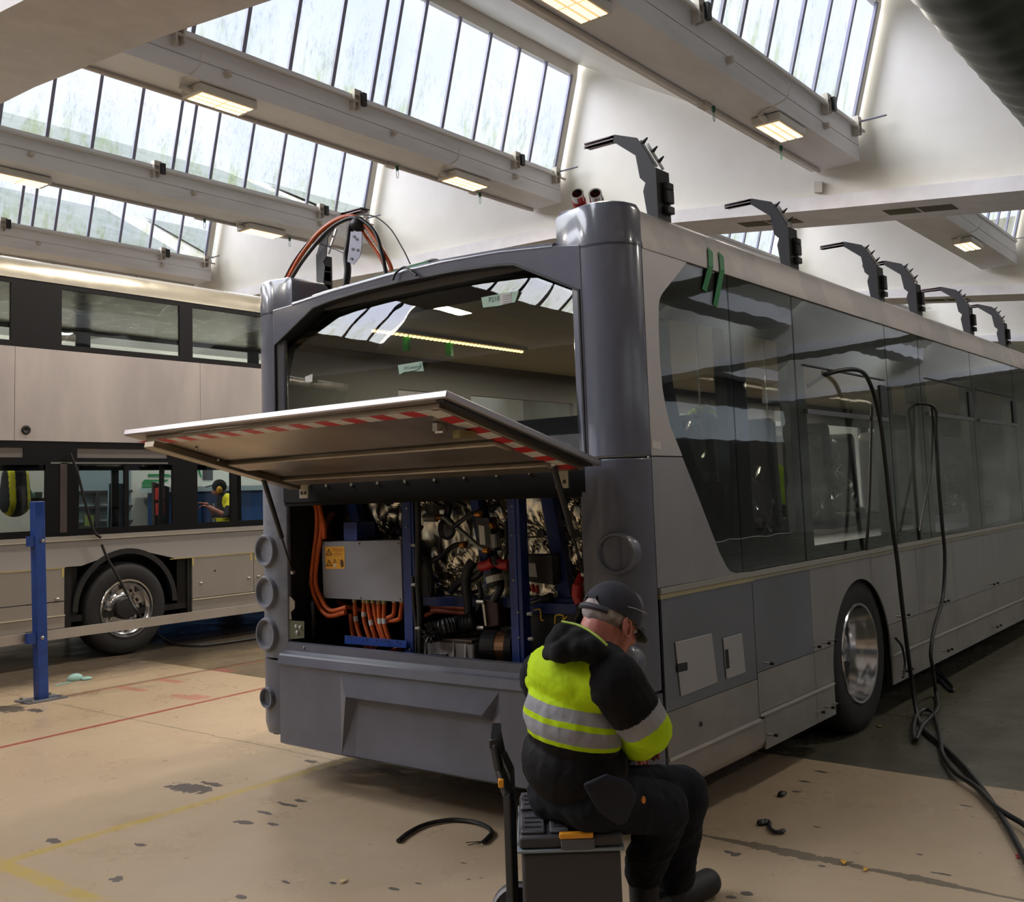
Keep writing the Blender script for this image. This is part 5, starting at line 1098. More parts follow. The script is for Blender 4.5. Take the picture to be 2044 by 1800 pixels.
make_wheel((6.10, YB + .13, .478), -1, dd, deep=False)
m = MB(); m.box(X0, X1, YB + .04, YB + 2.46, .40, .46); m.build('lower_floor', DARK, dd)
m = MB(); m.box(X0, X1, YB + .04, YB + 2.46, 2.12, 2.24); m.build('upper_floor', mat('upper_floor_dark', rgb(60, 58, 58), .7), dd)
m = MB(); hs = [[(a, YB + 2.48, 3.2), (b, YB + 2.48, 3.2), (b, YB + 2.48, 3.77), (a, YB + 2.48, 3.77)] for a, b in ((-1.2, 1.2), (1.4, 4.2), (4.4, 6.9), (7.1, 9.6), (9.8, 11.4))] + [[(a, YB + 2.48, .95), (b, YB + 2.48, .95), (b, YB + 2.48, 2.02), (a, YB + 2.48, 2.02)] for a, b in ((-1.2, 1.2), (1.35, 4.3), (4.5, 7.4), (7.5, 9.3), (9.45, 11.4))]
m.prism([(X0, YB + 2.48, .3), (X1, YB + 2.48, .3), (X1, YB + 2.48, 3.85), (X0, YB + 2.48, 3.85)], (0, .02, 0), holes=hs); m.build('far_side_wall', mat('far_side_frame', rgb(64, 62, 66), .6), dd)
m = MB(); m.box(X0, X0 + .03, YB + .03, YB + 2.48, .3, 4.0); m.box(X1 - .03, X1, YB + .03, YB + 2.48, .3, 4.0); m.build('end_wall', SKIN, dd)
for x in (5.50, 6.80, 8.35):
    m = MB(); m.box(x - .07, x + .07, YB + .04, YB + .12, .46, 2.1); m.build('window_post', mat('frame_near_black', rgb(12, 11, 13), .5, spec=.25), dd)
m = MB(); m.cyl((6.7, YB + .3, 1.3), (6.72, YB + .3, 2.0), .03, n=10); m.build('grab_pole', mat('pole_grey', rgb(90, 82, 80), .4), dd)
# cable hanging out of the lower deck window down past the wheel
o = cab('hanging_cable', [(5.444, 9.95, 2.09), (5.525, 9.95, 1.888), (5.617, 9.95, 1.556), (5.705, 9.95, 1.299), (5.777, 9.95, 1.229)], .014, BLACK, dd)
m = MB(); m.tube(spline([(5.701, 9.8, 1.162), (5.761, 9.8, 1.027), (5.883, 9.8, 0.82), (5.995, 9.8, 0.617), (6.143, 9.8, 0.386), (7.4, 11.541, 0.02), (6.769, 10.18, 0.02), (6.773, 9.723, 0.02), (6.983, 9.614, 0.02), (7.519, 9.539, 0.02), (7.812, 9.269, 0.02)], 8), .014, 8); tag(m.build('power_cable', BLACK, None, smooth=True), 'black cable trailing past the left bus wheel onto the floor', 'cable')

# ================================================================ blue post with long aluminium rail
bp_ = empty('barrier_post', (4.32, 8.33, 0), 'blue square steel post on a base plate beside the left bus', 'post')
m = MB(); m.obox((4.32, 8.33, .012), (4.275, 8.33, 1.60), .085, .085, Vector((1, 0, 0))); m.build('post', BLUEP, bp_, bevel=.004)
m = MB(); m.box(4.16, 4.48, 8.21, 8.45, 0, .012); m.build('base_plate', mat('base_plate_grey', rgb(120, 124, 134), .5, .4), bp_)
for dx, dy in ((-.12, -.09), (.12, -.09), (-.12, .09), (.12, .09)):
    m = MB(); m.cyl((4.32 + dx, 8.33 + dy, .012), (4.32 + dx, 8.33 + dy, .03), .014, n=6); m.build('anchor_bolt', STEEL, bp_)
for z in (.50, 1.28):
    m = MB(); m.box(4.20, 4.26, 8.30, 8.36, z - .04, z + .04); c_ = m.build('rail_lug', BLUEP, bp_)
    m = MB(); m.ball((4.30, 8.283, z), .016, n=8); m.build('lug_bolt', STEEL, bp_)
m = MB(); m.box(1.2, 8.6, 8.375, 8.40, .46, .54); tag(m.build('barrier_rail', mat('barrier_rail_alu', rgb(176, 172, 170), .42, .4, col2=rgb(160, 156, 152), ns=2)), 'long aluminium barrier rail held level by the blue post', 'rail')

# ================================================================ things seen beyond the double decker
wb = empty('white_bus', (7.5, 15.2, 0), 'white bus side with green tape marks, seen through the double decker', 'bus')
WB = mat('white_bus_panel', rgb(206, 204, 196), .45)
m = MB(); m.box(3.0, 14, 15.0, 15.05, .3, 4.1); m.build('side_panel', WB, wb)
for q in [[(9.908, 14.99, 2.057), (9.974, 14.99, 2.015), (9.52, 14.99, 2.019), (9.53, 14.99, 2.059)], [(9.466, 14.99, 1.971), (9.908, 14.99, 1.966), (9.861, 14.99, 1.934), (9.43, 14.99, 1.939)], [(9.421, 14.99, 1.931), (9.629, 14.99, 1.929), (9.62, 14.99, 1.88), (9.421, 14.99, 1.883)], [(9.421, 14.99, 1.867), (9.611, 14.99, 1.864), (9.611, 14.99, 1.831), (9.421, 14.99, 1.835)], [(10.06, 14.99, 2.123), (10.108, 14.99, 2.122), (10.145, 14.99, 1.956), (10.116, 14.99, 1.948)], [(10.156, 14.99, 2.122), (10.194, 14.99, 2.122), (10.212, 14.99, 1.955), (10.174, 14.99, 1.947)], [(10.468, 14.99, 2.121), (10.507, 14.99, 2.121), (10.546, 14.99, 1.994), (10.516, 14.99, 2.011)]]:
    m = MB(); m.prism(q, (0, .003, 0)); m.build('tape_strip', GREENT, wb)
m = MB(); m.prism([(10.567, 14.99, 2.147), (10.768, 14.99, 2.138), (10.766, 14.99, 1.949), (10.565, 14.99, 1.951)], (0, .004, 0)); m.build('dark_window', INTD, wb)
bc = empty('tool_cabinet', (9.6, 14.2, 0), 'long blue tool cabinet with pale worktop behind the double decker', 'cabinet')
q = [(9.46, 14.3, 1.828), (11.496, 14.3, 1.795), (11.483, 14.3, 1.04), (9.456, 14.3, 1.14)]
m = MB(); m.box(q[0][0], q[1][0] + 1, 14.3, 14.9, 0, q[0][2] - .08); m.build('cabinet_body', mat('cabinet_blue', rgb(36, 88, 150), .45, col2=rgb(28, 66, 120), ns=2), bc)
m = MB(); m.box(q[0][0] - .1, q[1][0] + 1, 14.25, 14.95, q[0][2] - .08, q[0][2]); m.build('worktop', mat('pale_worktop', rgb(170, 190, 200), .4), bc)
for k in range(6):
    m = MB(); x = q[0][0] + .1 + k * .17; m.box(x, x + .05, 14.28, 14.30, 1.2, 1.6 - .05 * (k % 3)); m.build('hanging_tool', mat('tool_navy', rgb(24, 40, 90), .4) if k % 2 else STEEL, bc)
rc = empty('socket_board', [(8.843, 13.5, 1.202)][0], 'dark board carrying two red socket boxes beyond the double decker', 'board')
q = [(8.672, 13.5, 1.888), (8.931, 13.5, 1.811), (8.927, 13.5, 1.198), (8.686, 13.5, 1.209)]; m = MB(); m.prism(q, (0, .06, 0)); m.build('board', mat('board_dark', rgb(52, 46, 46), .6), rc)
for c in [(8.736, 13.46, 1.71), (8.744, 13.46, 1.491)]:
    m = MB(); m.box(c[0] - .05, c[0] + .05, 13.40, 13.5, c[2] - .09, c[2] + .09); m.build('red_socket', REDM, rc, bevel=.01)
# window screen of daylight panels at far left behind the door
ws = empty('glazed_door', (6.1, 14.0, 0), 'pale glazed workshop door with dark bars behind the double decker', 'door')
q = [(8.067, 14.6, 2.134), (8.986, 14.6, 2.172), (8.984, 14.6, 1.227), (8.07, 14.6, 1.239)]
m = MB(); m.box(q[0][0], q[1][0], 14.6, 14.62, 0, q[0][2] + .1); m.build('door_glazing', mat('pale_glazing', rgb(168, 190, 200), .3), ws)
for z in (1.32, 1.55, 1.78):
    m = MB(); m.box(q[0][0], q[1][0], 14.56, 14.6, z - .02, z + .02); m.build('glazing_bar', INTD, ws)
for px in (0.36,): 
    m = MB(); x = q[0][0] + (q[1][0] - q[0][0]) * px; m.box(x - .03, x + .03, 14.55, 14.6, .2, 1.8); m.build('glazing_bar', INTD, ws)
m = MB(); q = [(7.671, 13.0, 1.862), (7.925, 13.0, 1.859), (7.879, 13.0, 1.292), (7.627, 13.0, 1.303)]; q = q[:2] + [(q[2][0], 13.0, 0), (q[3][0], 13.0, 0)]; m.prism(q, (0, .03, 0)); tag(m.build('cardboard_sheet', mat('pale_blue_board', rgb(130, 156, 172), .6)), 'tall pale blue grey board standing beyond the double decker window', 'board')
m = MB(); q = [(5.793, 10.3, 1.464), (5.905, 10.3, 1.46), (5.9, 10.3, 1.344), (5.799, 10.3, 1.348)]; m.prism(q, (0, .02, 0)); nb = m.build('notice', mat('yellow_green_card', rgb(190, 206, 120), .6)); tag(nb, 'yellow green card standing in the double decker window', 'card')
m = MB(); q = [(6.55, 13.2, 1.788), (6.7, 13.2, 1.798), (6.707, 13.2, 1.701), (6.538, 13.2, 1.698)]; m.prism(q, (0, .3, 0)); tag(m.build('storage_box', mat('pale_green_box', rgb(150, 176, 160), .6)), 'pale green box seen through the leftmost lower window', 'box')
m = MB(); q = [(6.747, 13.2, 1.771), (6.847, 13.2, 1.769), (6.841, 13.2, 1.691), (6.754, 13.2, 1.693)]; m.prism(q, (0, .3, 0)); tag(m.build('storage_box', MATS['pale_green_box']), 'smaller pale green box right of the larger one', 'box')
q = [(6.538, 13.2, 1.695), (6.881, 13.2, 1.687)]
rk = empty('storage_rack', (5.2, 13.3, 0), 'dark storage rack carrying pale green boxes beyond the leftmost lower window', 'rack')
m = MB(); m.box(q[0][0] - .6, q[1][0] + .3, 13.15, 13.6, q[0][2] - .04, q[0][2] - .002); m.build('shelf', INTD, rk)
for x in (q[0][0] - .6, q[1][0] + .3):
    m = MB(); m.box(x - .02, x + .02, 13.15, 13.2, 0, 2.5); m.build('upright', INTD, rk)
m = MB(); m.box(q[0][0] - .6, q[1][0] + .1, 13.1, 13.2, 2.45, 2.5); m.build('top_rail', INTD, rk)
m = MB(); m.box(2.2, 6.0, 13.7, 14.4, .8, .95); m.mat(1).box(2.2, 6.0, 13.8, 14.3, 0, .8); tag(m.build('workbench', [mat('bench_green_grey', rgb(96, 116, 112), .6), INTD]), 'grey green workbench beyond the leftmost lower deck window', 'workbench')
# ================================================================ organic shapes: overlapping closed primitives fused by a voxel remesh
def organic(name, mb, mats, parent, voxel=0.008, smooth=4, assign=None, disp=0.0, dscale=.05):
    bm = mb.bm; bmesh.ops.recalc_face_normals(bm, faces=bm.faces)
    me = bpy.data.meshes.new('tmp'); bm.to_mesh(me); bm.free()
    ob = bpy.data.objects.new('tmp', me); COL.objects.link(ob)
    r = ob.modifiers.new('r', 'REMESH'); r.mode = 'VOXEL'; r.voxel_size = voxel
    s_ = ob.modifiers.new('s', 'SMOOTH'); s_.factor = 0.6; s_.iterations = smooth
    if disp:
        tx = bpy.data.textures.new('folds', 'CLOUDS'); tx.noise_scale = dscale; tx.noise_depth = 2
        d = ob.modifiers.new('d', 'DISPLACE'); d.texture = tx; d.strength = disp; d.mid_level = 0.5; d.texture_coords = 'GLOBAL'
    bpy.context.view_layer.update()
    me2 = bpy.data.meshes.new_from_object(ob.evaluated_get(bpy.context.evaluated_depsgraph_get()))
    COL.objects.unlink(ob); bpy.data.objects.remove(ob); bpy.data.meshes.remove(me)
    off = wloc(parent); 
    for p in me2.polygons: p.use_smooth = True
    me2.materials.clear()
    for m_ in (mats if isinstance(mats, list) else [mats]): me2.materials.append(m_)
    if assign:
        for p in me2.polygons: p.material_index = assign(p.center)
    for v in me2.vertices: v.co -= off
    me2.name = name; o = bpy.data.objects.new(name, me2); COL.objects.link(o); o.parent = parent; return o
def limb(m, pts, rs, n=16):
    """chain of tapered capsules"""
    pts = [Vector(p) for p in pts]
    for p, r in zip(pts, rs): m.ball(p, r, n=n)
    for a, b, ra, rb in zip(pts, pts[1:], rs, rs[1:]): m.cyl(a, b, ra, rb, n=n)
    return m
def hand(m, wrist, d, up, s=1.0, curl=0.9):
    """palm, four unequal curled fingers and a thumb leaving the side of the palm"""
    w = Vector(wrist); d = Vector(d).normalized(); up = Vector(up); up = (up - d * up.dot(d)).normalized(); sd = d.cross(up)
    for k in range(4):
        o_ = sd * (.027 - .018 * k) * s; limb(m, [w + o_ * .6, w + d * .085 * s + o_], [.014 * s, .012 * s], 8)
        L_ = (.040, .045, .042, .033)[k] * s; p = w + d * .088 * s + o_; dd = d; pts = [p]
        for j in range(3):
            q = Quaternion(sd, -curl * .55 * (1 if s > 0 else -1)); dd = (q @ dd).normalized(); p = p + dd * L_ * (1, .62, .5)[j]; pts.append(p)
        limb(m, pts, [.0095 * s, .009 * s, .0082 * s, .007 * s], 8)
    t0 = w + d * .03 * s + sd * .03 * s; limb(m, [t0, t0 + (d * .03 + sd * .025 - up * .01) * s, t0 + (d * .055 + sd * .022 - up * .025) * s], [.013 * s, .011 * s, .009 * s], 8)
    return m

SKIN_ = mat('skin', rgb(186, 118, 100), .5, col2=rgb(160, 88, 76), ns=9, lo=.35, hi=.7)
HAIR = mat('grey_hair', rgb(168, 158, 152), .8, col2=rgb(120, 108, 104), ns=40, nscale=(1, 1, 1))
NAVY = mat('dark_navy_cloth', rgb(26, 28, 38), .85, col2=rgb(18, 19, 26), ns=5, bump=.15, bs=10)
BLK = mat('black_cloth', rgb(15, 14, 17), .9, spec=.25, col2=rgb(10, 10, 12), ns=5, bump=.2, bs=9)
TRS = mat('work_trousers', rgb(21, 24, 34), .9, spec=.25, col2=rgb(14, 16, 22), ns=6, bump=.25, bs=10)
HV = mat('hi_vis_yellow', rgb(176, 208, 12), .7, spec=.2, col2=rgb(158, 190, 8), ns=4, bump=.15, bs=8)
REFL = mat('reflective_band', rgb(142, 142, 148), .5, col2=rgb(124, 124, 130), ns=12)
PIPG = mat('lime_piping', rgb(150, 176, 60), .6)
BOOT = mat('boot_leather', rgb(24, 24, 27), .6)

me_ = empty('person', [2.746, 1.965] + [0.0], 'person in cap and yellow black jacket sitting on a toolbox working at the bus corner', 'person')
# joints
J = dict(zip(('pel', 'wai', 'mid', 'che', 'nec', 'hed', 'rsh', 'rel', 'rwr', 'lsh', 'lel', 'lwr', 'rhi', 'rkn', 'ran', 'rto', 'lhi', 'lkn', 'lan', 'lto'),
  [Vector(p) for p in [(2.743, 1.961, 0.574), (2.706, 1.945, 0.68), (2.688, 1.914, 0.822), (2.694, 1.89, 0.941), (2.739, 1.851, 1.034), (2.803, 1.821, 1.127), (2.647, 1.719, 0.952), (2.729, 1.668, 0.81), (2.985, 1.882, 0.679), (2.731, 2.038, 0.931), (2.913, 2.097, 0.731), (3.05, 1.968, 0.635), (2.706, 1.879, 0.574), (3.024, 1.796, 0.483), (3.206, 2.0, 0.174), (3.302, 1.994, 0.046), (2.785, 2.06, 0.54), (3.24, 1.847, 0.475), (3.382, 1.981, 0.1), (3.575, 1.947, -0.013)]]))
HF, HL, HU = [Vector(v) for v in [(0.8986, -0.1928, -0.394), (0.2477, 0.9644, 0.0931), (0.3646, -0.1402, 0.9206)]]
HF = HF.normalized(); HU = (HU - HF * HU.dot(HF)).normalized(); HL = HU.cross(HF).normalized()
hc = J['hed']
def HP(x, y, z): return hc + HF * x + HL * y + HU * z
HM = Matrix((HF, HL, HU)).transposed().to_4x4()
m = MB()
m.ball(HP(-.005, 0, .012), 1, .098, .077, .088, 20, HM); m.ball(HP(.030, 0, -.045), 1, .062, .060, .068, 18, HM); m.ball(HP(.045, 0, -.085), 1, .045, .046, .032, 14, HM)
m.ball(HP(.075, 0, -.100), 1, .018, .024, .018, 10, HM); limb(m, [HP(.092, 0, -.012), HP(.106, 0, -.040)], [.010, .014], 8)
m.ball(HP(.082, .026, -.05), 1, .018, .02, .02, 10, HM); m.ball(HP(.082, -.026, -.05), 1, .018, .02, .02, 10, HM)
m.ball(HP(.084, 0, -.004), 1, .014, .045, .012, 12, HM); m.ball(HP(.089, 0, -.072), 1, .012, .024, .006, 10, HM)
limb(m, [HP(-.035, 0, -.05), J['nec'], J['che']], [.062, .066, .07])
limb(m, [J['rsh'], J['rel'], J['rwr']], [.045, .038, .028]); limb(m, [J['lsh'], J['lel'], J['lwr']], [.045, .038, .028])
limb(m, [J['che'], J['rsh']], [.08, .05]); limb(m, [J['che'], J['lsh']], [.08, .05]); limb(m, [J['che'], J['mid'], J['wai'], J['pel']], [.09, .08, .08, .08])
fw = (J['lwr'] - J['lel']).normalized(); hd = Vector([(0.9857, 0.1422, -0.0902)][0])
hand(m, J['rwr'] + hd * .02, hd, (0, 0, 1)); hand(m, J['lwr'] + hd * .02, hd, (0, 0, 1))
body = organic('body', m, [SKIN_], me_, .0045, 3)
for s_ in (-1, 1):   # ears
    m = MB(); c = HP(-.004, .077 * s_, -.028)
    ring = [c + HF * (math.cos(a) * .017 - .006 * math.sin(a)) + HU * (math.sin(a) * .029) + HL * (.006 * s_ + .004 * s_ * math.cos(a + 2)) for a in [2 * PI * i / 20 for i in range(21)]]
    m.tube(ring, [.0058] * 21, 8, cap=False); m.ball(c, 1, .013, .006, .024, 12, HM); m.build('ear', SKIN_, body, smooth=True)
    m = MB(); m.ball(HP(.083, .03 * s_, -.018), .011, n=10); m.build('eye', mat('eye_white', rgb(200, 190, 184), .3), body, smooth=True)
m = MB(); m.ball(HP(-.024, 0, .0), 1, .086, .0790, .062, 20, HM); limb(m, [HP(-.08, 0, -.025), HP(-.068, 0, -.045)], [.022, .018]); organic('hair', m, [HAIR], me_, .005, 2)
# cap
NAVYC = mat('cap_cloth', rgb(30, 30, 40), .85, col2=rgb(52, 50, 58), ns=5, lo=.45, hi=.7)
m = MB(); n1, n2 = 28, 10; rings = []
for j in range(n2 + 1):
    ph = (PI / 2) * j / n2; r = []
    for i in range(n1):
        a = 2 * PI * i / n1; x, y, z = math.cos(a) * math.cos(ph) * .107, math.sin(a) * math.cos(ph) * .087, .0 + math.sin(ph) * .100
        if j == 0: z -= .012 + .012 * math.cos(a)
        if j == 0 and math.cos(a) < -.93: z += .028
        r.append(m.bm.verts.new(HP(x - .003, y, z + .008)))
    rings.append(r)
for a, b in zip(rings, rings[1:]):
    for i in range(n1): m._f([a[i], a[(i+1) % n1], b[(i+1) % n1], b[i]])
cap_ = m.build('cap', NAVYC, me_, smooth=True)
m = MB(); g = []
for j in range(5):
    r = []
    for i in range(13):
        a = -1.05 + 2.1 * i / 12; e = j / 4; r.append(m.bm.verts.new(HP(.100 * math.cos(a) + e * .062 * math.cos(a) ** .5, .084 * math.sin(a) * (1 - .05 * e), -.014 - e * .022 + .012 * (1 - math.cos(a)) * 1.5)))
    g.append(r)
for a, b in zip(g, g[1:]):
    for i in range(12): m._f([a[i], a[i+1], b[i+1], b[i]])
o_ = m.build('cap_peak', NAVYC, cap_, smooth=True); sd_ = o_.modifiers.new('t', 'SOLIDIFY'); sd_.thickness = .006
m = MB(); m.tube([HP(-.109 * math.cos(a), .089 * math.sin(a), -.006 + .004 * math.cos(a)) for a in [-.75 + 1.5 * i / 10 for i in range(11)]], .010, 8); m.build('cap_strap', mat('strap_grey', rgb(44, 42, 46), .7), cap_)
m = MB(); m.ball(HP(-.088, 0, .022), 1, .016, .034, .024, 14, HM); m.build('bald_patch', mat('scalp', rgb(176, 168, 180), .4), cap_, smooth=True)
m = MB(); m.tube(spline([HP(.03, -.089, .035), HP(.065, -.076, .038), HP(.095, -.05, .036), HP(.108, -.01, .03)], 6), .0012, 5); m.tube(spline([HP(-.03, -.087, .03), HP(.0, -.090, .034), HP(.03, -.089, .035)], 6), .0012, 5); m.build('cap_piping', mat('silver_piping', rgb(150, 150, 160), .4), cap_)
# glasses
m = MB(); m.tube([HP(-.005, -.081, -.012), HP(.06, -.074, -.014), HP(.098, -.060, -.018)], .0028, 6); m.tube([HP(-.005, .081, -.012), HP(.06, .074, -.014), HP(.098, .060, -.018)], .0028, 6)
for s_ in (-1, 1):
    m.tube([HP(.105 - .006 * abs(math.cos(a)), s_ * .033 + .027 * math.cos(a), -.022 + .018 * math.sin(a)) for a in [2*PI*i/16 for i in range(17)]], .0020, 6, cap=False)
gl_ = m.build('glasses', BLACK, me_)
# jacket torso
UPT = (J['che'] - J['wai']).normalized()
b0 = Vector((2.662, 2.069, 0.877)); b1 = Vector((2.614, 1.741, 0.865)); b2 = Vector((2.523, 1.822, 0.891))
bn = (b1 - b0).cross(b2 - b0).normalized(); bn = bn if bn.dot(UPT) > 0 else -bn
bn = (bn * .5 + UPT * .5).normalized(); bo = (b0 + b1 + b2) / 3
m = MB()
def oval(c, rx, ry, rz, fwd): 
    f = Vector(fwd).normalized(); u = UPT; l = u.cross(f).normalized(); f = l.cross(u)
    m.ball(c, 1, rx, ry, rz, 20, Matrix((f, l, u)).transposed().to_4x4())
FWD = Vector([(0.9934, -0.0982, -0.0584)][0])
oval(J['che'] + UPT * .005, .125, .185, .11, FWD); oval(J['mid'] + FWD * .02, .150, .178, .15, FWD); oval(J['wai'] + FWD * .03, .165, .178, .14, FWD); oval(J['pel'] + UPT * .07, .148, .168, .075, FWD)
limb(m, [J['nec'] - UPT * .045, J['che']], [.075, .12]); limb(m, [J['rsh'], J['che']], [.078, .12]); limb(m, [J['lsh'], J['che']], [.085, .12])
def jmat():
    mt, t, out = nodes('jacket_panels'); b = N(t, 'ShaderNodeBsdfPrincipled'); t.links.new(b.outputs[0], out.inputs[0]); b.inputs['Roughness'].default_value = .75
    P = position(t); dt = N(t, 'ShaderNodeVectorMath'); dt.operation = 'DOT_PRODUCT'; sb = N(t, 'ShaderNodeVectorMath'); sb.operation = 'SUBTRACT'; t.links.new(P, sb.inputs[0]); sb.inputs[1].default_value = bo
    t.links.new(sb.outputs[0], dt.inputs[0]); dt.inputs[1].default_value = bn; s = dt.outputs['Value']
    s = mathn(t, 'ADD', s, mathn(t, 'MULTIPLY', mathn(t, 'SUBTRACT', noise(t, P, 7, 2), .5), .012))
    n = noise(t, P, 6, 4); b.inputs['Specular IOR Level'].default_value = .2; Y_ = mixc(t, n, rgb(182, 212, 14), rgb(160, 192, 8)); K_ = mixc(t, n, rgb(20, 19, 23), rgb(11, 11, 13)); G_ = mixc(t, n, rgb(150, 150, 156), rgb(124, 124, 130))
    c = K_
    for lo_, hi_, col in ((-.118, .02, Y_), (-.104, -.058, G_), (-.040, .0, G_), (0.0, .152, Y_)):
        k = mathn(t, 'MULTIPLY', mathn(t, 'GREATER_THAN', s, lo_), mathn(t, 'LESS_THAN', s, hi_)); c = mixc(t, k, c, col)
    t.links.new(c, b.inputs['Base Color'])
    bp = N(t, 'ShaderNodeBump'); bp.inputs['Strength'].default_value = .5; bp.inputs['Distance'].default_value = .02; t.links.new(noise(t, P, 9, 3, .5, .6), bp.inputs['Height']); t.links.new(bp.outputs[0], b.inputs['Normal'])
    return mt
jk = organic('jacket', m, [jmat()], me_, .006, 4, disp=.012, dscale=.06)
# raglan sleeve and shoulder in black, band and yellow forearm
def sleeve(sh, el, wr, r0, r1, r2, inner):
    m = MB(); limb(m, [inner, sh, el, el.lerp(wr, .45), wr], [r0 * .98, r0, r1, r1 * .92, r2])
    ax = (el - sh).normalized(); L1 = (el - sh).length; fa = (wr - el).normalized()
    def asg(c):
        s = (c - sh).dot(ax)
        f = (c - el).dot(fa)
        if f > (wr - el).length * .86: return 0
        if s < L1 - .062: return 0
        if s < L1 - .012 and f < .05: return 2
        return 1
    return organic('jacket_sleeve', m, [BLK, HV, REFL], me_, .0048, 4, asg, disp=.010, dscale=.05)
sleeve(J['rsh'], J['rel'], J['rwr'], .088, .078, .048, J['nec'].lerp(J['rsh'], .45) - UPT * .02)
sleeve(J['lsh'], J['lel'], J['lwr'], .088, .076, .048, J['nec'].lerp(J['lsh'], .5) - UPT * .015)
# hood folded on the back and collar
m = MB()
pts = [(2.629, 1.824, 1.061), (2.664, 1.908, 1.078), (2.6, 1.894, 1.056), (2.569, 1.904, 1.036), (2.535, 1.832, 1.051), (2.554, 1.791, 1.054), (2.6, 1.765, 1.049), (2.642, 1.75, 1.015), (2.667, 1.723, 0.981), (2.697, 1.897, 1.08), (2.715, 1.817, 1.027)]
limb(m, [pts[1], pts[2], pts[3]], [.045, .040, .022]); limb(m, [pts[0], pts[4], pts[3]], [.05, .035, .02]); limb(m, [pts[0], pts[6], pts[7], pts[8]], [.045, .04, .036, .04]); limb(m, [pts[9], pts[0], pts[5]], [.035, .045, .03]); limb(m, [pts[9], pts[10]], [.03, .04])
hood = organic('hood', m, [BLK], me_, .006, 4, disp=.01, dscale=.04)
m = MB(); m.tube(spline([(2.572, 1.853, 1.134), (2.575, 1.802, 1.127), (2.571, 1.76, 1.115), (2.568, 1.718, 1.094), (2.576, 1.695, 1.072)], 8), .0035, 6); m.build('hood_piping', PIPG, hood)
# trousers
m = MB()
limb(m, [J['pel'], J['rhi'], J['rhi'].lerp(J['rkn'], .5), J['rkn'], J['rkn'].lerp(J['ran'], .5), J['ran'] + Vector((0, 0, .02))], [.098, .092, .090, .084, .078, .070])
limb(m, [J['pel'], J['lhi'], J['lhi'].lerp(J['lkn'], .5), J['lkn'], J['lkn'].lerp(J['lan'], .5), J['lan'] + Vector((0, 0, .02))], [.098, .092, .090, .088, .080, .072])
tr = organic('trousers', m, [TRS], me_, .0075, 4, disp=.022, dscale=.07)
m = MB(); F_ = [(2.518, 1.762, 0.679), (2.558, 1.706, 0.706), (2.617, 1.668, 0.678), (2.652, 1.663, 0.628), (2.654, 1.683, 0.589), (2.662, 1.712, 0.539), (2.637, 1.727, 0.539), (2.576, 1.75, 0.588), (2.542, 1.754, 0.634)]
m.prism(F_, Vector([(0.8419, 0.5327, 0.0865)][0]) * .018); m.build('holster_pocket', mat('pocket_cloth', rgb(38, 40, 52), .85, spec=.3, col2=rgb(26, 28, 37), ns=8, bump=.4, bs=9), tr, bevel=.012)
m = MB(); p = [(2.787, 1.726, 0.577), (2.789, 1.722, 0.586)]; m.ball(p[0], .009, .8, .8, 1.3); m.build('orange_tab', mat('orange_tab', rgb(200, 120, 40), .5), tr)
# boots
for an, to in ((J['ran'], J['rto']), (J['lan'], J['lto'])):
    m = MB(); an = Vector((an.x, an.y, max(an.z, .10))); to = Vector((to.x, to.y, .05)); h_ = an + (an - to).normalized() * .03; h_.z = .05
    limb(m, [an + Vector((0, 0, .03)), Vector((an.x, an.y, .07))], [.055, .052]); limb(m, [h_, h_.lerp(to, .5), to], [.046, .048, .050]); organic('boot', m, [BOOT], me_, .006, 3)

# ================================================================ rolling toolbox
A0 = Vector((2.572, 2.039, 0.428)); dA = Vector([0.7919990437507736, 0.6110804541710462, 0.04181713772601016]); dA.z = 0; dA.normalize(); dW = Vector((dA.y, -dA.x, 0))
A0.z = 0.03
tb = empty('toolbox', tuple(A0 + dA * .22 + dW * .15 - Vector((0, 0, .03))), 'dark grey rolling toolbox with yellow latch under the seated person', 'toolbox')
TM = Matrix.Translation(A0) @ Matrix((dW, dA, Vector((0, 0, 1)))).transposed().to_4x4()
TBM = mat('toolbox_plastic', rgb(52, 50, 52), .55, bump=.04, bs=90); TBL = mat('toolbox_lid', rgb(78, 77, 84), .55, bump=.05, bs=60)
m = MB(); m.box(0, .305, 0, .44, .03, .395, TM); m.build('tub', TBM, tb, bevel=.012)
m = MB(); m.box(-.012, .317, -.012, .452, .395, .405, TM); m.build('tub_rim', mat('rim_pale', rgb(120, 130, 138), .4), tb, bevel=.003)
m = MB(); m.box(-.006, .311, -.006, .446, .405, .445, TM); lid = m.build('lid', TBM, tb, bevel=.01)
for x0_, x1_, y0_, y1_ in ((.0, .075, .01, .19), (.0, .075, .25, .43), (.09, .15, .01, .12)):
    m = MB(); m.box(x0_, x1_, y0_, y1_, .445, .456, TM); m.build('lid_panel', TBL, lid, bevel=.005)
    for k in range(3):
        m = MB(); yy_ = y0_ + .03 + k * (y1_ - y0_ - .04) / 3; m.box(x0_ + .012, x1_ - .01, yy_, yy_ + .008, .456, .459, TM); m.build('lid_ridge', TBM, lid)
m = MB(); m.box(.118, .222, -.020, .0, .437, .455, TM); m.build('latch', mat('toolbox_yellow', rgb(222, 150, 28), .45), tb, bevel=.004)
m = MB(); m.box(.122, .226, -.018, -.006, .405, .436, TM); m.build('latch_base', TBL, tb, bevel=.003)
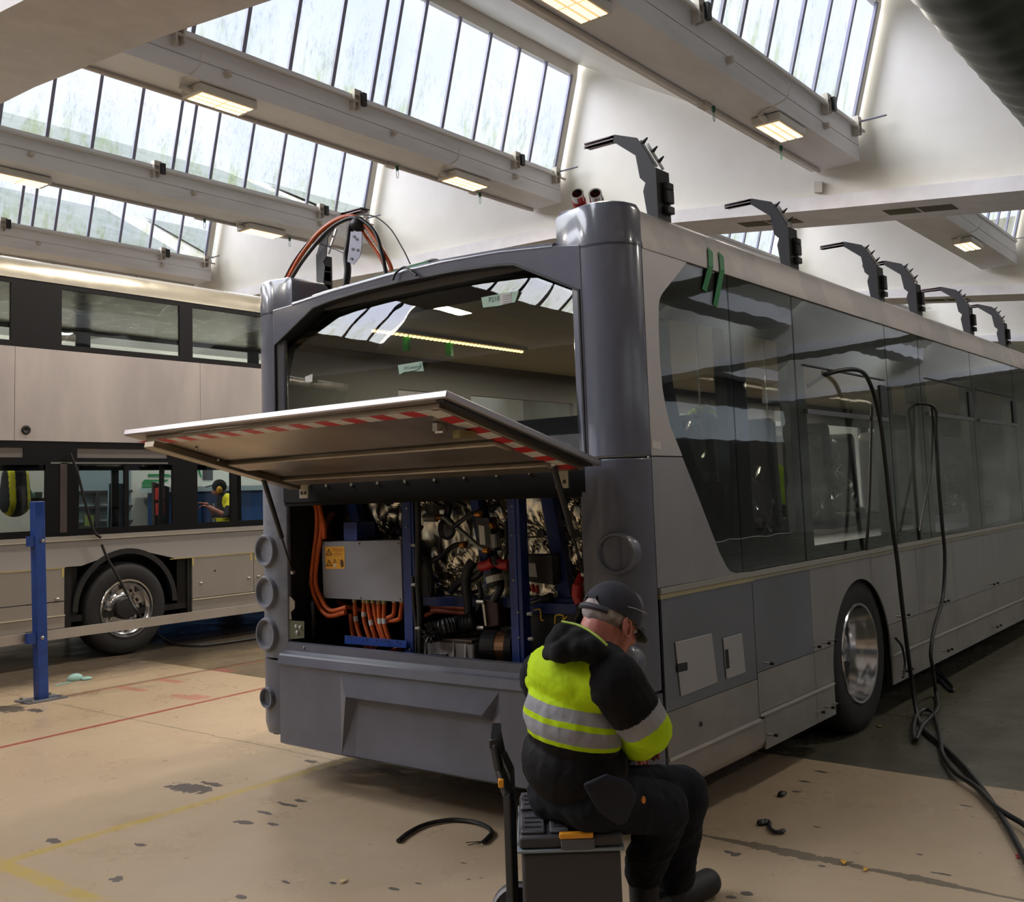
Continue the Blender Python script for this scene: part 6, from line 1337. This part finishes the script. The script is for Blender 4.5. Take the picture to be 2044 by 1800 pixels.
for y in (.0, .40):
    m = MB(); c = TM @ Vector((-.02, y, .067)); ax = TM.to_3x3() @ Vector((0, -1, 0))
    m.lathe(c, ax, [(.001, .03), (.07, .03), (.088, .024), (.095, .01), (.095, -.02), (.085, -.03), (.001, -.03)], 32); w_ = m.build('wheel', mat('wheel_grey', rgb(44, 44, 48), .6), tb, smooth=True)
    m = MB(); m.lathe(c, ax, [(.088, .0245), (.095, .0115), (.097, .012), (.09, .027)], 32, closed=True); m.build('wheel_edge', mat('edge_grey', rgb(120, 118, 122), .6), w_, smooth=True)
m = MB()
for y in (.06, .36):
    m.obox(TM @ Vector((-.035, y, .08)), TM @ Vector((-.035, y, .56)), .028, .024)
m.obox(TM @ Vector((-.035, .05, .10)), TM @ Vector((-.035, .37, .10)), .02, .02)
m.build('handle_frame', BLACK, tb, bevel=.004)
m = MB(); 
m.obox(TM @ Vector((-.035, .06, .55)), TM @ Vector((-.062, .10, .62)), .03, .03); m.obox(TM @ Vector((-.035, .36, .55)), TM @ Vector((-.062, .33, .62)), .03, .03)
m.obox(TM @ Vector((-.062, .09, .62)), TM @ Vector((-.075, .10, .70)), .026, .026); m.obox(TM @ Vector((-.062, .33, .62)), TM @ Vector((-.075, .32, .70)), .026, .026); m.obox(TM @ Vector((-.075, .09, .70)), TM @ Vector((-.075, .33, .70)), .034, .034)
m.build('pull_handle', BLACK, tb, bevel=.006)
m = MB(); m.box(-.066, -.048, .055, .08, .575, .60, TM); m.build('release_button', MATS['toolbox_yellow'], tb, bevel=.003)

# ================================================================ worker with ear defenders beyond the double decker
def T2(px, py, t): return Vector((0, 0, 0))
w2 = empty('person', [10.026, 13.619] + [0.0], 'person in dark cap with yellow ear defenders and yellow shoulders, seen through bus windows', 'person')
jj = [Vector(p) for p in [(9.933, 13.663, 1.776), (9.973, 13.631, 1.642), (10.018, 13.606, 1.421), (10.058, 13.602, 1.106), (10.007, 13.436, 1.573), (9.837, 13.361, 1.346), (9.667, 13.555, 1.493), (10.177, 13.871, 1.563), (10.037, 13.917, 1.362), (9.818, 13.844, 1.541), (10.049, 13.601, 1.185)]]
m = MB(); m.ball(jj[0], .105, .95, .85, 1.15, 16); m.ball(jj[0] + Vector((-.07, .05, -.06)), .04, n=10); limb(m, [jj[0] - Vector((0, 0, .05)), jj[1]], [.06, .06]); limb(m, [jj[5], jj[6]], [.045, .03]); limb(m, [jj[8], jj[9]], [.045, .03])
hd2 = Vector([(-0.6787, 0.6661, 0.3095)][0]); hand(m, jj[6], hd2, (0, 0, 1)); hand(m, jj[9], hd2, (0, 0, 1))
limb(m, [jj[1], jj[2], jj[3]], [.08, .12, .12]); limb(m, [jj[1], jj[4], jj[5]], [.07, .05, .045]); limb(m, [jj[1], jj[7], jj[8]], [.07, .05, .045])
organic('body', m, [SKIN_], w2, .009, 2)
m = MB(); limb(m, [jj[1], jj[2], jj[3] - Vector((0, 0, .1))], [.10, .17, .17]); limb(m, [jj[1], jj[4], jj[5]], [.09, .085, .07]); limb(m, [jj[1], jj[7], jj[8]], [.09, .085, .07])
_a, _b = jj[4], jj[5]
def asg2(c):
    if (c - _a).length < .16 or (c.z < jj[2].z - .10): return 1
    return 0
organic('jacket', m, [NAVY, mat('hi_vis_gold', rgb(226, 216, 20), .7)], w2, .014, 3, asg2)
m = MB(); m.ball(jj[0] + Vector((0, 0, .035)), .118, 1, .9, .95, 16); m.obox(jj[0] + Vector((-.08, .05, .06)), jj[0] + Vector((-.17, .12, .03)), .13, .012); m.build('cap', BLK, w2, smooth=True)
sd3 = Vector([(-0.6108, -0.7859, -0.0962)][0]); m = MB(); m.ball(jj[0] + sd3 * .10 + Vector((0, 0, -.01)), .055, .8, .8, 1.1, 12); m.tube([jj[0] + sd3 * .10 * math.cos(a) + Vector((0, 0, .14)) * math.sin(a) for a in [PI * i / 10 for i in range(11)]], .012, 6); m.build('ear_defenders', mat('defender_yellow', rgb(214, 160, 20), .4), w2, smooth=True)
m = MB(); limb(m, [jj[3], Vector((jj[3].x - .02, jj[3].y + .1, .55)), Vector((jj[3].x, jj[3].y + .1, .08))], [.15, .09, .07]); limb(m, [jj[3], Vector((jj[3].x + .05, jj[3].y - .12, .55)), Vector((jj[3].x + .05, jj[3].y - .12, .08))], [.15, .09, .07]); organic('trousers', m, [TRS], w2, .016, 2)
for dy in (.1, -.12):
    m = MB(); limb(m, [Vector((jj[3].x + .05, jj[3].y + dy, .05)), Vector((jj[3].x - .18, jj[3].y + dy + .02, .045))], [.05, .045]); organic('boot', m, [BOOT], w2, .01, 2)
# ================================================================ extraction duct top right
m = MB(); DY, DZ, DR = 1.30, 4.35, .36
pts = []
for i in range(241):
    x = 1.5 + 24.0 * i / 240; pts.append((x, DR + .012 * (1 if i % 3 == 0 else 0)))
m.lathe((0, [0.0][0] + 1.27, 4.35), (1, 0, 0), [(r, x) for x, r in pts], 36)
tag(m.build('ventilation_duct', mat('duct_grey_green', rgb(66, 76, 72), .42, .3, col2=rgb(48, 58, 56), ns=3), None, smooth=True), 'large dark spiral ventilation duct crossing the top right corner', 'duct')
# conduits and fittings on the roof beams
CON = mat('painted_conduit', rgb(190, 182, 174), .5); CLIPG = mat('green_clip', rgb(28, 84, 58), .5)
names = {3: 'beam above the grey bus', 4: 'third beam from left', 5: 'second beam from left', 6: 'leftmost beam', 2: 'rightmost beam'}
for bi in (3, 4, 5, 6, 2):
    yf, yb, zb, zs = BEAMS[bi]
    xa, xb = (4.7, 12.7) if bi != 2 else (13.9, 21.0)
    cd = empty('conduit_run', ((xa + xb) / 2, yf - .05, zs - .1), 'painted conduit run with brackets along the %s' % names[bi], 'conduit')
    m = MB(); m.cyl((xa, yf - .06, zs - .085), (xb + .1, yf - .06, zs - .085), .018, n=8); m.build('pipe', CON, cd, smooth=True)
    m = MB(); m.cyl((xa, yb - .12, zb - .025), (xb, yb - .12, zb - .025), .022, n=8); m.build('pipe', CON, cd, smooth=True)
    for x in (xa + 1.3, xa + 3.75, xa + 6.9, xb - .1):
        m = MB(); m.box(x - .06, x + .06, yf - .085, yf, zs - .02, zs + .05); m.box(x - .07, x - .055, yf - .09, yf, zs - .2, zs - .02); m.box(x + .02, x + .035, yf - .09, yf, zs - .18, zs - .02); m.build('pipe_bracket', CON, cd)
        if xa + 2 < x < xb - 1: 
            m = MB(); m.box(x + .03, x + .10, yf - .13, yf - .08, zs - .14, zs + .02); m.build('catch', BLACK, cd)
    for x in (xa + 1.9, xa + 4.4, xb - 1.1):
        m = MB(); m.lathe((x, yf, zb + .15), (0, -1, 0), [(.04, 0), (.038, .05), (.028, .065), (.001, .065)], 14); m.build('junction_box', CON, cd, smooth=True)
    for x in ((xa + 4.9), (xb - 1.4)):
        m = MB(); m.box(x - .08, x + .08, yb - .16, yb - .06, zb - .05, zb); m.build('socket_box', CON, cd)
        hk = MB(); hk.cyl((x + .02, yb - .2, zb - .05), (x + .02, yb - .2, zb - .11), .02, n=8); c_ = Vector((x + .02, yb - .2, zb - .16))
        hk.tube([c_ + Vector((math.sin(a) * .02, 0, math.cos(a) * .055)) for a in [2*PI*i/14 for i in range(15)]], .004, 5, cap=False); hk.build('cable_clamp', CLIPG, cd)
m = MB(); q = [(12.82, 4.909, 5.421), (12.82, 4.79, 5.395), (12.82, 4.799, 5.251), (12.82, 4.918, 5.276)]; m.prism(q, (-.06, 0, 0)); tag(m.build('wall_sensor', CON, None, bevel=.008), 'small pale sensor box on the white cross wall under the roof beam', 'sensor')
# ================================================================ hanging hoses at the side windows
HOSE = mat('air_hose_black', rgb(24, 26, 27), .4)
pA = [(6.05, 2.22, 2.112), (6.112, 2.22, 2.186), (6.286, 2.22, 2.211), (6.496, 2.22, 2.15), (6.641, 2.22, 1.939), (6.701, 2.22, 1.619), (6.744, 2.22, 1.266), (6.795, 2.22, 1.039), (6.833, 2.22, 0.749), (6.884, 2.22, 0.424), (6.932, 2.22, 0.179)]
gA = [(6.842, 2.172, 0.02), (6.463, 2.005, 0.02), (6.214, 1.849, 0.02), (5.799, 1.619, 0.02), (5.389, 1.421, 0.02), (5.02, 1.258, 0.02), (4.587, 1.084, 0.02), (4.162, 0.928, 0.02)]
pA[0] = (pA[0][0], 2.45, pA[0][2]); pA[1] = (pA[1][0], 2.33, pA[1][2])
m = MB(); m.tube(spline(pA + gA, 8), .014, 10); tag(m.build('air_hose', HOSE, None, smooth=True), 'black hose from the third bus window down to the bottom right floor', 'hose')
pB = [(7.847, 2.24, 2.098), (7.911, 2.24, 2.056), (7.918, 2.24, 1.878), (7.899, 2.24, 1.547), (7.905, 2.24, 1.218), (7.917, 2.24, 0.963), (7.797, 2.24, 0.686), (7.559, 2.24, 0.502), (7.429, 2.24, 0.348), (7.446, 2.24, 0.227)]
gB = [(7.646, 2.291, 0.03), (7.183, 2.146, 0.03), (6.897, 2.095, 0.03), (6.59, 2.066, 0.03), (6.219, 1.994, 0.03), (6.459, 2.082, 0.03), (6.849, 2.183, 0.03), (7.052, 2.19, 0.03), (6.985, 2.121, 0.03), (6.633, 1.989, 0.03), (6.239, 1.861, 0.03), (5.963, 1.773, 0.03), (5.638, 1.625, 0.03), (5.403, 1.458, 0.03), (5.124, 1.302, 0.03), (4.914, 1.133, 0.03), (4.602, 0.942, 0.03)]
pB[0] = (pB[0][0], 2.40, pB[0][2])
m = MB(); m.tube(spline(pB + gB, 8), .013, 10); tag(m.build('air_hose', HOSE, None, smooth=True), 'black hose from the fifth bus window with a loop on the floor', 'hose')
pC = [(7.937, 2.26, 2.085), (7.913, 2.26, 1.88), (7.793, 2.26, 1.585), (7.581, 2.26, 1.337), (7.438, 2.26, 1.168)]
m = MB(); m.tube(spline(pC, 8), .008, 8); tag(m.build('power_lead', BLACK, None, smooth=True), 'thin black lead hanging inside the fifth window beside the hose', 'cable')
m = MB(); m.tube(spline([(6.63, 2.26, 2.007), (6.556, 2.26, 1.716), (6.469, 2.26, 1.402), (6.367, 2.26, 1.104)], 8), .010, 8); tag(m.build('power_lead', BLACK, None, smooth=True), 'straight black lead hanging on the third window left of the hose', 'cable')
m = MB(); m.tube(spline([(6.85, 2.28, 0.508), (6.957, 2.28, 0.443), (6.996, 2.28, 0.34), (6.959, 2.28, 0.265), (6.935, 2.28, 0.247)], 8), .008, 8); tag(m.build('short_lead', BLACK, None, smooth=True), 'short black lead poking out of the skirt behind the wheel', 'cable')
m = MB(); g_ = [(8.79, 2.619, 0.015), (8.332, 2.425, 0.015), (7.961, 2.263, 0.015), (7.846, 2.238, 0.015), (8.016, 2.327, 0.015), (8.353, 2.479, 0.015)]; m.tube(spline(g_, 8), .012, 8); tag(m.build('hose_coil', HOSE, None, smooth=True), 'small hose loop lying by the bus skirt at right', 'hose')
# ================================================================ loose things on the floor
m = MB(); q = spline([(3.371, 3.366, 0.012), (3.475, 3.404, 0.012), (3.607, 3.419, 0.012), (3.719, 3.364, 0.012), (3.753, 3.253, 0.012), (3.73, 3.153, 0.012), (3.676, 3.081, 0.012), (3.602, 3.047, 0.012), (3.563, 3.034, 0.012)], 8); m.tube(q, .010, 8)
m.tube([q[-3], Vector(q[-1]) + Vector((-.05, .06, 0))], .002, 5); m.tube([q[-3], Vector(q[-1]) + Vector((-.07, .03, 0))], .002, 5); m.tube([q[-3], Vector(q[-1]) + Vector((-.04, .0, 0))], .002, 5)
tag(m.build('cable_offcut', BLACK, None, smooth=True), 'curved black cable offcut lying on the floor left of the toolbox', 'cable')
m = MB(); c = Vector((4.96, 8.964, 0.0))
m.ball(c + Vector((0, 0, .02)), .06, 1.2, .9, .7, 12); m.ball(c + Vector((.07, -.07, .012)), .035, 1.4, 1, .5, 10); o_ = None
m.obox((4.713, 8.85, 0.006), (4.875, 8.896, 0.006), .02, .008)
tag(m.build('rag', mat('pale_blue_rag', rgb(150, 190, 186), .8, bump=.4, bs=20)), 'crumpled pale blue rag on the floor right of the blue post', 'rag')
m = MB(); q = spline([(4.437, 2.132, 0.012), (4.461, 2.106, 0.012), (4.386, 2.068, 0.012), (4.349, 2.025, 0.012), (4.377, 2.005, 0.012)], 8); m.tube(q, .009, 8); m.ball(q[0], .02, 1.4, 1, .6, 8); m.ball(q[4], .018, 1.6, 1, .6, 8); m.ball(q[-1], .014, 1.6, 1, .6, 8); tag(m.build('connector_lead', BLACK, None, smooth=True), 'small black connector lead on the floor right of the person', 'cable')
m = MB(); c = Vector((4.893, 2.234, 0.0)); m.ball(c + Vector((0, 0, .012)), .02, 1.5, 1, .6, 8); m.ball(c + Vector((.03, .0, .008)), .012, 1.5, 1, .6, 8); tag(m.build('metal_scrap', BLACK, None, smooth=True), 'dark scrap of metal by the edge of the floor coating', 'debris')
LEAF = mat('yellow_leaf', rgb(206, 156, 60), .6)
for (p, a, s_, lab, mt) in (((4.167, 1.655, 0.004), .4, .035, 'yellow leaf lying on the floor crack', LEAF), ((6.553, 2.32, 0.004), 1.2, .03, 'yellow leaf below the bus wheel', LEAF), ((2.917, 3.227, 0.004), .2, .03, 'pale tan paper scrap at the bottom of the floor', mat('tan_scrap', rgb(214, 186, 140), .7)), ((4.133, 1.554, 0.004), .1, .025, 'smaller yellow leaf right of the leaf on the crack', LEAF), ((4.592, 1.101, 0.004), .1, .03, 'small red scrap under the hose at the right edge', mat('red_scrap', rgb(170, 50, 60), .6))):
    m = MB(); c = Vector(p); d1 = Vector((math.cos(a), math.sin(a), 0)); d2 = Vector((-d1.y, d1.x, 0))
    m.prism([c + d1 * s_, c + d2 * s_ * .35 + Vector((0, 0, .006)), c - d1 * s_ * .8, c - d2 * s_ * .4 + Vector((0, 0, .003))], (0, 0, .002)); tag(m.build('leaf' if 'leaf' in lab else 'scrap', mt), lab, 'leaf' if 'leaf' in lab else 'scrap')
# ================================================================ things beyond and inside the right bus
def hv(pos, lab, sz=(.34, .12, .5), yc=HV, vest=False):
    r = empty('hi_vis_jacket', pos, lab, 'jacket'); x, y, z = pos; m = MB()
    limb(m, [(x, y, z + .12), (x + .02, y, z + sz[2] * .7)], [.13, .11]); limb(m, [(x, y, z + sz[2] * .75), (x - .16, y, z + .2)], [.07, .05]); limb(m, [(x, y, z + sz[2] * .75), (x + .17, y, z + .22)], [.07, .05])
    if vest: m = limb(MB(), [(x, y, z + .02), (x, y, z + .34)], [.19, .16])
    organic('jacket_cloth', m, [yc, NAVY], r, .012, 3, (lambda c: 0 if .07 < abs(c.x - x) < .13 else 1) if vest else (lambda c: 1 if (c.x - x) > .06 or c.z < z + .12 else 0))
    m = MB(); m.cyl((x, y, z + sz[2] * .85), (x, y, 2.46), .006, n=6); m.build('hook', STEEL, r)
hv([5.233, 2.75, 1.558], 'hi vis jacket hanging behind the first slanted side window', (.3, .1, .45))
hv([6.245, 2.8, 1.277], 'hi vis jacket behind plastic film in the second side window', (.3, .1, .4))
hv([6.364, 12.95, 1.627], 'dark and yellow hi vis jacket hanging in the leftmost lower window', (.3, .1, .36), MATS['hi_vis_gold'], True)
lk = empty('locker', (14.6, 6.2, 0), 'tall blue steel locker seen through the far side windows of the bus', 'locker')
LKB = mat('locker_blue', rgb(50, 56, 120), .45)
m = MB(); m.box(14.2, 15.2, 6.0, 6.5, 0, 1.95); m.build('locker_body', LKB, lk, bevel=.005)
m = MB(); m.box(14.22, 14.68, 5.98, 6.0, .05, 1.85); m.build('locker_door', mat('locker_door', rgb(72, 78, 120), .45), lk); m = MB(); m.box(14.72, 15.18, 5.98, 6.0, .05, 1.85); m.build('locker_door', MATS['locker_door'], lk)
m = MB(); m.box(12.4, 13.6, 6.0, 6.5, 0, .9); m.mat(1).box(12.6, 13.2, 6.05, 6.3, .9, 1.5); tag(m.build('parts_stack', [mat('navy_crate', rgb(30, 40, 110), .5), mat('red_bin', rgb(110, 50, 46), .5)]), 'red bin on a navy crate beyond the bus windows', 'crate')
q = [(16.385, 4.83, 2.46), (17.217, 4.83, 2.442), (17.314, 4.83, 2.17), (16.374, 4.83, 2.197)]
pn = MB(); pn.prism(q, (0, .004, 0)); po_ = pn.build('wall_planner', PAPER, bus)
for i in range(5):
    for j in range(2):
        pn = MB(); u = (i + .3) / 5; a_ = Vector(q[0]).lerp(Vector(q[1]), u); b_ = Vector(q[3]).lerp(Vector(q[2]), u); c_ = a_.lerp(b_, .28 + .36 * j); pn.box(c_.x, c_.x + .05, 4.822, 4.828, c_.z - .035, c_.z + .03); pn.build('planner_block', LKB, po_)
# fill lights added to brighten the single decker interior
for x in (5.6, 8.6, 11.5):
    li = bpy.data.lights.new('saloon_fill', 'AREA'); li.shape = 'RECTANGLE'; li.size = 1.6; li.size_y = .1; li.energy = 60; li.color = (1.0, .84, .62)
    lo = bpy.data.objects.new('saloon_fill', li); COL.objects.link(lo); lo.location = (x, 4.05, 2.43)
